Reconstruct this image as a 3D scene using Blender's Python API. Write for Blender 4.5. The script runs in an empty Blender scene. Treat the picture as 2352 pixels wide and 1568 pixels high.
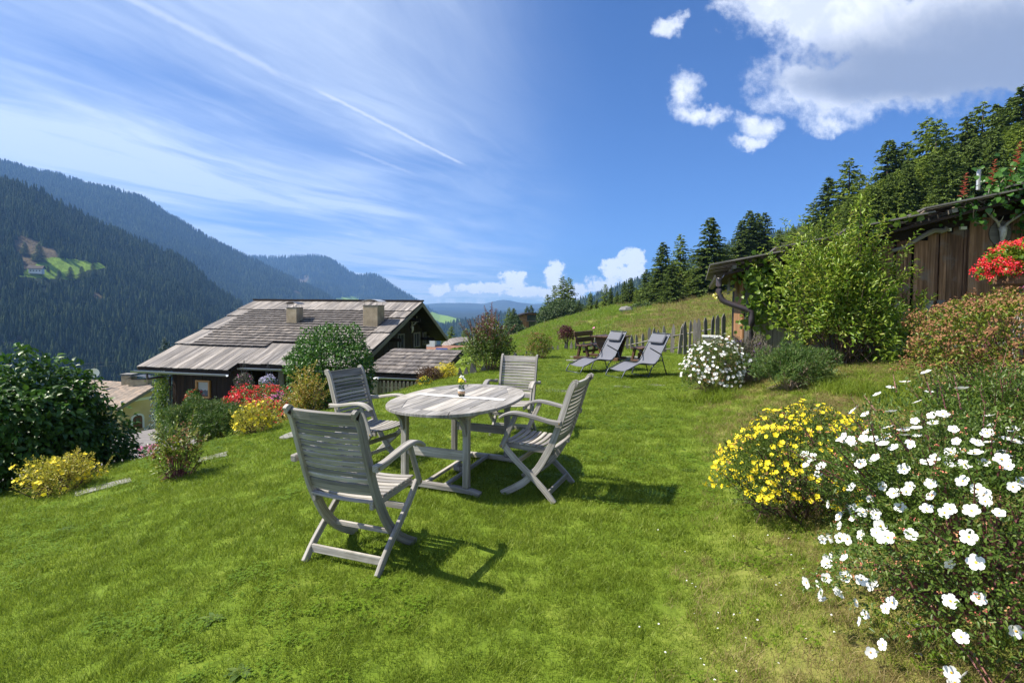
import bpy, bmesh, math, random
import numpy as np
from mathutils import Vector, Matrix
random.seed(7); rng = np.random.default_rng(7)
R = math.radians
SC = bpy.context.scene
COL = SC.collection
# ------------------------------------------------------------------ camera
CAM_Z = 1.6; FP = 1176.0; PITCH = R(2.0); ROLL = R(0.5); PCY = 746.0
_f = np.array([0, math.cos(PITCH), -math.sin(PITCH)]); _u0 = np.array([0, math.sin(PITCH), math.cos(PITCH)]); _r0 = np.array([1., 0, 0])
_R = _r0*math.cos(ROLL)+_u0*math.sin(ROLL); _U = _u0*math.cos(ROLL)-_r0*math.sin(ROLL)
CAM = np.array([0, 0, CAM_Z])
cd = bpy.data.cameras.new('camera'); cam = bpy.data.objects.new('camera', cd); COL.objects.link(cam)
cd.lens = 18; cd.sensor_width = 36; cd.shift_y = -38/2352; cd.clip_start = .05; cd.clip_end = 60000
m = Matrix(((_R[0], _U[0], -_f[0], 0), (_R[1], _U[1], -_f[1], 0), (_R[2], _U[2], -_f[2], CAM_Z), (0, 0, 0, 1)))
cam.matrix_world = m; SC.camera = cam

def at(px, py, d):
    "the place seen in direction (px, py) at depth d"
    v = _f+_R*((px-1176)/FP)+_U*((PCY-py)/FP)
    return CAM+v*(d/v[1])
def proj(p):
    p = np.asarray(p, float)-CAM; d = p@_f
    return 1176+FP*(p@_R)/d, PCY-FP*(p@_U)/d, d
# ------------------------------------------------------------------ world, sun, exposure
SUN_EL, SUN_AZ = 51.0, -91.0      # azimuth clockwise from +y
sd = np.array([math.sin(R(SUN_AZ))*math.cos(R(SUN_EL)), math.cos(R(SUN_AZ))*math.cos(R(SUN_EL)), math.sin(R(SUN_EL))])
sun_d = bpy.data.lights.new('sun', 'SUN'); sun_d.energy = 5.0; sun_d.angle = R(.53); sun_d.color = (1, .94, .82)
sun = bpy.data.objects.new('sun', sun_d); COL.objects.link(sun)
sun.rotation_euler = Vector(-sd).to_track_quat('-Z', 'Y').to_euler()
SC.view_settings.view_transform = 'Standard'; SC.view_settings.look = 'None'; SC.view_settings.gamma = 1
SC.view_settings.use_curve_mapping = False; SC.view_settings.exposure = 1.10
SC.render.engine = 'CYCLES'
SC.cycles.use_denoising = True
SC.cycles.max_bounces = 6; SC.cycles.diffuse_bounces = 3; SC.cycles.transparent_max_bounces = 8; SC.cycles.volume_bounces = 0
SC.cycles.sample_clamp_indirect = 4

class S:
    "a node socket one can calculate with"
    def __init__(s, t, k): s.t = t; s.k = k
    def _m(s, op, *o):
        n = s.t.nodes.new('ShaderNodeMath'); n.operation = op
        for i, v in enumerate((s,)+o):
            if isinstance(v, S): s.t.links.new(v.k, n.inputs[i])
            else: n.inputs[i].default_value = float(v)
        return S(s.t, n.outputs[0])
    def __add__(s, o): return s._m('ADD', o)
    __radd__ = __add__
    def __sub__(s, o): return s._m('SUBTRACT', o)
    def __rsub__(s, o): return (s*-1)+o
    def __mul__(s, o): return s._m('MULTIPLY', o)
    __rmul__ = __mul__
    def __truediv__(s, o): return s._m('DIVIDE', o)
    def max(s, o): return s._m('MAXIMUM', o)
    def min(s, o): return s._m('MINIMUM', o)
    def abs(s): return s._m('ABSOLUTE')
    def sqrt(s): return s._m('SQRT')
    def pow(s, o): return s._m('POWER', o)
    def clamp(s): return s.max(0).min(1)
    def frac(s): return s._m('FRACT')
    def floor(s): return s._m('FLOOR')
    def ss(s, a, b):
        n = s.t.nodes.new('ShaderNodeMapRange'); n.interpolation_type = 'SMOOTHSTEP'
        s.t.links.new(s.k, n.inputs[0])
        if a < b: n.inputs[1].default_value = a; n.inputs[2].default_value = b; n.inputs[3].default_value = 0; n.inputs[4].default_value = 1
        else: n.inputs[1].default_value = b; n.inputs[2].default_value = a; n.inputs[3].default_value = 1; n.inputs[4].default_value = 0
        return S(s.t, n.outputs[0])
class T:
    def __init__(s, tree): s.t = tree
    def new(s, typ, **k):
        n = s.t.nodes.new(typ)
        for a, v in k.items(): setattr(n, a, v)
        return n
    def put(s, sock, v):
        if isinstance(v, S): s.t.links.new(v.k, sock)
        elif isinstance(v, (tuple, list)): sock.default_value = tuple(v)+((1,) if len(v) == 3 and sock.type == 'RGBA' else ())
        else: sock.default_value = v
    def comb(s, x, y, z=0):
        n = s.new('ShaderNodeCombineXYZ')
        for i, v in enumerate((x, y, z)): s.put(n.inputs[i], v)
        return S(s.t, n.outputs[0])
    def sep(s, v):
        n = s.new('ShaderNodeSeparateXYZ'); s.put(n.inputs[0], v); return [S(s.t, o) for o in n.outputs]
    def noise(s, vec, scale=1., detail=4, rough=.5, dist=0., col=False, lac=2.):
        n = s.new('ShaderNodeTexNoise'); s.put(n.inputs['Vector'], vec); s.put(n.inputs['Scale'], scale); n.inputs['Detail'].default_value = detail
        n.inputs['Roughness'].default_value = rough; n.inputs['Distortion'].default_value = dist; n.inputs['Lacunarity'].default_value = lac
        return S(s.t, n.outputs[1 if col else 0])
    def voro(s, vec, scale, out='Distance', rand=1.):
        n = s.new('ShaderNodeTexVoronoi'); s.put(n.inputs['Vector'], vec); n.inputs['Scale'].default_value = scale; n.inputs['Randomness'].default_value = rand
        return S(s.t, n.outputs[out])
    def mix(s, f, a, b, mode='MIX'):
        n = s.new('ShaderNodeMix', data_type='RGBA', blend_type=mode)
        s.put(n.inputs[0], f); s.put(n.inputs[6], a); s.put(n.inputs[7], b); return S(s.t, n.outputs[2])
    def ramp(s, f, stops):
        n = s.new('ShaderNodeValToRGB'); s.put(n.inputs[0], f); e = n.color_ramp.elements
        while len(e) < len(stops): e.new(.5)
        for k, (p, c) in enumerate(stops): e[k].position = p; e[k].color = tuple(c)+(1,)
        return S(s.t, n.outputs[0])
    def attr(s, name, fac=True):
        n = s.new('ShaderNodeAttribute', attribute_name=name); return S(s.t, n.outputs['Fac' if fac else 'Color'])
    def obj(s): return S(s.t, s.new('ShaderNodeTexCoord').outputs['Object'])
    def uv(s): return S(s.t, s.new('ShaderNodeTexCoord').outputs['UV'])
    def pos(s): return S(s.t, s.new('ShaderNodeNewGeometry').outputs['Position'])
    def isl(s): return S(s.t, s.new('ShaderNodeNewGeometry').outputs['Random Per Island'])
    def rnd(s): return S(s.t, s.new('ShaderNodeObjectInfo').outputs['Random'])
    def vmul(s, v, k):
        n = s.new('ShaderNodeVectorMath', operation='MULTIPLY'); s.put(n.inputs[0], v); n.inputs[1].default_value = k; return S(s.t, n.outputs[0])
    def vadd(s, v, k):
        n = s.new('ShaderNodeVectorMath', operation='ADD'); s.put(n.inputs[0], v); s.put(n.inputs[1], k); return S(s.t, n.outputs[0])

# ---- sky
W = bpy.data.worlds.new('World'); SC.world = W; W.use_nodes = True
wt = W.node_tree; wt.nodes.clear(); t = T(wt)
sky = t.new('ShaderNodeTexSky', sky_type='NISHITA'); sky.sun_disc = False; sky.sun_elevation = R(SUN_EL); sky.sun_rotation = R(SUN_AZ)
sky.altitude = 1400; sky.air_density = 1.0; sky.dust_density = .35; sky.ozone_density = 3.0
D = S(wt, t.new('ShaderNodeTexCoord').outputs['Generated'])
dx, dy, dz = t.sep(D)
zc = dz.max(.015)+.004
X = dx/zc; Y = dy/zc
warp = t.noise(t.comb(X, Y), .8, 3)-.5
a = X*.4226+Y*.9063; c = X*.9063-Y*.4226
c2 = c+warp*.5
ratio = c/a.max(.2)
side = ratio.ss(-.22, -.95).max((a.ss(.3, -.3)))
ci = t.noise(t.comb(c2*.9, a*.34), 1.3, 9, .62, .6).ss(.34, .72)
cj = t.noise(t.comb(c2*.30, a*.13, 3.1), 1.2, 4, .55).ss(.22, .55)
ck = t.noise(t.comb(c2*3.2, a*.35, 7.7), 1.6, 6, .6, .8).ss(.42, .85)
cirrus = (ci*.85*cj+cj*.46+ck*.28)*side
lowv = dz.ss(.42, .06)
cirrus = (cirrus*(lowv*.7+.6)).min(.88).max(0)
def trail(c0, hw, a0, a1, fade, amp):
    puff = t.noise(t.comb(c*22, a*22, 1), 1, 3)
    dd = (c-c0+warp*.05+(puff-.5)*hw*1.4).abs()
    return dd.ss(hw*1.3, hw*.1)*a.ss(a0-fade, a0+fade*.3)*a.ss(a1+fade, a1-fade*.4)*(puff*.5+.65)*amp
tr = trail(-1.86, .030, .6, 1.55, .22, .42).max(trail(-1.835, .020, 1.84, 3.05, .12, .70)).max(trail(-2.31, .03, 2.6, 3.1, .2, .3))
# cumulus: soft lumps by direction
yy = dy.max(.05); U = dx/yy; V = dz/yy
front = dy.ss(.06, .2)
w1 = t.noise(t.comb(U, V, 4.2), 5.0, 5, .6)-.5; w2 = t.noise(t.comb(U, V, 9.2), 5.0, 5, .6)-.5
wf = t.noise(t.comb(U, V, 2.2), 13.0, 8, .70)-.5; wg = t.noise(t.comb(U, V, 8.2), 42.0, 6, .66)-.5
w5 = t.noise(t.comb(U, V, 14.2), 22.0, 6, .65)-.5; w6 = t.noise(t.comb(U, V, 19.2), 22.0, 6, .65)-.5
Uw = U+w1*.15+w5*.05; Vw = V+w2*.12+w6*.05
def blobs(lst, u, v, k=1.):
    f = None
    for (px, py, rx, ry) in lst:
        bu = (px-1176)/FP; bv = (705-py)/FP
        e = 1.0-(((u-bu)*(FP/rx/k))._m('POWER', 2)+((v-bv)*(FP/ry/k))._m('POWER', 2))
        f = e if f is None else f._m('SMOOTH_MAX', e, .35)
    return f
big = [(1770, 10, 150, 70), (1930, 60, 210, 100), (2120, 90, 280, 125), (2340, 60, 260, 155), (1800, 190, 105, 75), (1900, 225, 150, 72), (2050, 185, 230, 70), (2270, 150, 240, 66),
       (1890, 292, 62, 26), (1730, 300, 50, 32), (1700, 335, 45, 16), (1565, 215, 36, 48), (1610, 272, 62, 26), (1520, 70, 34, 24), (1660, 20, 70, 26)]
fb = blobs(big, Uw, Vw)
core = blobs([(1790, 5, 90, 50), (1950, 50, 170, 80), (2140, 90, 240, 105), (2350, 60, 230, 130), (1860, 195, 100, 55), (2050, 180, 200, 52), (2270, 150, 220, 50)], Uw, Vw).ss(-.2, .7)
cum = (fb*1.1+wf*3.4+wg*1.8+core*1.5-.05).ss(-.55, 1.45)*front
gre = (blobs([(2130, 160, 250, 60), (2340, 125, 300, 100), (2030, 190, 200, 34)], U+w1*.08, V+w2*.05, 1.3)+wf*.7).ss(-.9, .95)
w3 = t.noise(t.comb(U, V, 1.2), 14.0, 5, .6)-.5; w4 = t.noise(t.comb(U, V, 5.2), 14.0, 5, .6)-.5
Uh = U+w3*.030; Vh = V+w4*.030
low = [(1008, 664, 23, 14), (1120, 662, 64, 13), (1178, 643, 34, 22), (1205, 668, 90, 14), (1272, 632, 26, 28), (1300, 664, 50, 18), (1330, 690, 60, 15), (1384, 650, 44, 26), (1408, 618, 34, 28), (1448, 590, 28, 24), (1436, 630, 40, 32),
       (1500, 680, 90, 18), (1640, 690, 200, 14)]
fl = blobs(low, Uh, Vh)
hor = ((t.noise(t.comb(U*3, V*16, 6), 3, 4)).ss(.35, .7))*V.ss(.05, .012)*V.ss(-.02, .0)*.65*U.ss(-.2, -.05)
cumL = ((fl+wf*3.+wg*4.2).ss(-.25, .55)).max(hor)*front
shadeL = (V.ss(.02, .085)*.55+.45+w4*.9).clamp()
bill = t.noise(t.comb(U+w1*.2, V+w2*.2, .5), 9, 6, .6)
K = 8.6
skyc = t.mix(1.0, S(wt, sky.outputs[0]), (.40, .70, 1.14), 'MULTIPLY')
col = t.mix(cirrus, skyc, (K*.88, K*.99, K*1.16))
col = t.mix(tr, col, (K*.95, K*1.0, K*1.1))
ccol = t.mix(bill.ss(.36, .66), (K*.86, K*.91, K*1.04), (K*1.24, K*1.26, K*1.30))
ccol = t.mix(gre, ccol, (K*.34, K*.39, K*.51))
col = t.mix(cum, col, ccol)
lcol = t.mix(shadeL, (K*.9, K*.97, K*1.12), (K*1.5, K*1.5, K*1.5))
col = t.mix(cumL, col, lcol)
bg = t.new('ShaderNodeBackground'); t.put(bg.inputs[0], col); bg.inputs[1].default_value = .058
wo = t.new('ShaderNodeOutputWorld'); wt.links.new(bg.outputs[0], wo.inputs[0])

# ------------------------------------------------------------------ helpers: mesh building
class MB:
    def __init__(s): s.v = []; s.f = []; s.uv = []; s.mi = []; s.n = 0
    def add(s, v, f, uv=None, mi=0):
        v = np.asarray(v, float); b = s.n
        s.v.append(v); s.f += [tuple(i+b for i in q) for q in f]; s.mi += [mi]*len(f)
        s.uv.append(np.asarray(uv, float) if uv is not None else v[:, [0, 2]]); s.n += len(v); return s
    def box(s, c, sz, M=None, mi=0, taper=None):
        h = np.array(sz)/2; v = np.array([[x, y, z] for x in (-1, 1) for y in (-1, 1) for z in (-1, 1)])*h
        ax = int(np.argmax(sz)); o = [k for k in range(3) if k != ax]
        off = rng.random()*9
        uv = np.stack([v[:, ax]+off, v[:, o[0]]+v[:, o[1]]*1.37+off*.7], 1)
        if taper is not None: v[v[:, 2] > 0] *= np.array([taper, taper, 1])
        if M is not None: v = v@np.asarray(M).T
        s.add(v+np.array(c), [(0, 1, 3, 2), (4, 6, 7, 5), (0, 4, 5, 1), (2, 3, 7, 6), (0, 2, 6, 4), (1, 5, 7, 3)], uv, mi); return s
    def bar(s, p, q, w, t, up=(0, 0, 1), mi=0):
        p = np.array(p, float); q = np.array(q, float); d = q-p; L = np.linalg.norm(d); d /= L
        x = np.cross(d, up); x /= np.linalg.norm(x); y = np.cross(x, d)
        return s.box((p+q)/2, (L, w, t), np.stack([d, x, y], 1), mi)
    def sweep(s, path, w, t, side, mi=0):
        P = np.asarray(path, float); n = len(P); w = np.broadcast_to(w, n); t = np.broadcast_to(t, n); side = np.array(side, float)
        tg = np.gradient(P, axis=0); tg /= np.linalg.norm(tg, axis=1)[:, None]
        nn = np.cross(tg, side); nn /= np.linalg.norm(nn, axis=1)[:, None]
        L = np.concatenate([[0], np.cumsum(np.linalg.norm(np.diff(P, axis=0), axis=1))]); off = rng.random()*9
        v = []; uv = []
        for i in range(n):
            for (a_, b_) in ((-1, -1), (1, -1), (1, 1), (-1, 1)):
                v.append(P[i]+side*a_*w[i]/2+nn[i]*b_*t[i]/2); uv.append((L[i]+off, a_*w[i]/2+b_*t[i]*.68+off))
        f = [(4*i+k, 4*i+(k+1) % 4, 4*i+4+(k+1) % 4, 4*i+4+k) for i in range(n-1) for k in range(4)]+[(3, 2, 1, 0), (4*n-4, 4*n-3, 4*n-2, 4*n-1)]
        return s.add(v, f, uv, mi)
    def tube(s, path, r, n=8, mi=0, cap=True):
        P = np.asarray(path, float); m_ = len(P); r = np.broadcast_to(r, m_)
        tg = np.gradient(P, axis=0); tg /= np.linalg.norm(tg, axis=1)[:, None]+1e-9
        ref = np.array([0, 0, 1.]) if abs(tg[:, 2]).mean() < .8 else np.array([1., 0, 0])
        a_ = np.cross(tg, ref); a_ /= np.linalg.norm(a_, axis=1)[:, None]+1e-9; b_ = np.cross(tg, a_)
        L = np.concatenate([[0], np.cumsum(np.linalg.norm(np.diff(P, axis=0), axis=1))]); v = []; uv = []
        for i in range(m_):
            for k in range(n):
                an = 2*math.pi*k/n; v.append(P[i]+r[i]*(a_[i]*math.cos(an)+b_[i]*math.sin(an))); uv.append((L[i], r[i]*an))
        f = [(n*i+k, n*i+(k+1) % n, n*i+n+(k+1) % n, n*i+n+k) for i in range(m_-1) for k in range(n)]
        if cap: f += [tuple(range(n-1, -1, -1)), tuple(range(n*m_-n, n*m_))]
        return s.add(v, f, uv, mi)
    def lathe(s, prof, c=(0, 0, 0), n=16, mi=0):
        return s.tube([(c[0]+1e-6*i, c[1], c[2]+z) for i, (r, z) in enumerate(prof)], [max(r, 1e-4) for r, z in prof], n, mi)
    def ball(s, c, r, mi=0, n=6, m_=4):
        v = []; r = np.broadcast_to(r, 3)
        for i in range(m_+1):
            for k in range(n): v.append((math.sin(math.pi*i/m_)*math.cos(2*math.pi*k/n), math.sin(math.pi*i/m_)*math.sin(2*math.pi*k/n), -math.cos(math.pi*i/m_)))
        v = np.array(v)*r+np.array(c)
        return s.add(v, [(n*i+k, n*i+(k+1) % n, n*i+n+(k+1) % n, n*i+n+k) for i in range(m_) for k in range(n)], None, mi)
    def poly(s, pts, z0, z1, mi=0):
        "a flat polygon in x,y with thickness"
        n = len(pts); off = rng.random()*9
        v = [(x, y, z0) for x, y in pts]+[(x, y, z1) for x, y in pts]
        uv = [(y+off, x+off) for x, y in pts]+[(y+off, x+off) for x, y in pts]
        return s.add(v, [tuple(range(n-1, -1, -1)), tuple(range(n, 2*n))]+[(k, (k+1) % n, n+(k+1) % n, n+k) for k in range(n)], uv, mi)
    def mesh(s, name, mats, smooth=False, bevel=0):
        me = bpy.data.meshes.new(name); v = np.concatenate(s.v) if s.v else np.zeros((0, 3)); uv = np.concatenate(s.uv)
        if len(s.f) and all(len(q) == len(s.f[0]) for q in s.f[:1]+s.f[-1:]) and len(s.f) > 3000 and len(set(map(len, s.f))) == 1:
            k = len(s.f[0]); F = np.array(s.f, np.int32)
            me.vertices.add(len(v)); me.vertices.foreach_set('co', v.ravel()); me.loops.add(F.size); me.loops.foreach_set('vertex_index', F.ravel())
            me.polygons.add(len(F)); me.polygons.foreach_set('loop_start', np.arange(0, F.size, k, dtype=np.int32)); me.update(calc_edges=True)
        else: me.from_pydata(v.tolist(), [], s.f)
        for m_ in (mats if isinstance(mats, (list, tuple)) else [mats]): me.materials.append(m_)
        if any(s.mi): me.polygons.foreach_set('material_index', s.mi)
        ul = me.uv_layers.new(name='UVMap'); li = np.empty(len(me.loops), np.int32); me.loops.foreach_get('vertex_index', li)
        ul.data.foreach_set('uv', uv[li].astype(np.float32).ravel())
        if bevel:
            bm = bmesh.new(); bm.from_mesh(me); bmesh.ops.recalc_face_normals(bm, faces=bm.faces)
            bmesh.ops.bevel(bm, geom=[e for e in bm.edges if e.is_manifold and e.calc_face_angle(0) > .6], offset=bevel, segments=1, affect='EDGES', clamp_overlap=True)
            bm.to_mesh(me); bm.free()
        if smooth: me.polygons.foreach_set('use_smooth', [True]*len(me.polygons))
        me.update(); return me
    def build(s, name, mats, parent=None, smooth=False, bevel=0): return link(name, s.mesh(name, mats, smooth, bevel), parent)
def link(name, me, parent=None):
    o = bpy.data.objects.new(name, me); COL.objects.link(o)
    if parent is not None: o.parent = parent
    return o
def tag(o, label=None, cat=None, group=None, kind=None):
    for k, v in (('label', label), ('category', cat), ('group', group), ('kind', kind)):
        if v: o[k] = v
    return o
def thing(name, label, cat, loc=(0, 0, 0), rz=0, group=None):
    o = bpy.data.objects.new(name, None); COL.objects.link(o); o.location = loc; o.rotation_euler = (0, 0, rz); o.empty_display_size = .1
    return tag(o, label, cat, group)
def copy_tree(o, parent=None):
    c_ = o.copy(); COL.objects.link(c_)
    if parent is not None: c_.parent = parent
    for ch in o.children: copy_tree(ch, c_)
    return c_
def fastmesh(name, V, F, mats, mi=None, smooth=False):
    me = bpy.data.meshes.new(name); V = np.asarray(V, np.float32); F = np.asarray(F, np.int32); k = F.shape[1]
    me.vertices.add(len(V)); me.vertices.foreach_set('co', V.ravel()); me.loops.add(F.size); me.loops.foreach_set('vertex_index', F.ravel())
    me.polygons.add(len(F)); me.polygons.foreach_set('loop_start', np.arange(0, F.size, k, dtype=np.int32)); me.update(calc_edges=True)
    for m_ in (mats if isinstance(mats, (list, tuple)) else [mats]): me.materials.append(m_)
    if mi is not None: me.polygons.foreach_set('material_index', np.asarray(mi, np.int32))
    if smooth: me.polygons.foreach_set('use_smooth', np.ones(len(F), bool))
    return me
_h = rng.random((256, 256))
def vnoise(x, y):
    x = np.asarray(x, float); y = np.asarray(y, float); xi = np.floor(x).astype(int); yi = np.floor(y).astype(int); fx = x-xi; fy = y-yi
    fx = fx*fx*(3-2*fx); fy = fy*fy*(3-2*fy); g = lambda i, j: _h[i & 255, j & 255]
    return (g(xi, yi)*(1-fx)+g(xi+1, yi)*fx)*(1-fy)+(g(xi, yi+1)*(1-fx)+g(xi+1, yi+1)*fx)*fy
def fbm(x, y, o=4):
    s_ = 0; am = .5
    for k in range(o): s_ = s_+am*(vnoise(np.asarray(x)*2**k+17*k, np.asarray(y)*2**k+31*k)-.5)*2; am /= 2
    return s_
def sst(x, a_, b_):
    q = np.clip((x-a_)/(b_-a_), 0, 1); return q*q*(3-2*q)

# ------------------------------------------------------------------ materials
def material(name, fn, rough=.6, bump=None, spec=.35, transl=0, metal=0, bdist=.01):
    mt = bpy.data.materials.new(name); mt.use_nodes = True; nt = mt.node_tree; nt.nodes.clear(); t = T(nt)
    p = t.new('ShaderNodeBsdfPrincipled'); o = t.new('ShaderNodeOutputMaterial')
    r = fn(t) if callable(fn) else fn
    bmp = None
    if isinstance(r, tuple) and len(r) == 2 and not isinstance(r[0], (int, float)): r, bmp = r
    t.put(p.inputs['Base Color'], r); t.put(p.inputs['Roughness'], rough(t) if callable(rough) else rough); p.inputs['Specular IOR Level'].default_value = spec; p.inputs['Metallic'].default_value = metal
    if bmp is not None:
        b = t.new('ShaderNodeBump'); b.inputs['Strength'].default_value = bump or .5; b.inputs['Distance'].default_value = bdist; t.put(b.inputs['Height'], bmp); nt.links.new(b.outputs[0], p.inputs['Normal'])
    out = p.outputs[0]
    if transl:
        tr_ = t.new('ShaderNodeBsdfTranslucent'); t.put(tr_.inputs[0], r if isinstance(r, S) else tuple(r)+(1,)); mx = t.new('ShaderNodeMixShader'); mx.inputs[0].default_value = transl
        nt.links.new(p.outputs[0], mx.inputs[1]); nt.links.new(tr_.outputs[0], mx.inputs[2]); out = mx.outputs[0]
    nt.links.new(out, o.inputs[0]); return mt
def wood(name, c1, c2, c3, rough=.75, sc=1., bump=.5, stain=None, bd=.004):
    def fn(t):
        u, v, _ = t.sep(t.uv()); rn = t.rnd()
        g = t.noise(t.comb(u*2.2*sc, v*55*sc, rn*20), 1, 6, .62, .25)
        b = t.noise(t.comb(u*1.3*sc, v*7*sc, rn*9), 1, 4, .6)
        cc = t.ramp((g*.6+b*.4), [(.30, c1), (.5, c2), (.68, c3)])
        cc = t.mix(1., cc, t.ramp(rn, [(0, (.62, .62, .64)), (1, (1.26, 1.22, 1.16))]), 'MULTIPLY')
        if stain:
            s_ = t.noise(t.obj(), 3.1, 5, .6).ss(.52, .74)
            cc = t.mix(s_*.7, cc, stain)
        return cc, g
    return material(name, fn, rough, bump, .25, bdist=bd)
M = {}
M['teak'] = wood('weathered_teak', (.10, .092, .086), (.29, .275, .255), (.52, .50, .475), stain=(.17, .155, .115), bd=.003)
M['greywood'] = wood('grey_weathered_wood', (.07, .066, .064), (.17, .16, .15), (.29, .27, .25), bd=.006, bump=.8)
M['shingle'] = wood('silvered_larch_shingle', (.035, .028, .025), (.145, .128, .118), (.36, .33, .31), sc=.7, bump=1., bd=.012)
M['plank'] = wood('silvered_roof_board', (.05, .043, .040), (.19, .173, .163), (.43, .40, .385), sc=.55, bump=1., bd=.012)
M['darkwood'] = wood('dark_sunburnt_timber', (.008, .006, .005), (.022, .014, .011), (.05, .03, .022), sc=.5, bump=.8)
M['shedwood'] = wood('brown_barn_board', (.045, .024, .014), (.18, .098, .055), (.40, .24, .15), sc=.6, bump=1., bd=.012, stain=(.20, .18, .165))
M['shedgrey'] = wood('grey_barn_board', (.10, .095, .09), (.24, .225, .21), (.40, .375, .35), sc=.6, bump=1., bd=.01)
M['bargewood'] = wood('grey_barge_board', (.09, .085, .07), (.19, .175, .15), (.28, .26, .22), bump=.6)
M['orangewood'] = wood('fresh_larch_board', (.14, .065, .028), (.28, .145, .065), (.42, .25, .13), sc=.7)
M['picnic'] = wood('brown_stained_wood', (.035, .018, .012), (.085, .045, .028), (.15, .085, .055), rough=.5)
M['windowframe'] = material('orange_window_frame', (.42, .22, .08), .5)
M['bark'] = material('bark', lambda t: (t.ramp(t.noise(t.vmul(t.obj(), (6, 6, 1.5)), 2, 6), [(.3, (.03, .022, .018)), (.7, (.13, .10, .08))]), t.noise(t.vmul(t.obj(), (6, 6, 1.5)), 3, 5)), .9, .8)
M['stem'] = material('shrub_stem', lambda t: t.ramp(t.isl(), [(0, (.05, .03, .022)), (1, (.16, .10, .07))]), .8)
M['stemred'] = material('purple_shrub_stem', lambda t: t.ramp(t.isl(), [(0, (.10, .03, .035)), (1, (.22, .09, .08))]), .7)
M['stempale'] = material('pale_branch', (.26, .20, .15), .8)
def leafm(name, cols, tr=.35, rough=.42, spec=.4):
    n = len(cols)
    def fn(t):
        f = (t.isl()*.72+t.noise(t.obj(), 2.2, 3)*.56-.14).clamp()
        return t.ramp(f, [(k/max(n-1, 1), c_) for k, c_ in enumerate(cols)])
    return material(name, fn, rough, None, spec, tr)
M['leaf_dark'] = leafm('dark_glossy_leaf', [(.020, .050, .010), (.034, .085, .014), (.055, .125, .018), (.10, .19, .025)], .25, .42, .35)
M['leaf_bush'] = leafm('green_leaf', [(.018, .055, .010), (.035, .10, .014), (.07, .165, .022), (.11, .21, .03)], .3, .36)
M['leaf_autumn'] = leafm('yellow_orange_leaf', [(.12, .18, .02), (.24, .27, .035), (.38, .32, .05), (.36, .20, .05), (.16, .22, .03)], .35)
M['leaf_yellow'] = leafm('yellow_green_leaf', [(.20, .23, .03), (.36, .36, .04), (.52, .46, .06), (.40, .27, .05)], .35)
M['leaf_lime'] = leafm('bright_green_leaf', [(.05, .11, .010), (.11, .20, .015), (.21, .31, .03), (.32, .39, .05), (.28, .20, .05)], .38, .38)
M['leaf_purple'] = leafm('purple_green_leaf', [(.04, .085, .012), (.075, .135, .020), (.13, .18, .03), (.10, .09, .03)], .3)
M['leaf_purpletop'] = leafm('copper_leaf', [(.07, .022, .022), (.13, .045, .035), (.16, .09, .05), (.08, .07, .03)], .3)
M['leaf_redmaple'] = leafm('dark_red_leaf', [(.05, .010, .016), (.10, .02, .03), (.15, .05, .05)], .3)
M['leaf_brown'] = leafm('brownish_leaf', [(.06, .03, .018), (.12, .06, .03), (.10, .085, .03)], .3)
M['leaf_spirea'] = leafm('spirea_leaf', [(.06, .10, .014), (.13, .19, .02), (.22, .27, .03), (.26, .14, .03)], .35)
M['leaf_pot'] = leafm('small_green_leaf', [(.04, .075, .012), (.075, .13, .018), (.12, .19, .028), (.17, .21, .045)], .4)
M['leaf_vine'] = leafm('vine_leaf', [(.04, .10, .012), (.10, .19, .02), (.19, .28, .03), (.34, .36, .04)], .45)
M['leaf_red'] = leafm('red_young_leaf', [(.24, .03, .025), (.38, .08, .05), (.30, .14, .06)], .4)
M['leaf_sage'] = leafm('grey_green_leaf', [(.035, .05, .025), (.07, .08, .045), (.11, .10, .07), (.06, .03, .07)], .25)
M['needle'] = leafm('mugo_needle', [(.03, .07, .014), (.06, .125, .022), (.11, .18, .03), (.19, .19, .045)], .25, .5)
M['needle_blue'] = leafm('blue_spruce_needle', [(.06, .10, .09), (.12, .18, .17), (.20, .27, .25)], .15, .6)
M['spruce'] = leafm('spruce_needle', [(.035, .060, .012), (.068, .105, .018), (.105, .155, .026), (.15, .20, .035)], .25, .6, .25)
M['spruce2'] = leafm('larch_needle', [(.070, .115, .015), (.125, .185, .022), (.19, .25, .03), (.25, .30, .04)], .3, .6, .25)
M['farspruce'] = material('far_forest_needle', lambda t: t.ramp(t.rnd()*.45+t.noise(t.pos(), .009, 4, .6)*.75-.1, [(.2, (.010, .022, .008)), (.5, (.028, .048, .016)), (.75, (.07, .095, .03))]), .8, None, .1)
M['decid'] = leafm('willow_leaf', [(.030, .055, .016), (.055, .095, .022), (.095, .145, .035)], .25, .55)
M['brownhead'] = leafm('faded_spirea_flower', [(.15, .065, .028), (.25, .115, .05), (.31, .17, .075)], .2, .8)
M['white'] = material('white_petal', lambda t: t.ramp(t.rnd(), [(0, (.80, .80, .78)), (1, (.88, .88, .88))]), .5, None, .2, .25)
M['yellowp'] = material('yellow_petal', lambda t: t.ramp(t.rnd(), [(0, (.82, .62, .02)), (1, (.88, .74, .04))]), .5, None, .2, .25)
M['centre'] = material('flower_centre', (.62, .36, .03), .7)
M['redp'] = material('red_geranium_petal', lambda t: t.ramp(t.isl(), [(0, (.55, .012, .02)), (.6, (.78, .03, .03)), (1, (.85, .10, .16))]), .5, None, .25, .25)
M['pinkp'] = material('pink_petal', lambda t: t.ramp(t.isl(), [(0, (.55, .06, .28)), (1, (.75, .25, .50))]), .5, None, .25, .2)
M['lilacp'] = material('lilac_petal', lambda t: t.ramp(t.isl(), [(0, (.42, .36, .62)), (1, (.75, .70, .86))]), .5, None, .25, .2)
M['purplep'] = material('violet_petal', (.16, .06, .30), .6, None, .2, .2)
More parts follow.
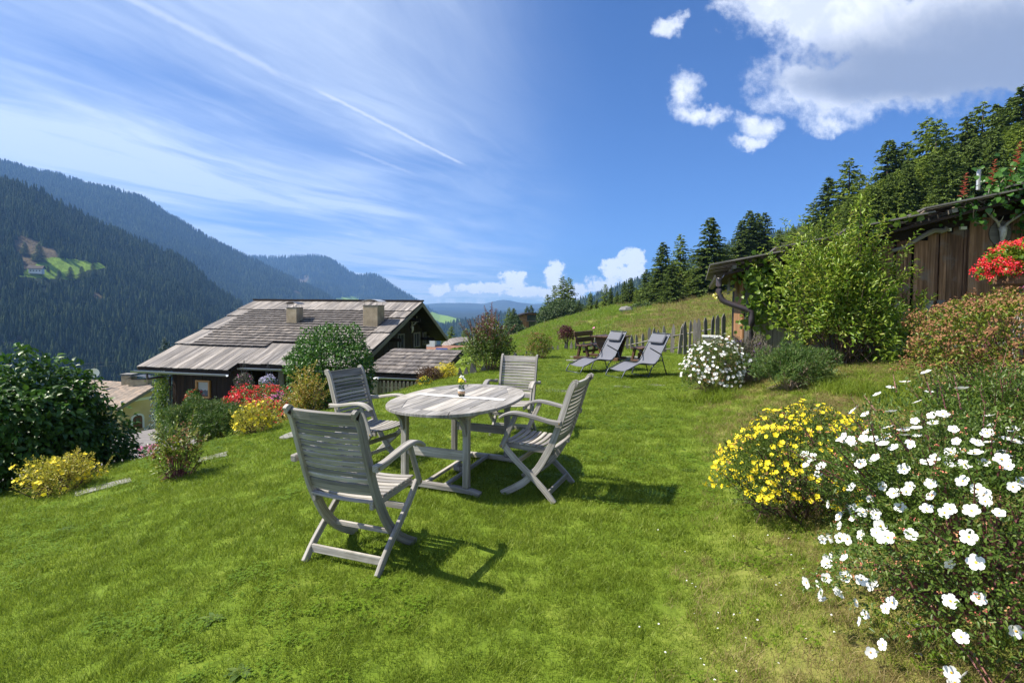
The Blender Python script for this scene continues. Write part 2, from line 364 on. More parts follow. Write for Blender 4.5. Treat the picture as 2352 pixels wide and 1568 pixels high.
M['bud'] = material('red_bud', lambda t: t.ramp(t.isl(), [(0, (.32, .10, .06)), (.6, (.50, .26, .12)), (1, (.55, .06, .10))]), .7)
M['metal_grey'] = material('dark_zinc', (.10, .10, .105), .42, None, .5, 0, .5)
M['gutter_brown'] = material('brown_painted_gutter', (.055, .042, .045), .35, None, .5)
M['gutter_zinc'] = material('zinc_gutter', (.22, .24, .27), .35, None, .5, 0, .6)
M['tin'] = material('tin_sheet', (.5, .5, .5), .45, None, .5, 0, .6)
M['brass'] = material('brass_screw', (.30, .20, .07), .4, None, .5, 0, .9)
M['sling'] = material('grey_sling_fabric', lambda t: (t.ramp(t.noise(t.uv(), 180, 2), [(.3, (.12, .125, .15)), (.7, (.165, .17, .20))]), t.noise(t.uv(), 400, 1)), .75, .3, .2, .06)
M['steel'] = material('charcoal_steel_tube', (.055, .065, .085), .4, None, .5, 0, .5)
M['plaster'] = material('chimney_plaster', lambda t: (t.ramp(t.noise(t.obj(), 2.5, 6, .65), [(.3, (.20, .155, .10)), (.55, (.34, .27, .185)), (.75, (.42, .35, .25))]), t.noise(t.obj(), 14, 5)), .9, .5)
M['yellowwall'] = material('yellow_plaster', lambda t: (t.ramp(t.noise(t.obj(), 1.2, 5), [(.3, (.50, .37, .17)), (.7, (.60, .46, .24))]), t.noise(t.obj(), 12, 4)), .9, .2)
M['whitewall'] = material('white_plaster', (.72, .71, .68), .85)
M['door'] = wood('brown_door_wood', (.10, .04, .015), (.17, .075, .03), (.24, .11, .05))
M['glass'] = material('window_glass', (.035, .045, .05), .06, None, .6)
M['curtain'] = material('white_lace_curtain', (.55, .58, .60), .9, None, .1, .3)
M['tileroof'] = material('clay_tile', lambda t: t.ramp(t.rnd()*.5+t.noise(t.obj(), 4, 4)*.5, [(.2, (.14, .115, .095)), (.5, (.22, .175, .14)), (.8, (.29, .215, .165))]), .85)
M['redroof'] = material('red_tile', lambda t: t.ramp(t.noise(t.obj(), 3, 5), [(.3, (.16, .075, .05)), (.7, (.27, .14, .095))]), .85)
M['stone'] = material('grey_stone_slab', lambda t: (t.ramp(t.noise(t.obj(), 9, 6, .6), [(.3, (.14, .135, .125)), (.7, (.26, .25, .235))]), t.noise(t.obj(), 30, 5)), .9, .5)
M['asphalt'] = material('lane_asphalt', lambda t: t.ramp(t.noise(t.obj(), 3, 6), [(.3, (.13, .12, .12)), (.7, (.20, .185, .18))]), .95)
M['skull'] = material('bleached_bone', lambda t: t.ramp(t.noise(t.obj(), 18, 4), [(.3, (.42, .38, .31)), (.7, (.66, .62, .55))]), .6)
M['antler'] = material('antler', lambda t: t.ramp(t.noise(t.obj(), 14, 4), [(.3, (.26, .23, .19)), (.7, (.58, .55, .50))]), .5)
M['paint_blue'] = material('blue_car_paint', (.02, .04, .16), .18, None, .6, 0, .2)
M['rubber'] = material('black_rubber', (.02, .02, .02), .7)
M['cloth'] = material('white_runner_cloth', lambda t: (t.ramp(t.noise(t.uv(), 60, 3), [(.3, (.70, .69, .67)), (.7, (.80, .79, .77))]), t.noise(t.uv(), 300, 1)), .9, .3)
M['burlap'] = material('burlap_band', (.42, .28, .17), .95)
M['log'] = material('split_log_end', lambda t: t.ramp(t.rnd(), [(0, (.28, .16, .08)), (1, (.62, .45, .28))]), .85)
def glassmat():
    mt = bpy.data.materials.new('clear_jar_glass'); mt.use_nodes = True; p = mt.node_tree.nodes['Principled BSDF']
    p.inputs['Transmission Weight'].default_value = 1; p.inputs['Roughness'].default_value = .03; p.inputs['Base Color'].default_value = (.93, .96, .95, 1); return mt
M['jar'] = glassmat()

# ------------------------------------------------------------------ terrain
BROW = np.array([(-30, 0), (-10, 4.6), (-6, 6.1), (-4.9, 6.75), (-4.2, 7.4), (-3.5, 8.3), (-2.55, 9.7), (-1.25, 11.5), (-.58, 12.5), (.2, 15), (1.1, 17.4), (2.0, 19.3), (4.4, 19.8), (8, 20), (13, 18), (15, 8), (15, -30)], float)
def lawn_z(x, y):
    s_ = np.maximum(0, -(x+1.3)); s_ = s_*s_/(s_+.5)
    z = -.165*s_
    z = z+.02*sst(y, 8, 18)*sst(x, 0, 4)
    toe = np.where(y < 4.25, .62+(y-2.2)*.46, 1.56+.335*(y-4.25))
    q = np.maximum(0, x-toe); q = q*q/(q+.35)
    cap = 1.05+.02*q
    b = cap*(1-np.exp(-.42*q/cap))
    b = b*(1-sst(y, 14, 19)*.55)
    return z+b+.012*fbm(x*1.3, y*1.3, 3)
def brow_sd(x, y):
    "positive beyond the lawn's edge"
    x = np.asarray(x, float); y = np.asarray(y, float); best = np.full(x.shape, 1e9); inside = np.zeros(x.shape, bool)
    P = BROW
    for k in range(len(P)-1):
        a_, b_ = P[k], P[k+1]; d_ = b_-a_; tt = np.clip(((x-a_[0])*d_[0]+(y-a_[1])*d_[1])/(d_@d_), 0, 1)
        best = np.minimum(best, np.hypot(x-a_[0]-tt*d_[0], y-a_[1]-tt*d_[1]))
    Q = np.concatenate([P, [(-30, -30)]])
    for k in range(len(Q)):
        a_, b_ = Q[k], Q[(k+1) % len(Q)]
        with np.errstate(divide='ignore', invalid='ignore'):
            cr = ((a_[1] > y) != (b_[1] > y)) & (x < (b_[0]-a_[0])*(y-a_[1])/(b_[1]-a_[1]+1e-12)+a_[0])
        inside ^= cr
    return np.where(inside, -best, best)
OUT = [(-9, 8, -2.0), (-6.5, 9.5, -1.7), (-5, 13, -2.2), (-3, 15, -1.75), (-8, 15, -2.8), (-10, 22, -3.2), (-15, 20, -3.6), (-5, 22, -3.0), (-3, 18, -2.2), (-.8, 14, -.75), (-7, 8.2, -1.5), (-9, 6.5, -1.5), (-12, 6, -2.3),
       (-5.5, 8, -1.0), (-2.3, 20, -.75), (-3.5, 30, -1.6), (-5.2, 45, -2.3), (-2.9, 45, -2.1), (.2, 60, -1.9), (5.7, 90, -1.3), (15.6, 90, .9), (18.6, 80, 2.45), (17.5, 55, 2.45), (17.7, 45, 2.3), (11, 28, .95), (6.5, 21, .1),
       (5.6, 24, -.1), (9.3, 40, .45), (3.2, 30, -.55), (.6, 28, -.7), (2, 21, -.45), (4, 21.5, -.2), (12, 20, 1.6), (16, 14, 2.4), (17, 8, 2.3), (18, 0, 2.5), (16, -8, 2.3), (25, 20, 4.5), (24, 5, 4.5), (25, 32, 4.2), (30, 40, 5.2), (37, 60, 6.5), (50, 50, 11),
       (31, 70, 4.0), (24, 90, 3.2), (80, 60, 24), (60, 100, 16), (100, 100, 34), (40, 130, 9), (60, 20, 14), (90, 10, 22), (-37, 50, -10.9), (-42, 52, -11.2), (-31, 47, -10.2), (-20, 28, -7.3), (-26, 34, -8.4), (-60, 40, -13), (-30, 80, -20), (0, 130, -6), (5, 120, -3.2), (-60, 100, -26), (10, 200, -18),
       (-15, 8, -3.6), (-12, 12, -3.2), (-25, 10, -6), (-40, 20, -9.5), (-40, -10, -9), (-8, 50, -3.6), (-20, 60, -9), (-12, 36, -4.6), (-14, 26, -4.4), (100, 200, 30), (60, 200, 8), (-100, 120, -42), (-100, 0, -25), (120, 0, 30), (-60, 200, -50), (0, 250, -30)]
OUT = np.array(OUT, float)
def _tps(r): return np.where(r > 0, r*r*np.log(r+1e-9), 0)
_n = len(OUT); _A = np.zeros((_n+3, _n+3)); _xy = OUT[:, :2]/20
_A[:_n, :_n] = _tps(np.hypot(_xy[:, None, 0]-_xy[None, :, 0], _xy[:, None, 1]-_xy[None, :, 1]))+np.eye(_n)*.002
_A[:_n, _n] = 1; _A[:_n, _n+1:] = _xy; _A[_n:, :_n] = _A[:_n, _n:].T
_C = np.linalg.solve(_A, np.concatenate([OUT[:, 2], np.zeros(3)]))
def out_z(x, y):
    x = np.clip(x, -130, 150)/20; y = np.clip(y, -40, 270)/20; z = _C[_n]+_C[_n+1]*x+_C[_n+2]*y
    for k in range(_n): z = z+_C[k]*_tps(np.hypot(x-_xy[k, 0], y-_xy[k, 1]))
    return z
def gz(x, y):
    x = np.atleast_1d(np.asarray(x, float)); y = np.atleast_1d(np.asarray(y, float))
    sd_ = brow_sd(x, y); w = sst(sd_, -.35, 3.2)
    near = out_z(x, y)+.05*fbm(x*.35, y*.35, 4)*sst(sd_, 0, 4)
    dist = np.hypot(x, y)
    far = -150+.02*dist+np.maximum(0, x-.12*y)*.30+20*fbm(x/300, y/300, 4)
    far = np.minimum(far, 260)
    wf_ = sst(dist, 150, 420)
    return (1-w)*lawn_z(x, y)+w*((1-wf_)*near+wf_*far)
def gz1(x, y): return float(gz(x, y)[0])
def hit(px, py, d0=1.2, d1=300):
    "where the ground is met in direction (px, py)"
    ds = np.geomspace(d0, d1, 700); P = np.array([at(px, py, d_) for d_ in ds]); g = gz(P[:, 0], P[:, 1])
    k = np.argmax(P[:, 2] < g)
    if P[k, 2] >= g[k]: k = len(ds)-1
    p = P[k].copy(); p[2] = g[k]; return p
def drytint(x, y):
    "0 fresh green .. 1 dry straw"
    sd_ = brow_sd(x, y); n = fbm(x*.8, y*.8, 4)*.5+.5
    toe = np.where(y < 4.25, .62+(y-2.2)*.46, 1.56+.335*(y-4.25))
    bank = sst(x-toe, -.25, .9)*sst(15-y, 0, 6)*(1-sst(x, 8, 11))
    dr = bank*(.50+.75*(n-.5)*2)
    top = sst(x, 3.5, 5)*(1-sst(y, 12, 16)); dr = dr*(1-top*.35)
    md = sst(sd_, 0, 2)*(y > 14)
    band = sst(fbm(x*.04+3, y*.10, 3)+.45*np.exp(-((x-.33*y-.5)/5.)**2), .14, .5)*sst(x, 3.0, 7)
    return np.clip(np.maximum(dr, md*(band*.42+.05)), 0, 1)
def axis(n, k, lim):
    s_ = np.linspace(-1, 1, n); return np.sinh(k*s_)/math.sinh(k)*lim
gx = axis(420, 7.0, 4500); gy = np.concatenate([np.linspace(-40, 1, 14)[:-1], 1+np.expm1(np.linspace(0, math.log(7300/6.+1), 380))*6.])
GX, GY = np.meshgrid(gx, gy, indexing='ij'); ZZ = gz(GX.ravel(), GY.ravel())
gV = np.stack([GX.ravel(), GY.ravel(), ZZ], 1); nx, ny = len(gx), len(gy)
ii = np.arange(nx*ny).reshape(nx, ny); gF = np.stack([ii[:-1, :-1], ii[1:, :-1], ii[1:, 1:], ii[:-1, 1:]], -1).reshape(-1, 4)
def groundmat(t):
    p = t.pos(); dr = t.attr('dry')
    n1 = t.noise(p, 2.2, 5, .6); n2 = t.noise(p, 18, 5, .7); n3 = t.noise(p, .12, 4)
    g = t.ramp(n1*.45+n2*.55, [(.30, (.050, .080, .008)), (.5, (.11, .165, .014)), (.70, (.19, .24, .03))])
    d_ = t.ramp(n1*.4+n2*.6, [(.30, (.09, .085, .030)), (.5, (.20, .155, .06)), (.70, (.33, .25, .11))])
    c_ = t.mix((dr+(n1-.5)*.5).clamp(), g, d_)
    fo = t.attr('wood').ss(.3, .7)
    c_ = t.mix(fo, c_, (.02, .028, .012))
    return c_, n2
M['ground'] = material('turf', groundmat, .95, .5, .15, bdist=.03)
gm = fastmesh('ground', gV, gF, M['ground'], smooth=True)
at_ = gm.attributes.new('dry', 'FLOAT', 'POINT'); at_.data.foreach_set('value', drytint(gV[:, 0], gV[:, 1]).astype(np.float32))
wd = np.maximum(sst(np.hypot(gV[:, 0], gV[:, 1]), 140, 260), sst(gV[:, 0]-.40*gV[:, 1]-2, 0, 5)*sst(gV[:, 0], 22, 28)*(gV[:, 1] > 0))
at_ = gm.attributes.new('wood', 'FLOAT', 'POINT'); at_.data.foreach_set('value', wd.astype(np.float32))
tag(link('ground', gm), 'green mown lawn sloping left with a meadow hillside behind the fence', None, None, 'structure')

# ------------------------------------------------------------------ scatter with geometry nodes (for stuff nobody could count)
def scatter(name, P, rz, sc, idx, variants, label, sz=None):
    c_ = bpy.data.collections.new(name+'_kinds')
    for v in variants: c_.objects.link(v)
    me = bpy.data.meshes.new(name); P = np.asarray(P, np.float32); me.vertices.add(len(P)); me.vertices.foreach_set('co', P.ravel())
    sz = sc if sz is None else sz
    for nm, arr, ty in (('sz', sz, 'FLOAT'), ('rz', rz, 'FLOAT'), ('sc', sc, 'FLOAT'), ('idx', idx, 'INT')):
        q = me.attributes.new(nm, ty, 'POINT'); q.data.foreach_set('value', np.asarray(arr, np.float32 if ty == 'FLOAT' else np.int32))
    o = link(name, me); ng = bpy.data.node_groups.new(name, 'GeometryNodeTree')
    ng.interface.new_socket('Geometry', in_out='INPUT', socket_type='NodeSocketGeometry'); ng.interface.new_socket('Geometry', in_out='OUTPUT', socket_type='NodeSocketGeometry')
    N = ng.nodes.new; L = ng.links.new
    gi = N('NodeGroupInput'); go = N('NodeGroupOutput'); ip = N('GeometryNodeInstanceOnPoints'); ci_ = N('GeometryNodeCollectionInfo'); ci_.inputs[0].default_value = c_; ci_.inputs[1].default_value = True; ci_.inputs[2].default_value = True
    def na(n_, ty):
        a_ = N('GeometryNodeInputNamedAttribute'); a_.data_type = ty; a_.inputs[0].default_value = n_; return a_.outputs[0]
    cx = N('ShaderNodeCombineXYZ'); L(na('rz', 'FLOAT'), cx.inputs[2]); cs = N('ShaderNodeCombineXYZ'); s_ = na('sc', 'FLOAT')
    for k in range(2): L(s_, cs.inputs[k])
    L(na('sz', 'FLOAT'), cs.inputs[2])
    er = N('FunctionNodeEulerToRotation'); L(cx.outputs[0], er.inputs[0])
    L(gi.outputs[0], ip.inputs['Points']); L(ci_.outputs[0], ip.inputs['Instance']); ip.inputs['Pick Instance'].default_value = True
    L(na('idx', 'INT'), ip.inputs['Instance Index']); L(er.outputs[0], ip.inputs['Rotation']); L(cs.outputs[0], ip.inputs['Scale']); L(ip.outputs[0], go.inputs[0])
    md = o.modifiers.new('scatter', 'NODES'); md.node_group = ng
    return tag(o, label, None, None, 'stuff')
def frame_from(n):
    n = n/np.linalg.norm(n, axis=1)[:, None]; r = np.random.default_rng(len(n)).normal(size=n.shape); x = np.cross(n, r); x /= np.linalg.norm(x, axis=1)[:, None]; return x, np.cross(n, x), n
def leaves(P, Dr, Nn, L, Wd, fold=.25, kind=2, droop=.15):
    "leaf blades: position, direction, normal, length, width -> verts, tris"
    N = len(P); Dr = Dr/(np.linalg.norm(Dr, axis=1)[:, None]+1e-9); Sd = np.cross(Dr, Nn); Sd /= np.linalg.norm(Sd, axis=1)[:, None]+1e-9; Nn = np.cross(Sd, Dr)
    L = np.broadcast_to(L, N)[:, None]; Wd = np.broadcast_to(Wd, N)[:, None]
    if kind == 2:
        V = np.stack([P, P+Dr*L*.45+Sd*Wd*.5+Nn*Wd*fold, P+Dr*L-Nn*L*droop, P+Dr*L*.45-Sd*Wd*.5+Nn*Wd*fold], 1)
        F = np.array([(0, 1, 2), (0, 2, 3)]); k = 4
    else:
        V = np.stack([P, P+Dr*L*.25+Sd*Wd*.46+Nn*Wd*fold, P+Dr*L*.65+Sd*Wd*.38+Nn*Wd*fold*.8-Nn*L*droop*.4, P+Dr*L-Nn*L*droop, P+Dr*L*.65-Sd*Wd*.38+Nn*Wd*fold*.8-Nn*L*droop*.4, P+Dr*L*.25-Sd*Wd*.46+Nn*Wd*fold, P+Dr*L*.5-Nn*L*droop*.2], 1)
        F = np.array([(0, 1, 6), (1, 2, 6), (2, 3, 6), (3, 4, 6), (4, 5, 6), (5, 0, 6)]); k = 7
    return V.reshape(-1, 3), (F[None]+(np.arange(N)*k)[:, None, None]).reshape(-1, 3)

# grass tufts
def tuft(n, rad, hmin, hmax, w, cols, nm, lean=.5):
    r = np.random.default_rng(hash(nm) % 1000+int(n)); P = np.zeros((n, 3)); an = r.random(n)*6.28; rr = np.sqrt(r.random(n))*rad; P[:, 0] = np.cos(an)*rr; P[:, 1] = np.sin(an)*rr; P[:, 2] = -.008
    h = r.uniform(hmin, hmax, n); ln = r.normal(size=(n, 2))*lean
    d1 = np.stack([ln[:, 0]*.5, ln[:, 1]*.5, np.ones(n)], 1); d2 = np.stack([ln[:, 0]*1.3, ln[:, 1]*1.3, np.full(n, .75)], 1)
    sd_ = np.stack([np.cos(an*7), np.sin(an*7), np.zeros(n)], 1)*(w/2)
    mid = P+d1*h[:, None]*.55; tip = mid+d2*h[:, None]*.5
    V = np.stack([P-sd_, P+sd_, mid+sd_*.8, mid-sd_*.8, tip], 1).reshape(-1, 3); F = (np.array([(0, 1, 2), (0, 2, 3), (3, 2, 4)])[None]+(np.arange(n)*5)[:, None, None]).reshape(-1, 3)
    return bpy.data.objects.new('grass_tuft', fastmesh('grass_tuft', V, F, cols))
def grassm(name, cols):
    def fn(t):
        p = t.pos(); f = (t.isl()*.55+t.noise(p, 1.4, 4)*.55+t.rnd()*.2-.15).clamp()
        return t.ramp(f, [(k/(len(cols)-1), c_) for k, c_ in enumerate(cols)])
    return material(name, fn, .5, None, .25, .45)
GF = grassm('fresh_grass_blade', [(.072, .112, .010), (.145, .208, .018), (.225, .300, .030), (.37, .42, .08)])
GD = grassm('dry_grass_blade', [(.08, .09, .025), (.20, .16, .055), (.33, .26, .11), (.48, .38, .20)])
GM = grassm('meadow_grass_blade', [(.07, .13, .012), (.14, .22, .018), (.21, .29, .028), (.32, .33, .06)])
CL = grassm('clover_leaf', [(.08, .15, .010), (.14, .235, .014), (.22, .32, .022)])
def clover():
    r = np.random.default_rng(5); V = []; F = []
    for k in range(26):
        p = np.array([r.uniform(-.07, .07), r.uniform(-.07, .07), r.uniform(.015, .032)])
        for j in range(3):
            an = j*2.09+r.random()*.4; d_ = np.array([math.cos(an), math.sin(an), .15]); s_ = np.array([-math.sin(an), math.cos(an), 0]); b = len(V)
            V += [p, p+d_*.006+s_*.005, p+d_*.012, p+d_*.006-s_*.005]; F += [(b, b+1, b+2), (b, b+2, b+3)]
    return bpy.data.objects.new('grass_tuft', fastmesh('clover_patch', V, F, CL))
def broadleaf():
    r = np.random.default_rng(9); n = 9; an = np.linspace(0, 6.28, n, endpoint=False)+r.random(n)*.5
    P = np.zeros((n, 3)); P[:, 2] = .006; Dr = np.stack([np.cos(an), np.sin(an), np.full(n, .28)], 1); V, F = leaves(P, Dr, np.tile([0, 0, 1.], (n, 1)), r.uniform(.05, .09, n), .028, .12, 3, .25)
    return bpy.data.objects.new('grass_tuft', fastmesh('weed_rosette', V, F, M['leaf_pot']))
tufts = [tuft(46, .075, .022, .045, .0034, GF, 'a'), tuft(46, .08, .018, .05, .0034, GF, 'b'), tuft(40, .075, .03, .06, .0038, GF, 'c'), clover(), broadleaf(),
         tuft(46, .08, .02, .06, .0030, GD, 'd', .8), tuft(40, .08, .03, .08, .003, GD, 'e', .9), tuft(36, .22, .07, .17, .012, GM, 'f', .5), tuft(36, .24, .09, .24, .012, GD, 'g', .6), tuft(30, .06, .08, .2, .005, GF, 'h', .7)]
for k, o in enumerate(tufts): o.name = 'grass_tuft_%02d' % k
def grass_points():
    r = np.random.default_rng(3); Ps = []
    def ring(d0, d1, dens, sc, xk=1.28):
        ar = (d1**2-d0**2)*xk; n = int(ar*dens); y = np.sqrt(r.uniform(d0**2, d1**2, n)); x = r.uniform(-1, 1, n)*y*xk
        Ps.append((x, y, np.full(n, sc)))
    ring(1.3, 3.2, 520, .8); ring(3.2, 5, 330, 1.); ring(5, 8, 190, 1.25); ring(8, 13, 90, 1.8); ring(13, 21, 40, 2.4)
    x = np.concatenate([p[0] for p in Ps]); y = np.concatenate([p[1] for p in Ps]); sc = np.concatenate([p[2] for p in Ps])
    sd_ = brow_sd(x, y); keep = (sd_ < .6); x, y, sc, sd_ = x[keep], y[keep], sc[keep], sd_[keep]
    dr = drytint(x, y); n = len(x); u = r.random(n)
    patch = fbm(x*1.1+9, y*1.1, 3)
    idx = r.integers(0, 3, n); idx = np.where((patch > .0) & (u < .12), 3, idx); idx = np.where((patch > .25) & (r.random(n) < .006), 4, idx)
    idx = np.where(r.random(n) < dr*.9, r.integers(5, 7, n), idx)
    tall = (fbm(x*.9+40, y*.9, 3) > .22) & (x > 2.6) & (x < 6.5) & (y > 3.6) & (y < 9); idx = np.where(tall & (r.random(n) < .5), 9, idx)
    sc = sc*r.uniform(.75, 1.2, n)
    # meadow
    m_ = 26000; y2 = np.exp(r.uniform(math.log(14), math.log(130), m_)); x2 = r.uniform(-.35, .62, m_)*y2
    s2 = brow_sd(x2, y2); k2 = (s2 > .2) & (y2 > 13) & ~((x2 < -2.2) & (y2 < 30)); x2, y2 = x2[k2], y2[k2]; d2 = drytint(x2, y2); i2 = np.where(r.random(len(x2)) < d2*1.0, 8, 7)
    return np.concatenate([x, x2]), np.concatenate([y, y2]), np.concatenate([sc, np.clip(y2/26, .8, 3.2)*r.uniform(.6, 1.1, len(x2))]), np.concatenate([idx, i2])
gxs, gys, gsc, gid = grass_points()
scatter('grass', np.stack([gxs, gys, gz(gxs, gys)], 1), rng.random(len(gxs))*6.28, gsc, gid, tufts, 'short green lawn grass with clover, drier on the bank', np.where((gid < 7) | (gid > 8), np.minimum(gsc, 1.05*gsc**.3), gsc))

# ------------------------------------------------------------------ conifers
def conifer_mesh(seed, dens=1., larch=False, levels=34, rbase=.17, low=.04):
    r = np.random.default_rng(seed); P = []; Dd = []; Ls = []
    for k in range(levels):
        h = low+(1-low)*(k/levels)**.93; rad = rbase*(1-h)**(.70 if not larch else .58)*(1 if not larch else r.uniform(.7, 1.1))+.006
        nb = max(4, int((11 if not larch else 9)*(1-h*.45)))
        for j in range(nb):
            if r.random() < (.06 if not larch else .2): continue
            an = r.random()*6.28; rr = rad*r.uniform(.65, 1.12); el = r.uniform(-.32, .02)+h*.5
            n_ = max(3, int(15*dens*(rr/rbase)**.6)); tt = np.sort(r.uniform(.12, 1, n_))
            bx = tt*rr; bz = h+bx*el-.35*bx*bx/rr*.5+r.normal(size=n_)*.003
            for sgn in (-1, 1, 0):
                off = an+sgn*.75+r.normal(size=n_)*.25
                P.append(np.stack([np.cos(an)*bx, np.sin(an)*bx, bz], 1)); Dd.append(np.stack([np.cos(off), np.sin(off), r.uniform(-.65, .05, n_)], 1)); Ls.append(np.full(n_, .052*(1-.45*h))*r.uniform(.6, 1.2, n_)*(1-.35*tt)*(1 if sgn else 1.1))
    n_ = 40; hh = r.uniform(.8, 1, n_); P.append(np.stack([np.zeros(n_), np.zeros(n_), hh], 1)); Dd.append(np.stack([r.normal(size=n_), r.normal(size=n_), r.uniform(0, 1.2, n_)], 1)); Ls.append(np.full(n_, .018))
    P = np.concatenate(P); Dd = np.concatenate(Dd); Ls = np.concatenate(Ls); V, F = leaves(P, Dd, np.tile([0, 0, 1.], (len(P), 1))+r.normal(size=P.shape)*.5, Ls, Ls*(.52 if not larch else .42), .1, 2, .25)
    return fastmesh('conifer_crown', V, F, M['spruce2'] if larch else M['spruce'])
CM = [conifer_mesh(1, 1., False, 48, .24), conifer_mesh(2, 1., False, 50, .27), conifer_mesh(3, 1., False, 46, .22), conifer_mesh(4, 1.0, False, 44, .31), conifer_mesh(5, 1., True, 46, .26, .08), conifer_mesh(6, 1., True, 44, .30, .06)]
tm = MB().tube([(0, 0, -.06), (.002, 0, .3), (0, .002, .7), (0, 0, .98)], [.016, .012, .006, .001], 7).mesh('conifer_trunk', M['bark'], True)
def conifer(px, ytop, d, k, wide=1., label='', base=None, group=None):
    top = at(px, ytop, d); b = gz1(top[0], top[1])-.2 if base is None else base; h = top[2]-b
    nm = 'larch_tree' if k > 3 else 'spruce_tree'
    o = thing(nm, label, 'tree', (top[0], top[1], b), random.random()*6.28, group); wide = 1.12+(wide-1)*.7; o.scale = (h*wide, h*wide, h)
    link('crown', CM[k], o); link('trunk', tm, o); return o
G1 = 'conifers at the meadow edge'; G2 = 'forest trees on the slope above the shed'
cl = [(1258, 675, 96, 4, 1.3, 'loose conifer at the left edge of the round green tree'), (1274, 654, 100, 5, .9, 'thin see-through larch rising left of the tallest pair above the round tree'), (1293, 634, 98, 4, 1.1, 'tallest conifer behind the round green tree, on the left of its pair'), (1307, 637, 101, 4, 1.3, 'broad conifer behind the round green tree, on the right of its pair'),
      (1170, 706, 125, 4, 1.2, 'conifer right of the copper-leaved bush, left one of two'), (1180, 707, 118, 0, 1.2, 'conifer right of the copper-leaved bush, right one of two'), (1211, 702, 132, 3, 1., 'dark spruce top behind the wooden chalet, left of its twin'), (1220, 700, 135, 3, 1., 'dark spruce behind the wooden chalet roof, right of its twin'),
      (1330, 688, 90, 3, 1.1, 'small dark conifer just right of the round green tree'), (1356, 673, 88, 4, 1.3, 'loose greyish conifer standing alone right of the round tree'), (1371, 686, 86, 0, 1.2, 'low spruce in the gap between two taller ones on the meadow edge'), (1391, 652, 84, 5, 1.1, 'flat-topped larch on the meadow skyline'), (1403, 661, 82, 0, .9, 'narrow spruce next to the flat-topped larch'),
      (1418, 668, 80, 3, 1.1, 'short bushy conifer on the skyline left of the wide pine'), (1434, 645, 78, 0, 1., 'pointed spruce just left of the wide pine on the skyline'), (1448, 637, 76, 3, 1.4, 'wide dark pine on the meadow skyline above the brown grass'), (1462, 661, 74, 4, 1.1, 'hazy green conifer right of the wide pine'),
      (1486, 617, 66, 3, 1.3, 'broad-branched dark pine left of the tall spruce on the meadow'), (1524, 555, 56, 1, 1.3, 'tall dark spruce, first of the big ones right of the cloud'), (1564, 537, 62, 4, 1.1, 'slim spruce with a ragged top between the two big pointed ones'), (1545, 600, 52, 3, 1.4, 'low dense spruce filling the foot of the big pair'), (1632, 498, 54, 1, 1.5, 'largest pointed spruce with drooping boughs above the gutter end'),
      (1590, 610, 58, 4, 1.3, 'soft green larch in front of the big spruces'), (1668, 560, 60, 3, 1.2, 'rounded dark conifer right of the largest pointed spruce'), (1704, 504, 72, 0, 1.2, 'dark spruce at the left of the clump above the shed eave'), (1722, 482, 74, 1, 1., 'pointed spruce, highest of the clump above the shed eave'), (1740, 488, 76, 0, 1.2, 'dense spruce in the middle of the clump above the shed eave'),
      (1758, 486, 74, 3, .9, 'spruce at the right of the clump above the shed eave'), (1790, 527, 78, 4, 1.4, 'pale green larch right of the clump above the eave'), (1822, 519, 80, 5, 1.3, 'loose larch left of the yellow-green shrub top')]
for q in cl: conifer(*q, group=G1)
fl_ = [(1868, 461, 70, 4, 1.2, 'shaded conifer low at the left end of the hillside forest'), (1905, 406, 72, 0, 1.3, 'dark layered spruce first up the left edge of the hillside forest'), (1952, 363, 70, 4, 1.2, 'tall conifer standing out against the sky above the shrub'), (1976, 394, 66, 4, 1.0, 'thin larch beside the one standing out above the shrub'), (2042, 320, 60, 1, 1.2, 'large full spruce left of the airy larches'),
       (2078, 324, 64, 3, .9, 'narrow conifer squeezed behind the large full spruce'), (2130, 270, 60, 4, 1.1, 'airy larch on the skyline with sky showing through, left'), (2152, 273, 56, 5, .9, 'airy larch on the skyline with sky showing through, right'), (2174, 289, 62, 4, 1., 'light green larch between the airy ones and the dark spruce'), (2224, 262, 55, 3, 1.0, 'dark spruce with level boughs above the shed roof'),
       (2259, 234, 56, 4, 1.1, 'round-topped larch on the skyline near the right edge'), (2292, 238, 52, 1, .9, 'dense conifer beside the round-topped larch'), (2330, 219, 50, 3, 1.0, 'tall conifer second from the right edge of the forest'), (2353, 196, 48, 0, 1.3, 'tallest conifer cut by the right edge of the photo'),
       (1930, 450, 60, 3, 1.3, 'dense conifer in the lower left of the forest front'), (1990, 440, 52, 4, 1.3, 'green larch in the forest front above the tall shrub'), (2030, 430, 50, 5, 1.2, 'wispy pale larch in the forest front'), (2075, 410, 48, 1, 1.1, 'mid-green spruce in the middle of the forest front'), (2115, 380, 46, 4, 1.3, 'bright larch in the forest front below the airy pair'),
       (2165, 400, 44, 5, 1.2, 'low bright larch just above the shed roof'), (2200, 350, 46, 1, 1.2, 'full green spruce above the middle of the shed roof'), (2245, 340, 44, 4, 1.3, 'drooping larch above the climbing plant'), (2290, 330, 42, 3, 1.2, 'dark conifer left of the climbing plant top'), (2335, 320, 42, 4, 1.4, 'larch behind the climbing plant at the right edge')]
for q in fl_: conifer(*q, group=G2)
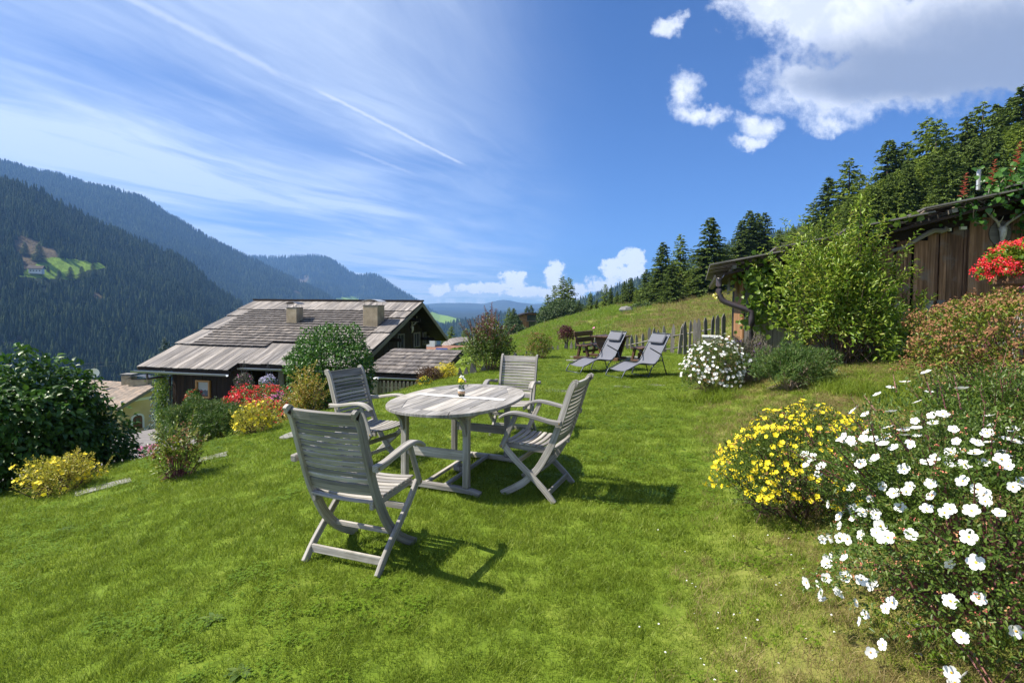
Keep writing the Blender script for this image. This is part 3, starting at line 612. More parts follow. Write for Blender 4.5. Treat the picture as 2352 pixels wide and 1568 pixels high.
# a mass of young trees filling the slope below and behind those
r_ = np.random.default_rng(12); fp = []
while len(fp) < 1100:
    y = r_.uniform(38, 130); x = r_.uniform(.40, 1.5)*y+r_.uniform(-3, 3)
    if x < 23: continue
    z = gz1(x, y); h = r_.uniform(5, 11)
    px, py, _ = proj((x, y, z+h))
    lim = np.interp(px, [1500, 1850, 1950, 2100, 2352, 4000], [900, 520, 440, 350, 260, 200])
    if py < lim+12: h = max(2.5, h-(lim+12-py)*y/FP)
    if proj((x, y, z+h))[1] < lim: continue
    fp.append((x, y, z-.2, h))
fp = np.array(fp); vs = [bpy.data.objects.new('young_conifer_%d' % k, CM[k]) for k in (1, 3, 4, 5)]
scatter('forest', fp[:, :3], r_.random(len(fp))*6.28, fp[:, 3], r_.integers(0, 4, len(fp)), vs, 'dense conifer forest on the hillside behind the shed')

# ------------------------------------------------------------------ mountains
def farcone(k):
    r = np.random.default_rng(k); mb = MB()
    for j in range(4):
        z0 = .06+.21*j; rr = (.21-.042*j)*r.uniform(.85, 1.15); n = 6; an = np.arange(n)*6.283/n+r.random()
        rad = rr*r.uniform(.75, 1.2, n); v = [(math.cos(a_)*q_, math.sin(a_)*q_, z0-r.uniform(0, .04)) for a_, q_ in zip(an, rad)]+[(0, 0, min(1, z0+.36))]
        mb.add(v, [(i, (i+1) % n, n) for i in range(n)])
    return bpy.data.objects.new('far_conifer_%d' % k, mb.mesh('far_conifer', M['farspruce']))
FC = [farcone(k) for k in range(4)]
def inpoly(px, py, poly):
    ins = np.zeros(np.shape(px), bool)
    for k in range(len(poly)):
        (x1, y1), (x2, y2) = poly[k], poly[(k+1) % len(poly)]
        if y1 == y2: continue
        ins ^= ((y1 > py) != (y2 > py)) & (px < (x2-x1)*(py-y1)/(y2-y1)+x1)
    return ins
def hill(name, ridge, dr, bot, pxs, nu, nv, amp, mat_, label, clear=None, prof=1., ns=150.):
    "ridge: skyline points, dr / bot: (depth) functions of px; the slope runs down from the ridge to the valley"
    px = np.linspace(pxs[0], pxs[1], nu); ry = np.interp(px, [q[0] for q in ridge], [q[1] for q in ridge]); V = np.zeros((nu, nv, 3))
    for i in range(nu):
        a_ = at(px[i], ry[i], dr(px[i])); db, zb = bot(px[i]); b_ = at(px[i], 700, db); b_[2] = zb
        tt = np.linspace(-.12, 1, nv)
        q = a_[None]+(b_-a_)[None]*tt[:, None]; q[:, 2] = a_[2]+(b_[2]-a_[2])*np.sign(tt)*np.abs(tt)**prof
        q[:, 2] = np.where(tt < 0, a_[2]+(b_[2]-a_[2])*np.abs(tt)*1.2, q[:, 2])
        V[i] = q
    tt = np.linspace(-.12, 1, nv)[None]*np.ones((nu, 1)); w_ = np.clip(tt*4, .12, 1)
    V[:, :, 2] += amp*fbm(V[:, :, 0]/ns, V[:, :, 1]/ns, 6)*w_
    ii_ = np.arange(nu*nv).reshape(nu, nv); F = np.stack([ii_[:-1, :-1], ii_[:-1, 1:], ii_[1:, 1:], ii_[1:, :-1]], -1).reshape(-1, 4)
    me = fastmesh(name, V.reshape(-1, 3), F, mat_, smooth=True)
    P = V.reshape(-1, 3); v_ = P-CAM; dd = v_@_f; sx = 1176+FP*(v_@_R)/dd; sy = PCY-FP*(v_@_U)/dd
    cl_ = np.zeros(len(P)); br = np.zeros(len(P)); nc = np.zeros(len(P))
    if clear:
        for kind, poly in clear:
            # soft mask: sample a few jittered points
            m_ = np.mean([inpoly(sx+a_, sy+b_, poly) for a_ in (-5, 0, 5) for b_ in (-2.5, 0, 2.5)], axis=0)
            if kind == 'g': cl_ = np.maximum(cl_, m_)
            else: br = np.maximum(br, m_)
        for kind, poly in clear:
            nc = np.maximum(nc, 1.4*np.mean([inpoly(sx+a_, sy+b_, poly) for a_ in (-4, 0, 4) for b_ in (-16, -11, -6, 0)], axis=0))
    for nm, arr in (('clear', cl_), ('brown', br)):
        q = me.attributes.new(nm, 'FLOAT', 'POINT'); q.data.foreach_set('value', arr.astype(np.float32))
    tag(link(name, me), label, None, None, 'structure')
    return V, nc.reshape(nu, nv), me
def hillmat(name, c1, c2, sc, cl_=(.22, .34, .04), br=(.16, .125, .075)):
    def fn(t):
        p = t.pos(); n = t.noise(p, sc, 6, .65); n2 = t.noise(p, sc*9, 4, .7)
        c_ = t.ramp(n*.4+n2*.6, [(.32, c1), (.68, c2)])
        c_ = t.mix(t.attr('brown').ss(.3, .7), c_, t.mix(n2, br, tuple(q*.5 for q in br)))
        return t.mix(t.attr('clear').ss(.35, .65), c_, t.mix(n2, cl_, tuple(q*.7 for q in cl_))), n2
    return material(name, fn, .95, 1., .05, bdist=6)
def forest_on(name, V, mask, n, hmin, hmax, label, vis=(-60, 2420), seed=0, tlim=(0., 1.), jit=1.):
    r = np.random.default_rng(seed); nu, nv = mask.shape; u = r.uniform(0, nu-1.001, n); v = r.uniform(nv*(.10+.9*tlim[0]), (nv-1.001)*tlim[1], n); i = u.astype(int); j = v.astype(int); fu = (u-i)[:, None]; fv = (v-j)[:, None]
    P = (V[i, j]*(1-fu)+V[i+1, j]*fu)*(1-fv)+(V[i, j+1]*(1-fu)+V[i+1, j+1]*fu)*fv; mk = mask[i, j]
    keep = mk < .35; P = P[keep]; P[:, 2] -= .5; n = len(P); h = r.uniform(hmin, hmax, n)
    scatter(name, P, r.random(n)*6.28, h, r.integers(0, 4, n), FC, label)
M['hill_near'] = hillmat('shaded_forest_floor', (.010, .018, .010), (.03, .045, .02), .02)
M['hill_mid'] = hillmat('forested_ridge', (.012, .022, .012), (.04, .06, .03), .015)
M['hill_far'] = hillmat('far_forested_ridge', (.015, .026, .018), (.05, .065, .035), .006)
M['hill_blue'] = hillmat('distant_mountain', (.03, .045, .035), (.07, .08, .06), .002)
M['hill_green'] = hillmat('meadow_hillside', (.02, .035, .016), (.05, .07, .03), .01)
meadow = [(26, 640), (60, 612), (92, 592), (120, 590), (160, 594), (238, 603), (242, 618), (190, 640), (120, 638), (60, 640)]
meadow = [(30, 634), (78, 612), (96, 594), (125, 591), (165, 594), (236, 604), (243, 616), (196, 622), (176, 644), (120, 640), (60, 636)]
scree = [(28, 543), (55, 540), (92, 556), (120, 566), (135, 590), (100, 598), (80, 612), (50, 622), (52, 590), (32, 566)]
ridge1 = [(-700, 250), (-300, 330), (-100, 385), (0, 413), (50, 428), (100, 443), (150, 475), (212, 503), (275, 533), (350, 565), (400, 585), (450, 613), (488, 653), (540, 690), (620, 735), (760, 790), (1000, 850)]
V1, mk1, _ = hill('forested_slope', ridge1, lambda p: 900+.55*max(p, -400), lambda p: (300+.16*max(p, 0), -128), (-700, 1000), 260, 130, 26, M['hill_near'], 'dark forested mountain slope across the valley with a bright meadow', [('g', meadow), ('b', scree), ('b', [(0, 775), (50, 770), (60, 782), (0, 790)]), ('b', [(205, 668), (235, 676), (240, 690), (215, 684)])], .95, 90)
forest_on('slope_forest', V1, mk1, 42000, 6, 15, 'dense dark conifer forest covering the near mountain slope', seed=1)
ridge2 = [(-900, 240), (-200, 330), (0, 372), (30, 380), (60, 388), (90, 397), (135, 402), (160, 412), (215, 428), (260, 434), (300, 447), (330, 455), (360, 473), (380, 490), (430, 517), (480, 547), (540, 577), (600, 607), (650, 630), (700, 655), (740, 672), (770, 694), (840, 740), (1000, 800)]
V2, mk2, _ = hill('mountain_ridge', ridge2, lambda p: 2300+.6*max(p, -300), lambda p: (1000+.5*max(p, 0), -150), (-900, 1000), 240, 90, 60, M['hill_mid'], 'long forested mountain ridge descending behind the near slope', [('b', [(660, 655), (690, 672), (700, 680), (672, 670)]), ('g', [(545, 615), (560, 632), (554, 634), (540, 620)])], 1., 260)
forest_on('ridge_forest', V2, mk2, 42000, 15, 26, 'far forest on the long mountain ridge', seed=2, tlim=(0, .75))
ridge3 = [(500, 600), (575, 592), (620, 593), (700, 590), (735, 590), (770, 604), (800, 626), (820, 638), (850, 633), (875, 640), (900, 658), (940, 683), (965, 697), (1000, 722), (1060, 760), (1160, 800)]
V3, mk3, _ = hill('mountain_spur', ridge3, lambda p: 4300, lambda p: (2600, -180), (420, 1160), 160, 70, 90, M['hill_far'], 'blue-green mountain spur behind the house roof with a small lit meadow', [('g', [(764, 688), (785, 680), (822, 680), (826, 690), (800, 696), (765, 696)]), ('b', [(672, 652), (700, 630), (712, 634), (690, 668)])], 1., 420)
forest_on('spur_forest', V3, mk3, 16000, 22, 40, 'hazy forest on the far mountain spur', seed=4, tlim=(0, .8))
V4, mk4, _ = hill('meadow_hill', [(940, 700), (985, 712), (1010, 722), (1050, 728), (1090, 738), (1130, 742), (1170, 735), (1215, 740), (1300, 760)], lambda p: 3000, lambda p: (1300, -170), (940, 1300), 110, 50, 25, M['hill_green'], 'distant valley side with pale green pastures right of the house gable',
   [('g', [(985, 714), (1030, 726), (1062, 735), (1058, 746), (1020, 744), (985, 728)]), ('g', [(1000, 744), (1020, 748), (1024, 762), (1008, 772), (995, 752)]), ('g', [(1040, 766), (1062, 764), (1066, 774), (1042, 778)])], 1., 300)
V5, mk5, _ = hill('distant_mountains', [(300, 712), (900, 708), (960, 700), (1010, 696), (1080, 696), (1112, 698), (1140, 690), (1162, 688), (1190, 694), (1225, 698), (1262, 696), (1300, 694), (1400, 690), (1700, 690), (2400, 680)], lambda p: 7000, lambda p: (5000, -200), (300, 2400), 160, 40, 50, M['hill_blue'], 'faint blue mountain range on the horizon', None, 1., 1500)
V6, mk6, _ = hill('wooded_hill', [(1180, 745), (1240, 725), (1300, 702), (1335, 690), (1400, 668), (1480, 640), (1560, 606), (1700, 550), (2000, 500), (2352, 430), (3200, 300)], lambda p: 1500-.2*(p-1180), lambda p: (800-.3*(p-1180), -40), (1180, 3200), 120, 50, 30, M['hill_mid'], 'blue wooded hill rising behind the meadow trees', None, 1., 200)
forest_on('hill_forest', V6, mk6, 9000, 12, 22, 'hazy forest on the hill behind the meadow trees', seed=6, tlim=(0, .8))
V7, mk7, _ = hill('dark_ridge', [(1020, 748), (1060, 738), (1100, 734), (1130, 722), (1165, 722), (1230, 736), (1300, 750)], lambda p: 1900, lambda p: (1000, -150), (1000, 1320), 70, 40, 14, M['hill_mid'], 'dark wooded ridge between the pastures and the far mountains', None, 1., 150)
forest_on('dark_ridge_forest', V7, mk7, 4000, 12, 20, 'dark wood on the low ridge in the middle distance', seed=7, tlim=(0, .9))
# farmstead on the meadow across the valley, and single trees there
def onhill(V, px, py):
    P = V.reshape(-1, 3); v_ = P-CAM; dd = v_@_f; sx = 1176+FP*(v_@_R)/dd; sy = PCY-FP*(v_@_U)/dd; k = np.argmin((sx-px)**2+(sy-py)**2); return P[k]
fh = onhill(V1, 84, 628)
o = thing('farmhouse', 'tiny white farmhouse with a dark roof on the meadow across the valley', 'house', tuple(fh+np.array([0, 0, 1])), .4)
MB().box((0, 0, 3), (13, 8, 7)).build('wall', M['whitewall'], o)
MB().add([(-8, -6, 5.6), (8, -6, 5.6), (8, 0, 9.6), (-8, 0, 9.6), (8, 6, 5.6), (-8, 6, 5.6), (-8, -6, 5.9), (8, -6, 5.9), (8, 0, 9.9), (-8, 0, 9.9), (8, 6, 5.9), (-8, 6, 5.9)], [(0, 1, 2, 3), (3, 2, 4, 5), (6, 9, 8, 7), (9, 11, 10, 8), (0, 6, 7, 1), (5, 4, 10, 11)]).build('roof', M['darkwood'], o)
for k in range(4): MB().box((-4.5+3*k, -4.05, 3.2), (1.1, .2, 1.4)).build('window', M['glass'], o)
tg = 'single trees round the meadow across the valley'
for (px, py, h, lb) in [(135, 642, 15, 'lone dark tree low on the edge of the meadow across the valley'), (160, 640, 17, 'slim tree between two others at the meadow foot across the valley'), (190, 646, 20, 'darkest round tree at the foot of the far meadow'), (91, 600, 26, 'tall dark spruce standing in the meadow corner by the scree'), (110, 626, 8, 'small tree beside the tiny white farmhouse'), (212, 640, 22, 'tree at the right end of the far meadow'), (60, 586, 18, 'spruce on the brown clearing above the far meadow')]:
    p = onhill(V1, px, py); o = thing('conifer_tree', lb, 'tree', tuple(p), 1, tg); o.scale = (h*1.3, h*1.3, h); link('crown', CM[3], o); link('trunk', tm, o)

# ------------------------------------------------------------------ haze
far_z = 1500.
hz = bpy.data.materials.new('haze_air'); hz.use_nodes = True; nt = hz.node_tree; nt.nodes.clear(); pv = nt.nodes.new('ShaderNodeVolumePrincipled'); ou = nt.nodes.new('ShaderNodeOutputMaterial')
pv.inputs['Color'].default_value = (.24, .49, 1, 1); pv.inputs['Density'].default_value = 1.35e-4; pv.inputs['Anisotropy'].default_value = .1; nt.links.new(pv.outputs[0], ou.inputs['Volume'])
hb = MB(); hb.box((0, 3100, 290), (19000, 9200, 1380)); hazeo = tag(hb.build('haze', hz), 'thin blue haze over the valley', None, None, 'stuff')

# ------------------------------------------------------------------ garden chairs
def lerp_path(pts, n):
    P = np.array(pts, float); tt = np.linspace(0, len(P)-1, n); out = []
    for q in tt:
        i = int(min(max(math.floor(q), 0), len(P)-2)); u = q-i; p0 = P[max(i-1, 0)]; p1 = P[i]; p2 = P[i+1]; p3 = P[min(i+2, len(P)-1)]
        out.append(.5*((2*p1)+(-p0+p2)*u+(2*p0-5*p1+4*p2-p3)*u*u+(-p0+3*p1-3*p2+p3)*u**3))
    return np.array(out)
STILE = lerp_path([(-.415, .972), (-.388, .978), (-.358, .93), (-.325, .83), (-.285, .70), (-.245, .58), (-.205, .475), (-.15, .365), (-.07, .235), (.06, .105), (.245, -.01)], 30)
RLEG = lerp_path([(.225, .425), (.15, .345), (.05, .255), (-.06, .165), (-.16, .075), (-.235, -.01)], 14)
def chair():
    o = thing('garden_armchair', '', 'chair')
    for s_ in (-1, 1):
        w_ = np.interp(np.arange(30), [0, 2, 4, 14, 20, 29], [.045, .062, .05, .052, .058, .058])
        MB().sweep([(s_*.236, y, z) for y, z in STILE], .026, w_, (1, 0, 0)).build('back_leg_stile', M['teak'], o, bevel=.005)
        MB().sweep([(s_*.265, y, z) for y, z in RLEG], .026, .048, (1, 0, 0)).build('leg', M['teak'], o, bevel=.004)
        arm = lerp_path([(-.30, .655), (-.20, .663), (-.08, .685), (.04, .705), (.13, .708), (.20, .685), (.245, .655)], 16)
        ar = MB().sweep([(s_*.292, y, z) for y, z in arm], np.interp(np.arange(16), [0, 4, 10, 15], [.04, .05, .062, .058]), np.interp(np.arange(16), [0, 3, 15], [.045, .032, .022]), (1, 0, 0)).build('armrest', M['teak'], o, bevel=.006)
        MB().ball((s_*.3135, -.285, .656), (.002, .008, .008), 0, 8).build('screw', M['brass'], ar)
        su = MB().bar((s_*.283, .10, .695), (s_*.283, .235, .40), .022, .042, (0, 1, .4)).build('arm_support', M['teak'], o, bevel=.006)
        MB().ball((s_*.295, .228, .418), (.003, .009, .009), 0, 8).build('bolt', M['brass'], su)
        MB().bar((s_*.208, -.215, .395), (s_*.208, .235, .412), .026, .042).build('seat_rail', M['teak'], o, bevel=.004)
    xs = np.linspace(-1, 1, 7)
    n = 9
    for k in range(n):
        y = -.20+.42*k/(n-1)+.01; z = .422+.016*(y+.2)/.4
        p = [(x*.226, y-.010*(x*x)*(k < 2), z-.016*(1-x*x)+.004) for x in xs]
        MB().sweep(p, .038, .014, (0, 1, 0)).build('seat_slat', M['teak'], o, bevel=.003)
    n = 14
    for k in range(n):
        z = .485+(.955-.485)*k/(n-1); y = float(np.interp(z, STILE[::-1, 1], STILE[::-1, 0])); dy = .055; a_ = math.atan2(-.32, 1)
        up = np.array([0, -.30, .954]); wd = .030 if 0 < k < n-1 else (.05 if k == 0 else .058)
        if k == n-1: z = .957; y = -.372
        p = [(x*.226, y-.022*(1-x*x), z) for x in xs]
        nm = 'back_slat' if 0 < k < n-1 else ('top_rail' if k else 'back_rail')
        MB().sweep(p, wd, .013 if k < n-1 else .022, tuple(up)).build(nm, M['teak'], o, bevel=.003)
    def inter(P, z): return float(np.interp(z, P[::-1, 1], P[::-1, 0]))
    MB().bar((-.253, inter(RLEG, .055), .06), (.253, inter(RLEG, .055), .06), .018, .05).build('stretcher', M['teak'], o, bevel=.003)
    MB().bar((-.253, inter(RLEG, .30)-.01, .295), (.253, inter(RLEG, .30)-.01, .295), .018, .042).build('stretcher', M['teak'], o, bevel=.003)
    MB().bar((-.224, inter(STILE, .14), .15), (.224, inter(STILE, .14), .15), .018, .032).build('stretcher', M['teak'], o, bevel=.003)
    return o
ch0 = chair()
chairs = [(-.952, 3.27, .000, .340, 'weathered armchair nearest the camera with its slatted back turned to us'), (.246, 4.46, 0, -1.160, 'weathered armchair at the right of the table seen side on, legs crossed in an X'),
          (-1.43, 5.25, -.075, 2.04, 'weathered armchair left of the table, its dark shaded back before the green bush'), (.01, 6.45, -.05, 3.40, 'weathered armchair at the far end of the table facing the camera, sunlit slats')]
for k, (x, y, z, a_, lb) in enumerate(chairs):
    o = ch0 if k == 0 else copy_tree(ch0)
    o.location = (x, y, z+.012); o.rotation_euler = (0, 0, -a_); o['label'] = lb; o['group'] = 'wooden armchairs round the table'
# ------------------------------------------------------------------ table
TX, TY, TA = -.49, 4.86, R(20)
tb = thing('garden_table', 'oval weathered teak table in the middle of the lawn', 'table', (TX, TY, 0), -TA)
HL, HW = .83, .56
def outl(y, hl=HL, hw=HW, e=2.35): return hw*max(0, 1-abs(y/hl)**e)**(1/e)
inn = [(-.40, -.28), (-.40, .28), (-.23, .66), (.23, .66), (.40, .28), (.40, -.28), (.23, -.66), (-.23, -.66)]
def innx(y):
    y = abs(y); return .40 if y < .28 else .40-(y-.28)/.38*.17
def outpt(an, k=1.):
    c_, s_ = math.cos(an), math.sin(an); e = 2.35; r = 1/((abs(c_)/HW)**e+(abs(s_)/HL)**e)**(1/e); return (c_*r*k, s_*r*k)
ic = [math.atan2(y, x) for x, y in inn]
for k in range(8):
    a0 = ic[k]; a1 = ic[(k+1) % 8]
    dlt = (a1-a0+math.pi) % (2*math.pi)-math.pi; g = .004*np.sign(dlt)
    pts = [outpt(a0+g+(dlt-2*g)*q/8) for q in range(9)]
    i0 = np.array(inn[k]); i1 = np.array(inn[(k+1) % 8]); pts += [tuple(i1+(i0-i1)*.006), tuple(i0+(i1-i0)*.006)]
    if dlt < 0: pts = pts[::-1]
    zz = .0012*(k % 3)
    MB().poly(pts, .712, .738+zz).build('rim_board', M['teak'], tb, bevel=.003)
nb = 9
for k in range(nb):
    x0 = -.398+.796*k/nb+.0022; x1 = -.398+.796*(k+1)/nb-.0022
    def ymax(x): x = abs(x); return .657 if x < .23 else .657-(x-.23)/.17*.375
    pts = [(x0, -ymax(x0)), (x1, -ymax(x1)), (x1, ymax(x1)), (x0, ymax(x0))]
    if x0 < .23 < x1: pts = [(x0, -ymax(x0)), (.23, -.657), (x1, -ymax(x1)), (x1, ymax(x1)), (.23, .657), (x0, ymax(x0))]
    if x0 < -.23 < x1: pts = [(x0, -ymax(x0)), (-.23, -.657), (x1, -ymax(x1)), (x1, ymax(x1)), (-.23, .657), (x0, ymax(x0))]
    MB().poly(pts, .714, .736+.0008*(k % 2)).build('tabletop_board', M['teak'], tb, bevel=.0015)
for sx in (-1, 1):
    MB().box((sx*.33, 0, .685), (.024, 1.12, .055)).build('apron', M['teak'], tb)
for sy in (-1, 1):
    MB().box((0, sy*.57, .683), (.63, .024, .05)).build('apron', M['teak'], tb)
    MB().box((0, sy*.49, .335), (.55, .024, .085)).build('stretcher', M['teak'], tb, bevel=.004)
    p = [(x, sy*.49, z) for x, z in ((-.43, .018), (-.36, .036), (-.2, .045), (.2, .045), (.36, .036), (.43, .018))]
    MB().sweep(p, .06, .045, (0, 1, 0)).build('foot_rail', M['teak'], tb, bevel=.006)
    for sx in (-1, 1):
        MB().box((sx*.30, sy*.49, .37), (.055, .055, .61)).build('leg', M['teak'], tb, bevel=.006)
        b_ = lerp_path([(sx*.30, sy*.52, .52), (sx*.30, sy*.545, .62), (sx*.30, sy*.63, .70)], 7)
        MB().sweep(b_, .03, .05, (1, 0, 0)).build('bracket', M['teak'], tb, bevel=.003)
for sx in (-1, 1): MB().box((sx*.095, 0, .058), (.035, .97, .028)).build('floor_stretcher', M['teak'], tb, bevel=.003)
MB().lathe([(.032, .045), (.062, .045), (.062, .085), (.032, .085)], (0, 0, 0), 18).build('parasol_ring', M['teak'], tb)
def tl(x, y, z=0):
    return (TX+x*math.cos(TA)+y*math.sin(TA), TY-x*math.sin(TA)+y*math.cos(TA), z)
rn = thing('table_runner', 'narrow white cloth runner laid across the oval table', 'cloth', tl(0, 0, .7395), -TA)
MB().sweep([(x, .01*math.sin(x*5), .0022+.0008*math.sin(x*31)) for x in np.linspace(-.45, .45, 24)], .085, .002, (0, 1, 0)).build('fabric', M['cloth'], rn)
vs_ = thing('flower_jar', 'small glass jar with a burlap and lace band standing on the white runner', 'vase', tl(.01, .01, .7425))
MB().lathe([(.001, .0), (.030, .001), (.033, .01), (.033, .075), (.028, .088), (.025, .092), (.026, .105), (.022, .105), (.0215, .09), (.029, .074), (.029, .008), (.001, .006)], n=20).build('glass_body', M['jar'], vs_, True)
MB().lathe([(.0335, .030), (.0342, .031), (.0342, .052), (.0335, .053)], n=20).build('burlap_band', M['burlap'], vs_, True)
MB().lathe([(.0335, .054), (.0345, .055), (.0345, .070), (.0335, .071)], n=20).build('lace_band', M['cloth'], vs_, True)
def flower_mesh(name, pet, cen, n=5, r=1., cup=.22, wide=.86, cr=.17):
    V = []; F = []; mi = []
    for k in range(n):
        a_ = 6.283*k/n; d_ = np.array([math.cos(a_), math.sin(a_), 0]); s_ = np.array([-math.sin(a_), math.cos(a_), 0]); b = len(V); z = np.array([0, 0, 1.])
        V += [d_*.06*r, d_*.45*r+s_*wide*.5*r+z*cup*.35*r, d_*.85*r+s_*wide*.42*r+z*cup*.75*r, d_*1.0*r+z*cup*r*.8, d_*.85*r-s_*wide*.42*r+z*cup*.75*r, d_*.45*r-s_*wide*.5*r+z*cup*.35*r, d_*.55*r+z*cup*.22*r]
        F += [(b, b+5, b+6), (b+5, b+4, b+6), (b+4, b+3, b+6), (b+3, b+2, b+6), (b+2, b+1, b+6), (b+1, b, b+6)]; mi += [0]*6
    b = len(V); V += [(0, 0, .14*r)]+[(cr*math.cos(6.283*k/6)*r, cr*math.sin(6.283*k/6)*r, .07*r) for k in range(6)]; F += [(b, b+1+k, b+1+(k+1) % 6) for k in range(6)]; mi += [1]*6
    return fastmesh(name, V, F, [pet, cen], mi)
FLW = flower_mesh('white_flower', M['white'], M['centre']); FLY = flower_mesh('yellow_flower', M['yellowp'], M['centre'], 5, 1., .35, .8)
FLL = flower_mesh('lilac_flower', M['lilacp'], M['centre'], 5, 1, .2, .8, .1); FLP = flower_mesh('pink_flower', M['pinkp'], M['centre'], 5, 1, .2, .8, .1)
def orient(n):
    n = np.array(n, float); n /= np.linalg.norm(n); a_ = np.cross(n, [.3, .9, .2]); a_ /= np.linalg.norm(a_); b_ = np.cross(n, a_); return Matrix(np.stack([a_, b_, n], 1).tolist()).to_4x4()
def put_flower(nm, me, p, n, r, parent):
    o = link(nm, me, parent); o.matrix_local = Matrix.Translation(Vector(p))@orient(n)@Matrix.Rotation(random.random()*6.28, 4, 'Z')@Matrix.Scale(r, 4); return o
po = thing('flower_posy', 'tiny bunch of yellow and white flowers in the jar on the table', 'flowers', tl(.01, .01, .76)); sm = MB()
for k, (x, y, z, me, r) in enumerate([(-.012, -.015, .145, FLY, .017), (.006, -.018, .132, FLY, .016), (-.02, .0, .125, FLY, .014), (.02, .005, .155, FLW, .011), (.028, -.005, .148, FLW, .011), (.012, .01, .172, FLW, .011), (-.006, .012, .178, FLW, .010), (.035, .008, .138, FLW, .010), (.0, .015, .16, FLW, .01), (.04, -.01, .125, FLP, .009), (-.015, .01, .165, FLW, .010)]):
    sm.tube([(x*.2, y*.2, -.01), (x*.5, y*.5, .07), (x, y, z)], .0012, 4); put_flower('blossom', me, (x, y, z), (x*12, y*12-.4, .7), r, po)
sm.build('stems', M['leaf_lime'], po)
Vv, Ff = leaves(rng.normal(size=(30, 3))*[.013, .013, .02]+[0, 0, .11], rng.normal(size=(30, 3)), rng.normal(size=(30, 3)), .022, .010); link('leaf_sprays', fastmesh('leaf_sprays', Vv, Ff, M['leaf_lime']), po)

# ------------------------------------------------------------------ loungers
def lounger():
    o = thing('sun_lounger', '', 'sun lounger'); W2 = .29
    for s_ in (-1, 1):
        a_ = lerp_path([(0, .012), (.03, .07), (.10, .165), (.2, .20), (.42, .285), (.56, .315), (.75, .30), (.95, .285), (1.06, .36), (1.22, .62), (1.42, .93), (1.45, .975)], 40)
        MB().tube([(s_*W2, y, z) for y, z in a_], .013, 8).build('side_tube', M['steel'], o, True)
        MB().tube(lerp_path([(s_*W2, 1.06, .36), (s_*W2, .92, .24), (s_*W2, .84, .13), (s_*W2, .79, -.01)], 10), .013, 8).build('leg', M['steel'], o, True)
        MB().tube([(s_*(W2+.02), 1.15, .50), (s_*(W2+.02), 1.22, .30), (s_*(W2+.02), 1.34, -.01)], .013, 8).build('leg', M['steel'], o, True)
        MB().tube([(s_*(W2+.02), .80, .665), (s_*(W2+.02), 1.15, .50)], .014, 8).build('armrest', M['steel'], o, True)
    for (y, z) in ((0, .012), (1.45, .975), (.79, .004), (1.20, .36)):
        MB().tube([(-W2, y, z), (W2, y, z)], .012, 8).build('cross_tube', M['steel'], o, True)
    sl = lerp_path([(.11, .170), (.2, .185), (.42, .272), (.56, .308), (.75, .285), (.93, .270), (1.06, .355), (1.22, .605), (1.42, .93), (1.445, .97)], 40)
    V = []; F = []; uv = []; xs = np.linspace(-.275, .275, 9)
    for i, (y, z) in enumerate(sl):
        for j, x in enumerate(xs): V.append((x, y+.012*(1-(x/.275)**2)*(y > 1), z-.022*(1-(x/.275)**2))); uv.append((x, i*.04))
    n = 9; F = [(i*n+j, i*n+j+1, i*n+n+j+1, i*n+n+j) for i in range(39) for j in range(n-1)]
    mb = MB(); mb.add(V, F, uv); s_ = mb.build('sling', M['sling'], o, True); so = s_.modifiers.new('thick', 'SOLIDIFY'); so.thickness = .004
    dr = np.array([0, .53, .85]); nr = np.array([0, -.85, .53]); c_ = np.array([0, 1.355, .835])+nr*.035
    Mx = np.stack([np.array([1, 0, 0]), dr, nr], 1)
    pl = MB().box(c_, (.46, .24, .055), Mx).build('headrest_pillow', M['sling'], o, bevel=.02)
    return o
l0 = lounger(); l0.location = (1.50, 12.45, .02); l0.rotation_euler = (0, 0, -R(60)); tag(l0, 'grey fabric lounger on the left of the two, nearer the picnic table', None, 'grey loungers on the lawn')
l1 = copy_tree(l0); l1.location = (2.33, 11.65, .02); l1.rotation_euler = (0, 0, -R(62)); tag(l1, 'grey fabric lounger on the right of the two, nearer the white flowering bush', None, 'grey loungers on the lawn')
# ------------------------------------------------------------------ picnic set
def bench(loc, az, L, back, lb, nm='garden_bench', cat='bench'):
    o = thing(nm, lb, cat, loc, -az)
    for k in range(2): MB().box((-.095+.19*k, L/2, .44), (.18, L, .045)).build('seat_plank', M['picnic'], o, bevel=.01)
    for y in (.12, L-.12):
        MB().box((0, y, .06), (.62 if back else .42, .10, .10)).build('foot_beam', M['picnic'], o, bevel=.01)
        for s_ in (-1, 1): MB().bar((s_*.17, y, .10), (s_*.10, y, .42), .07, .10, (0, 1, 0)).build('leg', M['picnic'], o, bevel=.01)
        if back: MB().bar((-.17, y, .42), (-.29, y, .86), .06, .09, (0, 1, 0)).build('back_post', M['picnic'], o, bevel=.01)
    if back:
        for z, x in ((.60, -.215), (.78, -.265)): MB().bar((x+.02, 0, z), (x+.02, L, z), .035, .15, (0, -.15, 1)).build('back_plank', M['picnic'], o, bevel=.01)
    MB().box((0, L/2, .25), (.05, L-.3, .08)).build('stretcher', M['picnic'], o)
    return o
bench((2.12, 15.55, .0), R(33), 1.35, True, 'brown wooden bench with a two-plank back left of the picnic table')
bench((3.60, 14.75, .0), R(36), .75, False, 'low brown backless bench between the two loungers', 'backless_bench')
o = thing('picnic_table', 'sturdy brown picnic table behind the left lounger', 'table', (2.74, 15.15, 0), -R(35))
for k in range(5): MB().box((-.36+.18*k, .48, .735), (.172, .96, .05)).build('tabletop_plank', M['picnic'], o, bevel=.008)
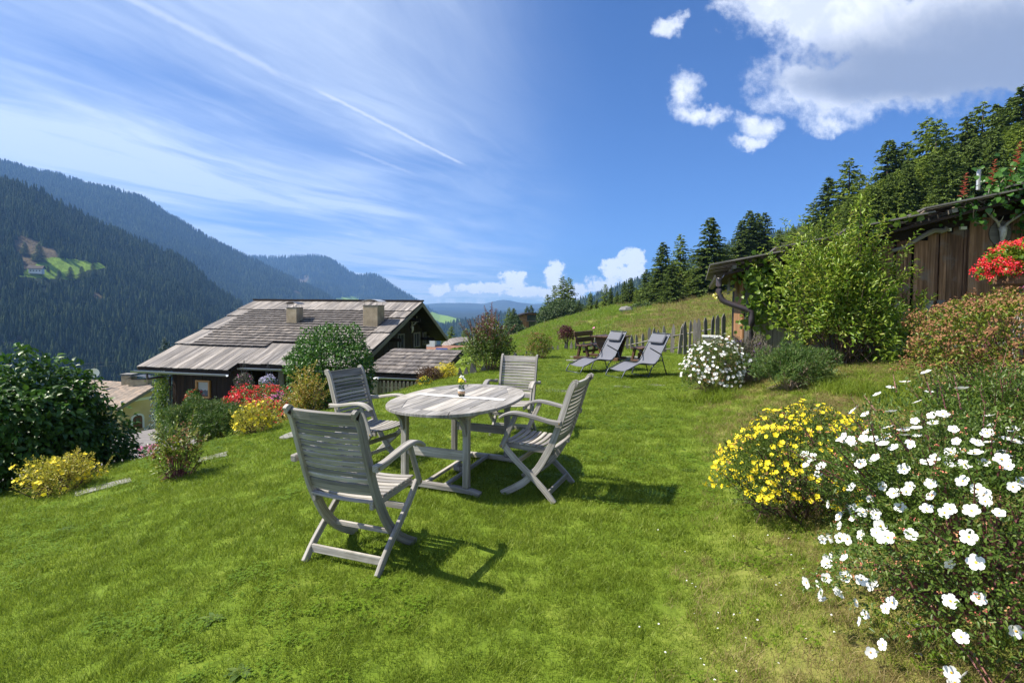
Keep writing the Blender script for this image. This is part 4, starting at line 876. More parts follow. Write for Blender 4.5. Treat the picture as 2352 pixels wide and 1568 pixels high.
for y in (.2, .76):
    MB().box((0, y, .06), (.75, .12, .12)).build('foot_beam', M['picnic'], o, bevel=.01)
    for s_ in (-1, 1): MB().add([(s_*.02, y-.045, .12), (s_*.20, y-.045, .12), (s_*.38, y-.045, .71), (s_*.02, y-.045, .71), (s_*.02, y+.045, .12), (s_*.20, y+.045, .12), (s_*.38, y+.045, .71), (s_*.02, y+.045, .71)], [(0, 1, 2, 3), (4, 7, 6, 5), (0, 4, 5, 1), (1, 5, 6, 2), (2, 6, 7, 3), (3, 7, 4, 0)]).build('leg_panel', M['picnic'], o)
def slab(px, py, r0, r1, an, lb, d=None, sq=False):
    p = hit(px, py); o = MB(); n = 14; rr = rng.uniform(.86, 1.1, n)
    pts = [(math.cos(6.283*k/n)*r0*rr[k], math.sin(6.283*k/n)*r1*rr[k]) for k in range(n)]
    if sq: pts = [(-r0, -r1), (r0*.96, -r1*1.04), (r0, r1*.95), (-r0*1.03, r1)]
    e = .3; nx_ = (gz1(p[0]+e, p[1])-gz1(p[0]-e, p[1]))/(2*e); ny_ = (gz1(p[0], p[1]+e)-gz1(p[0], p[1]-e))/(2*e)
    o.poly(pts, -.06, .030 if 'overgrown' not in lb else .006); q = o.build('stepping_stone', M['stone'], None, bevel=.008); tag(q, lb, 'stone slab', 'stone slabs set in the lawn')
    q.matrix_world = Matrix.Translation(Vector(p))@orient((-nx_, -ny_, 1))@Matrix.Rotation(an, 4, 'Z'); return q
def slab_z(px0, py0, px1, py1, w, lb):
    a_ = hit(px0, py0); b_ = hit(px1, py1); d_ = b_-a_; L = np.linalg.norm(d_); n = 8; mb = MB(); V = []; F = []
    s_ = np.array([d_[1], -d_[0], 0])/np.hypot(d_[0], d_[1])
    for k in range(n+1):
        c_ = a_+d_*k/n; 
        for q in (-1, 1):
            p = c_+s_*q*w/2*rng.uniform(.9, 1.08); p[2] = gz1(p[0], p[1]); V += [p+[0, 0, -.05], p+[0, 0, .016]]
    for k in range(n): b = 4*k; F += [(b+1, b+3, b+7, b+5), (b, b+4, b+6, b+2), (b, b+1, b+5, b+4), (b+2, b+6, b+7, b+3)]
    F += [(0, 2, 3, 1), (4*n, 4*n+1, 4*n+3, 4*n+2)]
    o_ = mb.add(V, F).build('stepping_stone', M['stone']); tag(o_, lb, 'stone slab', 'stone slabs set in the lawn')
slab_z(172, 1138, 300, 1104, .30, 'long grey slab in the lawn right of the yellow shrub at the left')
slab_z(455, 1060, 522, 1044, .30, 'grey slab in the lawn behind the brown-flowered spirea')
slab(680, 1000, .22, .20, 0, 'round pale stone left of the nearest armchair back')
slab(1270, 897, .33, .16, 0, 'slab almost overgrown by grass behind the right armchair')
slab(1430, 889, .22, .12, 0, 'slab almost overgrown by grass below the left lounger')
slab(1507, 884, .22, .12, 0, 'slab almost overgrown by grass below the right lounger')
slab(1322, 829, .28, .18, .5, 'pale slab at the foot of the brown bench, nearest the camera', sq=True)
slab(1330, 821, .26, .18, .5, 'pale slab beside the foot of the brown bench, farther one', sq=True)
slab(1436, 824, .62, .45, .6, 'wide pale paving between the picnic table and the low bench', sq=True)

# ------------------------------------------------------------------ fences
pk = [(1055.6, 850, 12.2), (1070, 851, 12.3), (1083, 840, 12.5), (1096, 840, 12.7), (1108.5, 842, 12.9), (1120, 844, 13.1), (1178, 815, 15.6), (1184, 817, 15.7), (1208, 812, 16.8), (1221, 812, 17.2), (1247, 806, 18.2), (1260, 804, 18.8), (1270, 802, 19.1), (1282, 799, 19.4), (1299, 791, 19.8), (1311, 791, 20), (1324, 787, 20.2), (1340, 788, 20.2), (1357, 786, 20.2), (1370, 778, 20.1), (1382, 780, 20.1), (1394, 772, 20.0), (1403, 774, 19.9), (1417, 779, 19.8),
      (1430, 766, 19.7), (1441.6, 768, 19.6), (1451.6, 768.5, 19.5), (1463.5, 768.5, 19.3), (1477, 765.5, 19.1), (1492, 752, 18.9), (1502, 753, 18.7), (1512, 757, 18.5), (1528, 747.5, 18.2), (1545, 744, 17.9), (1562, 743, 17.6), (1575, 738, 17.4), (1586, 735.5, 17.2), (1597, 733, 17), (1609, 730.5, 16.8), (1622, 728.5, 16.6), (1637, 725.5, 16.4), (1649, 722.5, 16.2), (1662, 720, 16)]
fo = thing('picket_fence', 'old grey split-wood picket fence behind the loungers, uneven pointed pales', 'fence', (0, 0, 0)); tops = []
for px, py, d in pk:
    short = px < 1400; p = at(px, py-(7 if short else 0), d); h = (1.05 if not short else .95)*rng.uniform(.92, 1.05); w_ = rng.uniform(.09, .15); g = gz1(p[0], p[1]); zb = min(p[2]-h, g-.05); H = p[2]-zb; mb = MB(); tops.append((p[0], p[1], p[2], H))
    b = w_/2; th = .018; tz = H-rng.uniform(.10, .18); sk = rng.uniform(-.02, .02); ln = rng.normal()*.02
    prof = [(-b, 0), (b, 0), (b*rng.uniform(.85, 1.05), H*.5), (b*.95+ln, tz), (sk+.012+ln, H), (sk-.012+ln, H-.01), (-b*.95+ln, tz-.02), (-b*rng.uniform(.85, 1.05), H*.5)]
    V = [(x, -th, z) for x, z in prof]+[(x, th, z) for x, z in prof]; n = 8; off = rng.random()*9; uv = [(z+off, x+y+off) for x, y, z in V]
    q = mb.add(V, [tuple(range(n)), tuple(range(2*n-1, n-1, -1))]+[(k, n+k, n+(k+1) % n, (k+1) % n) for k in range(n)], uv).build('picket', M['greywood'], fo); q.location = (p[0], p[1], zb); q.rotation_euler = (rng.normal()*.02, rng.normal()*.025, rng.uniform(-.4, .3))
tops = np.array(tops)
for off_ in (.42, .85):
    for k in range(5, len(tops)-4, 5):
        if k == 5 and off_ == .85: continue
        a_, b_ = tops[k], tops[min(k+5, len(tops)-1)]
        MB().tube([(a_[0], a_[1]+.035, a_[2]-off_), ((a_[0]+b_[0])/2, (a_[1]+b_[1])/2+.035, (a_[2]+b_[2])/2-off_-.01), (b_[0], b_[1]+.035, b_[2]-off_)], .026, 6).build('rail', M['greywood'], fo)
# small pale garden gate fence by the lean-to
fo = thing('garden_fence', 'low sawn picket fence with a capped post below the shingled lean-to', 'fence', (0, 0, 0)); 
for k in range(13):
    px = 855+k*9.1; p = at(px, 874+k*.25, 15.8+k*.03); q = MB(); w_ = .085; H = .95
    prof = [(-w_/2, 0), (w_/2, 0), (w_/2, H-.07), (.02, H), (-.02, H), (-w_/2, H-.07)]; V = [(x, -.012, z) for x, z in prof]+[(x, .012, z) for x, z in prof]; n = 6
    if k == 1:
        q = MB().box((0, 0, .5), (.12, .12, 1.05)).build('post', M['bargewood'], fo, bevel=.006); q.location = (p[0], p[1]-.02, p[2]-H); c_ = MB().box((0, 0, 1.045), (.20, .20, .035), taper=.7).build('cap', M['tin'], q); continue
    q = q.add(V, [tuple(range(n)), tuple(range(2*n-1, n-1, -1))]+[(i, n+i, n+(i+1) % n, (i+1) % n) for i in range(n)], [(z+k, x+y) for x, y, z in V]).build('picket', M['bargewood'], fo, bevel=.004); q.location = (p[0], p[1], p[2]-H)
a_ = at(852, 888, 15.9); b_ = at(966, 893, 16.25)
for dz_ in (0, -.55): MB().bar(a_+[0, .03, dz_-.02], b_+[0, .03, dz_-.02], .025, .07).build('rail', M['bargewood'], fo)
# field fence stub on the meadow
o = thing('field_rail', 'low dark railing on the meadow left of the wooden chalet', 'fence', (0, 0, 0)); a_ = at(1186, 769, 62); b_ = at(1222, 757, 74)
MB().bar(a_, b_, .08, .10).build('rail', M['greywood'], o)
for k in range(5):
    p = a_+(b_-a_)*k/4; MB().box((p[0], p[1], p[2]-.35), (.1, .1, .95)).build('post', M['greywood'], o)

# ------------------------------------------------------------------ farmhouse with the shingle roof
e_ = np.array([.976, -.217, 0]); g_ = np.array([.217, .976, 0]); E0 = np.array([-14.54, 20.5, -.65]); SL = .3967
LEN = 9.1; RB = 6.1
def hp(s, b, dz_=0): return E0+e_*s+g_*b+np.array([0, 0, SL*b+dz_])
rn_ = np.cross(e_, g_+np.array([0, 0, SL])); rn_ /= np.linalg.norm(rn_); rd_ = (g_+np.array([0, 0, SL])); RU = np.linalg.norm(rd_); rd_ = rd_/RU
hs = thing('farmhouse', 'old dark timber farmhouse with a silvered shingle roof below the lawn', 'house', (0, 0, 0))
rf = MB()
BK = 3.63; bz = -.17-1.77
def back(s, b): return E0+e_*s+g_*(RB+b)+np.array([0, 0, SL*RB+bz/BK*b])
def slabq(mb, q, th):
    q = np.array(q); V = np.concatenate([q, q-np.array([0, 0, th])]); mb.add(V, [(0, 1, 2, 3), (7, 6, 5, 4), (0, 4, 5, 1), (1, 5, 6, 2), (2, 6, 7, 3), (3, 7, 4, 0)])
slabq(rf, [hp(0, 0, -.03), hp(LEN, 0, -.03), hp(LEN, RB, -.03), hp(0, RB, -.03)], .10)
slabq(rf, [hp(0, -.5, -.03), hp(4.17, -.5, -.03), hp(4.17, -.002, -.03), hp(0, -.002, -.03)], .10)
slabq(rf, [back(0, 0), back(LEN, 0), back(LEN, BK), back(0, BK)], .13)
roof = rf.build('roof', M['darkwood'], hs)
BX = {}
def roofboard(s0, s1, b0, b1, th, lift0, lift1, mat_, nm, M_=None, cnt=[0]):
    "a shingle or board on the slope from b0 (lower end, lifted lift0) to b1"
    a_ = hp((s0+s1)/2, b0)+rn_*lift0; c_ = hp((s0+s1)/2, b1)+rn_*lift1; d_ = c_-a_; L = np.linalg.norm(d_); d_ /= L; x = e_; n_ = np.cross(x, d_)
    mb = MB().box((a_+c_)/2+n_*th/2, (L, s1-s0, th), np.stack([d_, -x, n_], 1)); return mb
def row(s0, s1, b0, b1, wmin, wmax, th, l0, l1, mat_, nm, joined=None, gap=.006, jit=.02):
    s = s0
    while s < s1-.02:
        w_ = min(rng.uniform(wmin, wmax), s1-s)
        q = roofboard(s+gap/2, s+w_-gap/2, b0+rng.uniform(-jit, jit), b1, th, l0+rng.uniform(0, .012), l1, mat_, nm)
        if joined is not None: joined.add(q.v[0], q.f, q.uv[0])
        else: q.build(nm, mat_, roof)
        s += w_
# bottom boards
row(0, 4.17, -.56, 1.28, .13, .26, .022, .01, .01, M['plank'], 'roof_board'); row(4.18, LEN, -.05, 1.62, .15, .28, .022, .01, .01, M['plank'], 'roof_board')
# shingle courses: the lower six as single pieces, the rest joined
jo = MB(); nrow = 15; b0_ = 1.2; b1_ = 4.86; st = (b1_-b0_)/nrow
for k in range(nrow):
    b = b0_+k*st; 
    sL = .75+.0*k; sR = 8.35
    if k < 2: sR = 4.4
    row(sL, sR, b, b+st*1.35, .10, .30, .024, .075 if k else .095, .022, M['shingle'], 'shingle', None if 2 <= k < 9 and k % 1 == 0 and False else (None if k in (2, 3, 4, 5, 6, 7) else jo), .010, .012)
jo.build('shingle_courses', M['shingle'], roof)['kind'] = 'stuff'
# verge boards in three tiers, ridge boards
for (c0, c1) in ((1.25, 2.75), (2.7, 4.2), (4.15, 5.6)):
    row(-.05, .80, c0, c1+.1, .15, .26, .024, .075, .02, M['plank'], 'roof_board'); row(8.35, LEN+.05, c0, c1+.1, .15, .26, .024, .075, .02, M['plank'], 'roof_board')
row(-.08, LEN+.08, 4.88, 6.14, .13, .24, .024, .085, .03, M['plank'], 'roof_board')
MB().bar(hp(-.1, RB-.02, .10), hp(LEN+.1, RB-.02, .10), .22, .07).build('ridge_cap', M['darkwood'], roof)
# barge boards, gutters, downpipe
MB().bar(hp(LEN+.03, -.02, -.11), hp(LEN+.03, RB+.02, -.11), .035, .17, tuple(rn_)).build('barge_board', M['bargewood'], hs)
MB().bar(back(LEN+.03, 0)-[0, 0, .05], back(LEN+.03, BK)-[0, 0, .05], .035, .17, (0, 0, 1)).build('barge_board', M['bargewood'], hs)
MB().bar(hp(-.03, -.5, -.11), hp(-.03, RB, -.11), .035, .17, tuple(rn_)).build('barge_board', M['bargewood'], hs)
def gutter(a_, b_, r, mat_, parent, nm='gutter'):
    a_ = np.array(a_, float); b_ = np.array(b_, float); d_ = (b_-a_)/np.linalg.norm(b_-a_); s_ = np.cross(d_, (0, 0, 1)); V = []; n = 9
    for q in (a_, b_):
        for rr in (r, r*.9):
            for k in range(n): an = math.pi*k/(n-1); V.append(q+s_*math.cos(an)*rr-np.array([0, 0, 1])*math.sin(an)*rr)
    F = []
    for k in range(n-1): F += [(k, k+1, 2*n+k+1, 2*n+k), (n+k, 3*n+k, 3*n+k+1, n+k+1), (k, n+k, n+k+1, k+1), (2*n+k, 2*n+k+1, 3*n+k+1, 3*n+k)]
    F += [(0, 2*n, 3*n, n), (n-1, 2*n-1, 4*n-1, 3*n-1)]
    return MB().add(V, F).build(nm, mat_, parent, False)
g1 = gutter(hp(-.15, -.64, -.10), hp(4.20, -.64, -.10), .08, M['gutter_zinc'], hs); gutter(hp(4.25, -.13, -.10), hp(LEN+.05, -.13, -.10), .08, M['gutter_zinc'], hs)
dp = [hp(.55, -.64, -.16), hp(.55, -.60, -.42), hp(.52, -.1, -.62), hp(.52, .42, -.85), hp(.52, .42, -2.9)]
MB().tube(dp, .045, 10).build('downpipe', M['gutter_brown'], hs, True)
# walls: timber boards, front left part, recessed porch, gable
def wallboards(org, along, L, ztop, zbot, mat_, nm, parent, wmin=.16, wmax=.28, th=.035, holes=(), out=None):
    s = 0; out = np.array(out)
    while s < L-.01:
        w_ = min(rng.uniform(wmin, wmax), L-s); m_ = s+w_/2; zt = ztop(m_) if callable(ztop) else ztop; zb = zbot(m_) if callable(zbot) else zbot; segs = [(zb, zt)]
        for (h0, h1, y0, y1) in holes:
            if h0 < m_ < h1: segs = [q for a_, b_ in segs for q in ((a_, min(b_, y0)), (max(a_, y1), b_)) if q[1]-q[0] > .05]
        for a_, b_ in segs:
            c_ = np.array(org)+along*m_; c_ = np.array([c_[0], c_[1], (a_+b_)/2])+out*rng.uniform(-.006, .010)
            MB().box(c_, (w_-.008, th, b_-a_), np.stack([along, out, (0, 0, 1)], 1)).build(nm, mat_, parent)
        s += w_
FL = -3.25
wl = MB()
def core(mb, a_, b_, th, z0, z1):  # thin backing wall
    a_ = np.array(a_, float); b_ = np.array(b_, float); d_ = (b_-a_); L = np.linalg.norm(d_[:2]); d_ = np.array([d_[0], d_[1], 0])/L; n_ = np.array([d_[1], -d_[0], 0]); c_ = (a_+b_)/2
    mb.box((c_[0], c_[1], (z0+z1)/2), (L, th, z1-z0), np.stack([d_, n_, (0, 0, 1)], 1))
core(wl, hp(.55, .62), hp(4.15, .62), .1, FL, -.55); core(wl, hp(4.15, 1.9), hp(8.2, 1.9), .1, FL, -.1); core(wl, hp(4.15, .62), hp(4.15, 1.9), .1, FL, -.45); core(wl, hp(.55, .62), hp(.55, 8.7), .1, FL, -.5); core(wl, hp(.55, 8.9), hp(8.2, 8.9), .1, FL, .25)
gab = [(.8, FL), (8.9, FL), (8.9, SL*RB+bz/BK*2.8-.65-.2), (RB, SL*RB-.65-.2), (.8, SL*.8-.65-.15)]
V = [np.array([*(E0+e_*(8.2-dd_)+g_*b)[:2], z]) for dd_ in (0, .12) for b, z in gab]; n = 5
wl.add(V, [tuple(range(n)), tuple(range(2*n-1, n-1, -1))]+[(k, n+k, n+(k+1) % n, (k+1) % n) for k in range(n)])
wall = wl.build('wall', M['darkwood'], hs)
fz = .535
def rayplane(px, py, p0, n_):
    d_ = at(px, py, 1.0)-CAM; t_ = ((np.array(p0)-CAM)@n_)/(d_@n_); return CAM+d_*t_
def onwall(px, py, p0, along, out):
    q = rayplane(px, py, p0, out); return (q-np.array(p0))@along, q[2]
w0 = onwall(451, 872, hp(.55, .54), e_, -g_); w1 = onwall(484, 914, hp(.55, .54), e_, -g_)
wallboards(hp(.55, .54), e_, 3.62, lambda s: -.58, FL, M['darkwood'], 'wall_board', wall, holes=[(w0[0], w1[0], w1[1], w0[1])], out=-g_)
wallboards(hp(4.2, 1.82), e_, 4.0, -.15, FL, M['darkwood'], 'wall_board', wall, out=-g_)
def window(parent, c, along, out, w_, h_, fm, curtain=False, ft=.07, mull=False, nm='window'):
    c = np.array(c, float); Mx = np.stack([along, out, (0, 0, 1)], 1); fr = MB()
    for s_ in (-1, 1): fr.box(c+along*s_*(w_/2-ft/2)+out*.02, (ft, .09, h_), Mx); fr.box(c+np.array([0, 0, s_*(h_/2-ft/2)])+out*.02, (w_-2*ft-.002, .088, ft), Mx)
    if mull: fr.box(c+out*.015, (.035, .05, h_-2*ft-.002), Mx)
    f = fr.build(nm, fm, parent); MB().box(c-out*.02, (w_-2*ft, .012, h_-2*ft), Mx).build('pane', M['glass'], f)
    if curtain:
        cu = MB(); n = 16; V = []; 
        for k in range(n+1):
            x = (k/n-.5)*(w_-2*ft)*.95; y = .012*math.sin(k*1.9); zb = -.02-.04*abs(math.sin(k*.6))
            V += [c+along*x-out*(.004+abs(y)*.1)+np.array([0, 0, h_/2-ft]), c+along*x-out*(.004+abs(y)*.1)+np.array([0, 0, zb])]
        cu.add(V, [(2*k, 2*k+2, 2*k+3, 2*k+1) for k in range(n)]).build('curtain', M['curtain'], f)
    return f
wc = hp(.55, .54)+e_*(w0[0]+w1[0])/2; window(wall, (wc[0], wc[1], (w0[1]+w1[1])/2), e_, -g_, w1[0]-w0[0], w0[1]-w1[1], M['windowframe'], True)
# porch post and beam
pp = rayplane(648, 850, hp(4.2, .5), -g_); MB().box((pp[0], pp[1], -1.9), (.19, .19, 2.7)).build('porch_post', M['bargewood'], hs)
MB().bar(hp(4.2, .45, -.17), hp(8.9, .45, -.17), .14, .16).build('porch_beam', M['darkwood'], hs)
# gable boards and windows
gp = hp(8.22, 0)
GH = []
for (x0, y0, x1, y1) in ((912, 767, 927, 800), (949, 764, 963, 796), (971, 763, 984, 790)):
    a_ = onwall(x0, y0, gp, g_, e_); b_ = onwall(x1, y1, gp, g_, e_); GH.append((a_[0], b_[0], b_[1], a_[1]))
def gt(b): return (SL*b-.65-.2) if b < RB else SL*RB-.65-.2+bz/BK*(b-RB)
gorg = E0+e_*8.23+g_*.8
wallboards(gorg, g_, 8.05, lambda s: gt(s+.8)-.02, FL, M['darkwood'], 'wall_board', wall, .2, .36, .03, [(a_[0]-.8, a_[1]-.8, a_[2], a_[3]) for a_ in GH], e_)
for a_ in GH:
    c_ = gp+g_*(a_[0]+a_[1])/2; window(wall, (c_[0], c_[1], (a_[2]+a_[3])/2), g_, e_, a_[1]-a_[0], a_[3]-a_[2], M['bargewood'], False, .06, True)
for b in (2., 4., RB, 8.): MB().bar(E0+e_*8.2+g_*b+[0, 0, gt(b)+.02+.65-.65], E0+e_*9.05+g_*b+[0, 0, gt(b)+.02], .12, .14).build('purlin_end', M['darkwood'], hs)
# antlers on the gable
def antlers(p, along, out, sc, lb, plaque=False, yaw=0):
    o = thing('antlers', lb, 'antlers', tuple(p)); along = np.array(along); out = np.array(out); up = np.array([0, 0, 1.])
    def W_(a_, b_, c_): return along*a_*sc+out*b_*sc+up*c_*sc
    if plaque:
        n = 12; prof = [(math.cos(6.283*k/n)*.17, math.sin(6.283*k/n)*.24-.06) for k in range(n)]; V = [W_(x, q, z) for q in (.0, .025) for x, z in prof]
        MB().add(V, [tuple(range(n)), tuple(range(2*n-1, n-1, -1))]+[(k, n+k, n+(k+1) % n, (k+1) % n) for k in range(n)]).build('plaque', M['bargewood'], o)
    sk = MB(); sk.tube([W_(0, .05, .03), W_(0, .12, .0), W_(0, .13, -.10), W_(0, .10, -.22), W_(0, .08, -.25)], [.055*sc, .065*sc, .05*sc, .03*sc, .015*sc], 8); sk.build('skull', M['skull'], o, True)
    for s_ in (-1, 1):
        a_ = lerp_path([W_(s_*.04, .07, .05), W_(s_*.10, .14, .14), W_(s_*.24, .20, .26), W_(s_*.33, .20, .42), W_(s_*.30, .18, .58), W_(s_*.20, .17, .70)], 14)
        mb = MB().tube(a_, np.linspace(.026, .010, 14)*sc, 7)
        for (i, d_) in ((2, (0, .17, .10)), (5, (.02, .18, .08)), (9, (.16, .05, .08)), (11, (.02, .1, .12))):
            q = a_[i]; mb.tube(lerp_path([q, q+W_(s_*d_[0]*.5, d_[1]*.6, d_[2]*.3), q+W_(s_*d_[0], d_[1], d_[2])], 5), np.linspace(.016, .004, 5)*sc, 6)
        mb.build('antler', M['antler'], o, True)
    return o
q = onwall(942, 752, gp, g_, e_); c_ = gp+g_*q[0]; antlers((c_[0], c_[1], q[1]), g_, e_, 1.05, 'pale stag antlers hanging under the gable of the farmhouse')
# chimneys
def chimney(px, py, w_, ztop, lb, capc):
    q = rayplane(px, py, hp(0, 0), rn_); th = math.atan2(e_[1], e_[0]); Mx = np.stack([e_, g_, (0, 0, 1)], 1); c_ = q+g_*w_*.5
    z0 = q[2]-.3; ch = MB().box((c_[0], c_[1], (z0+ztop)/2), (w_, w_*.95, ztop-z0), Mx).build('chimney', M['plaster'], roof, bevel=.01); ch['label'] = lb
    MB().box((c_[0], c_[1], ztop+.012), (w_+.03, w_+.0, .025), Mx).build('rim', M['metal_grey'], ch)
    for a_ in (-1, 1):
        for b_ in (-1, 1): p = c_+e_*a_*w_*.42+g_*b_*w_*.4; MB().tube([(p[0], p[1], ztop), (p[0], p[1], ztop+.17)], .008, 5).build('cap_rod', M['metal_grey'], ch)
    V = []; n = 8
    for k in range(n+1):
        a_ = (k/n-.5)*2; p = c_+e_*a_*w_*.62; 
        for b_ in (-1, 1): pp_ = p+g_*b_*w_*.52; V.append((pp_[0], pp_[1], ztop+.17+.10*(1-a_*a_)))
    cp = MB().add(V, [(2*k, 2*k+2, 2*k+3, 2*k+1) for k in range(n)]).build('cap', capc, ch); cp.modifiers.new('s', 'SOLIDIFY').thickness = .006
    MB().box(q+rn_*.06+e_*0, (w_+.10, .28, .02), np.stack([e_, rd_, rn_], 1)).build('lead_flashing', M['metal_grey'], ch)
q = at(668, 712, 24.6); chimney(669, 747, .52, q[2]+.12, 'small stained chimney on the left of the farmhouse roof', M['metal_grey'])
q = at(852, 708, 22.4); chimney(850, 754, .68, q[2]+.12, 'larger plastered chimney with a curved tin cap on the right of the farmhouse roof', M['tin'])
# lean-to with big shingles
A0 = at(852, 858, 17.0); A1 = at(968, 868, 16.6); T1 = at(1030, 808, 18.9); T0 = at(875, 802, 19.6)
lo = thing('lean_to', 'shingled lean-to shed against the farmhouse gable, behind the sawn picket fence', 'shed', (0, 0, 0))
ex = (A1-A0); 
T0b = T0; S0 = A0-(T1-T0)*0+ (A0-A0)
# roof quad: bottom A0..B1, top T0..T1 made rectangular
exn = e_; Lr = 2.75; dn = (T0-A0); dn = dn-exn*(dn@exn)
base0 = A0-exn*.35; ln_ = np.cross(exn, dn/np.linalg.norm(dn)); Ld = np.linalg.norm(dn); dnn = dn/Ld
rs = MB(); slabq(rs, [base0, base0+exn*Lr, base0+exn*Lr+dn, base0+dn], .09); lr = rs.build('roof', M['darkwood'], lo)
nr_ = 7
for k in range(nr_):
    s = 0; 
    while s < Lr-.03:
        w_ = min(rng.uniform(.14, .42), Lr-s); b = Ld*k/nr_+rng.uniform(-.02, .02)
        a_ = base0+exn*(s+w_/2)+dnn*(b-.03)+ln_*(.055+rng.uniform(0, .012)); c_ = base0+exn*(s+w_/2)+dnn*min(b+Ld/nr_*1.3, Ld+.04)+ln_*.02; d_ = c_-a_; L_ = np.linalg.norm(d_); d_ /= L_; n_ = np.cross(exn, d_)
        MB().box((a_+c_)/2+n_*.012, (L_, w_-.01, .024), np.stack([d_, -exn, n_], 1)).build('shingle', M['shingle'], lr); s += w_
gutter(base0-[0, .09, .10], base0+exn*Lr-[0, .09, .10], .06, M['gutter_zinc'], lo)
wb = MB(); core(wb, base0+dnn*.5+exn*.1, base0+dnn*.5+exn*(Lr-.3), .06, -3.2, base0[2]-.02); core(wb, base0+dnn*.5+exn*(Lr-.3), base0+dnn*2.3+exn*(Lr-.3), .06, -3.2, base0[2]+.0); wbo = wb.build('wall', M['darkwood'], lo)
wallboards(base0+dnn*.46+exn*.1, exn, Lr-.4, base0[2]-.0, -3.0, M['darkwood'], 'wall_board', wbo, out=-g_)
MB().bar(base0+exn*(Lr+.02)-[0, 0, .05], base0+exn*(Lr+.02)+dn-[0, 0, .05], .03, .13).build('barge_board', M['darkwood'], lo)

# ------------------------------------------------------------------ yellow house down the slope, its lane, car
def P3(px, py, d): return at(px, py, d)
yh = thing('house', 'yellow plastered house with a tiled roof down the slope at the left', 'house', (0, 0, 0))
c0 = at(277, 993, 47.); gdir = np.array([.30, .95, 0]); gdir /= np.linalg.norm(gdir); bdir = np.array([-gdir[1], gdir[0], 0]); oy = np.array([gdir[1], -gdir[0], 0])
Z0 = c0[2]-.3; zw = at(279, 928, 47)[2]; zr = at(350, 884, 50)[2]; GWd = 6.2
def yp(a_, b_, z): q = c0+gdir*a_+bdir*b_; return np.array([q[0], q[1], z])
mb = MB(); prof = [(0, Z0), (GWd, Z0), (GWd, zw), (GWd/2, zr-.15), (0, zw)]; V = [yp(a_, b_, z) for b_ in (0, 9) for a_, z in prof]; n = 5
mb.add(V, [tuple(range(n)), tuple(range(2*n-1, n-1, -1))]+[(k, n+k, n+(k+1) % n, (k+1) % n) for k in range(n)]); yw = mb.build('wall', M['yellowwall'], yh)
rsl = (zr-zw)/(GWd/2); rf = MB(); 
for sgn in (0, 1):
    x0 = -.7 if not sgn else GWd+.7; zz = zr-(GWd/2+.7)*rsl
    slabq(rf, [yp(x0, -.6, zz), yp(GWd/2, -.6, zr), yp(GWd/2, 9.6, zr), yp(x0, 9.6, zz)], .14)
yr = rf.build('roof', M['darkwood'], yh)
# tile courses on the slope we see
for k in range(16):
    for j in range(17):
        u0 = k/16; xa = -.72+(GWd/2+.74)*u0; za = zr-(GWd/2+.7)*rsl+(GWd/2+.74)*rsl*u0; L_ = (GWd/2+.74)/16*1.15; b_ = -.6+j*.6
        p = yp(xa+L_/2, b_+.3, za+L_/2*rsl+.05); dd_ = gdir+np.array([0, 0, rsl]); dd_ /= np.linalg.norm(dd_); nn_ = np.cross(bdir, dd_)*-1
        MB().box(p, (L_, .57, .05), np.stack([dd_, bdir, nn_], 1)).build('tile', M['tileroof'], yr) if (k < 16 and j < 17) else None
MB().bar(yp(-.7, -.62, zr-(GWd/2+.7)*rsl-.1), yp(GWd/2, -.62, zr-.1), .04, .22).build('barge_board', M['bargewood'], yh); MB().bar(yp(GWd+.7, -.62, zr-(GWd/2+.7)*rsl-.1), yp(GWd/2, -.62, zr-.1), .04, .22).build('barge_board', M['bargewood'], yh)
MB().bar(yp(.05, -.02, zw+.15), yp(GWd-.05, -.02, zw+.15), .05, .25).build('white_band', M['whitewall'], yw)
def yon(px, py): q = rayplane(px, py, yp(0, 0, 0), oy); return (q-c0)@gdir, q[2]
a_ = yon(303, 955); b_ = yon(327, 996); dc = (a_[0]+b_[0])/2; dw = b_[0]-a_[0]
mb = MB(); dz0 = Z0+.3; dh = a_[1]-dz0; n = 7
arc = [(dc-dw/2, dz0)]+[(dc-dw/2*math.cos(math.pi*k/(n-1)), dz0+dh-.35+.35*math.sin(math.pi*k/(n-1))) for k in range(n)]+[(dc+dw/2, dz0)]
V = [yp(x, b, z) for b in (-.05, .02) for x, z in arc]; n = len(arc); dr_ = MB().add(V, [tuple(range(n)), tuple(range(2*n-1, n-1, -1))]+[(k, n+k, n+(k+1) % n, (k+1) % n) for k in range(n)], [(z, x) for b in (0, 1) for x, z in arc]).build('door', M['door'], yh)
MB().sweep([yp(dc+(x-dc)*1.13, -.06, z+(.06 if 0 < i < n-1 else 0)) for i, (x, z) in enumerate(arc)], .10, .16, tuple(oy)).build('door_surround', M['whitewall'], dr_); MB().box(yp(dc, -.07, dz0+dh*.62), (dw*.4, .02, .45), np.stack([gdir, bdir, (0, 0, 1)], 1)).build('pane', M['glass'], dr_)
w_ = yon(360, 958); window(yh, yp(w_[0]+.3, -.03, w_[1]+.6), gdir, oy, 1.3, 1.6, M['whitewall'], nm='window')
MB().box(yp(dc-1.35, -.12, dz0+1.75), (.16, .16, .3), taper=.6).build('wall_lamp', M['metal_grey'], yh)
q = rayplane(297, 880, yp(GWd/2, 0, 0), gdir); chy = MB().box((q[0], q[1], zr+.25), (1.0, .8, 1.1)).build('chimney', M['plaster'], yr); MB().box((q[0], q[1], zr+.95), (1.15, .95, .08)).build('cap', M['stone'], chy)
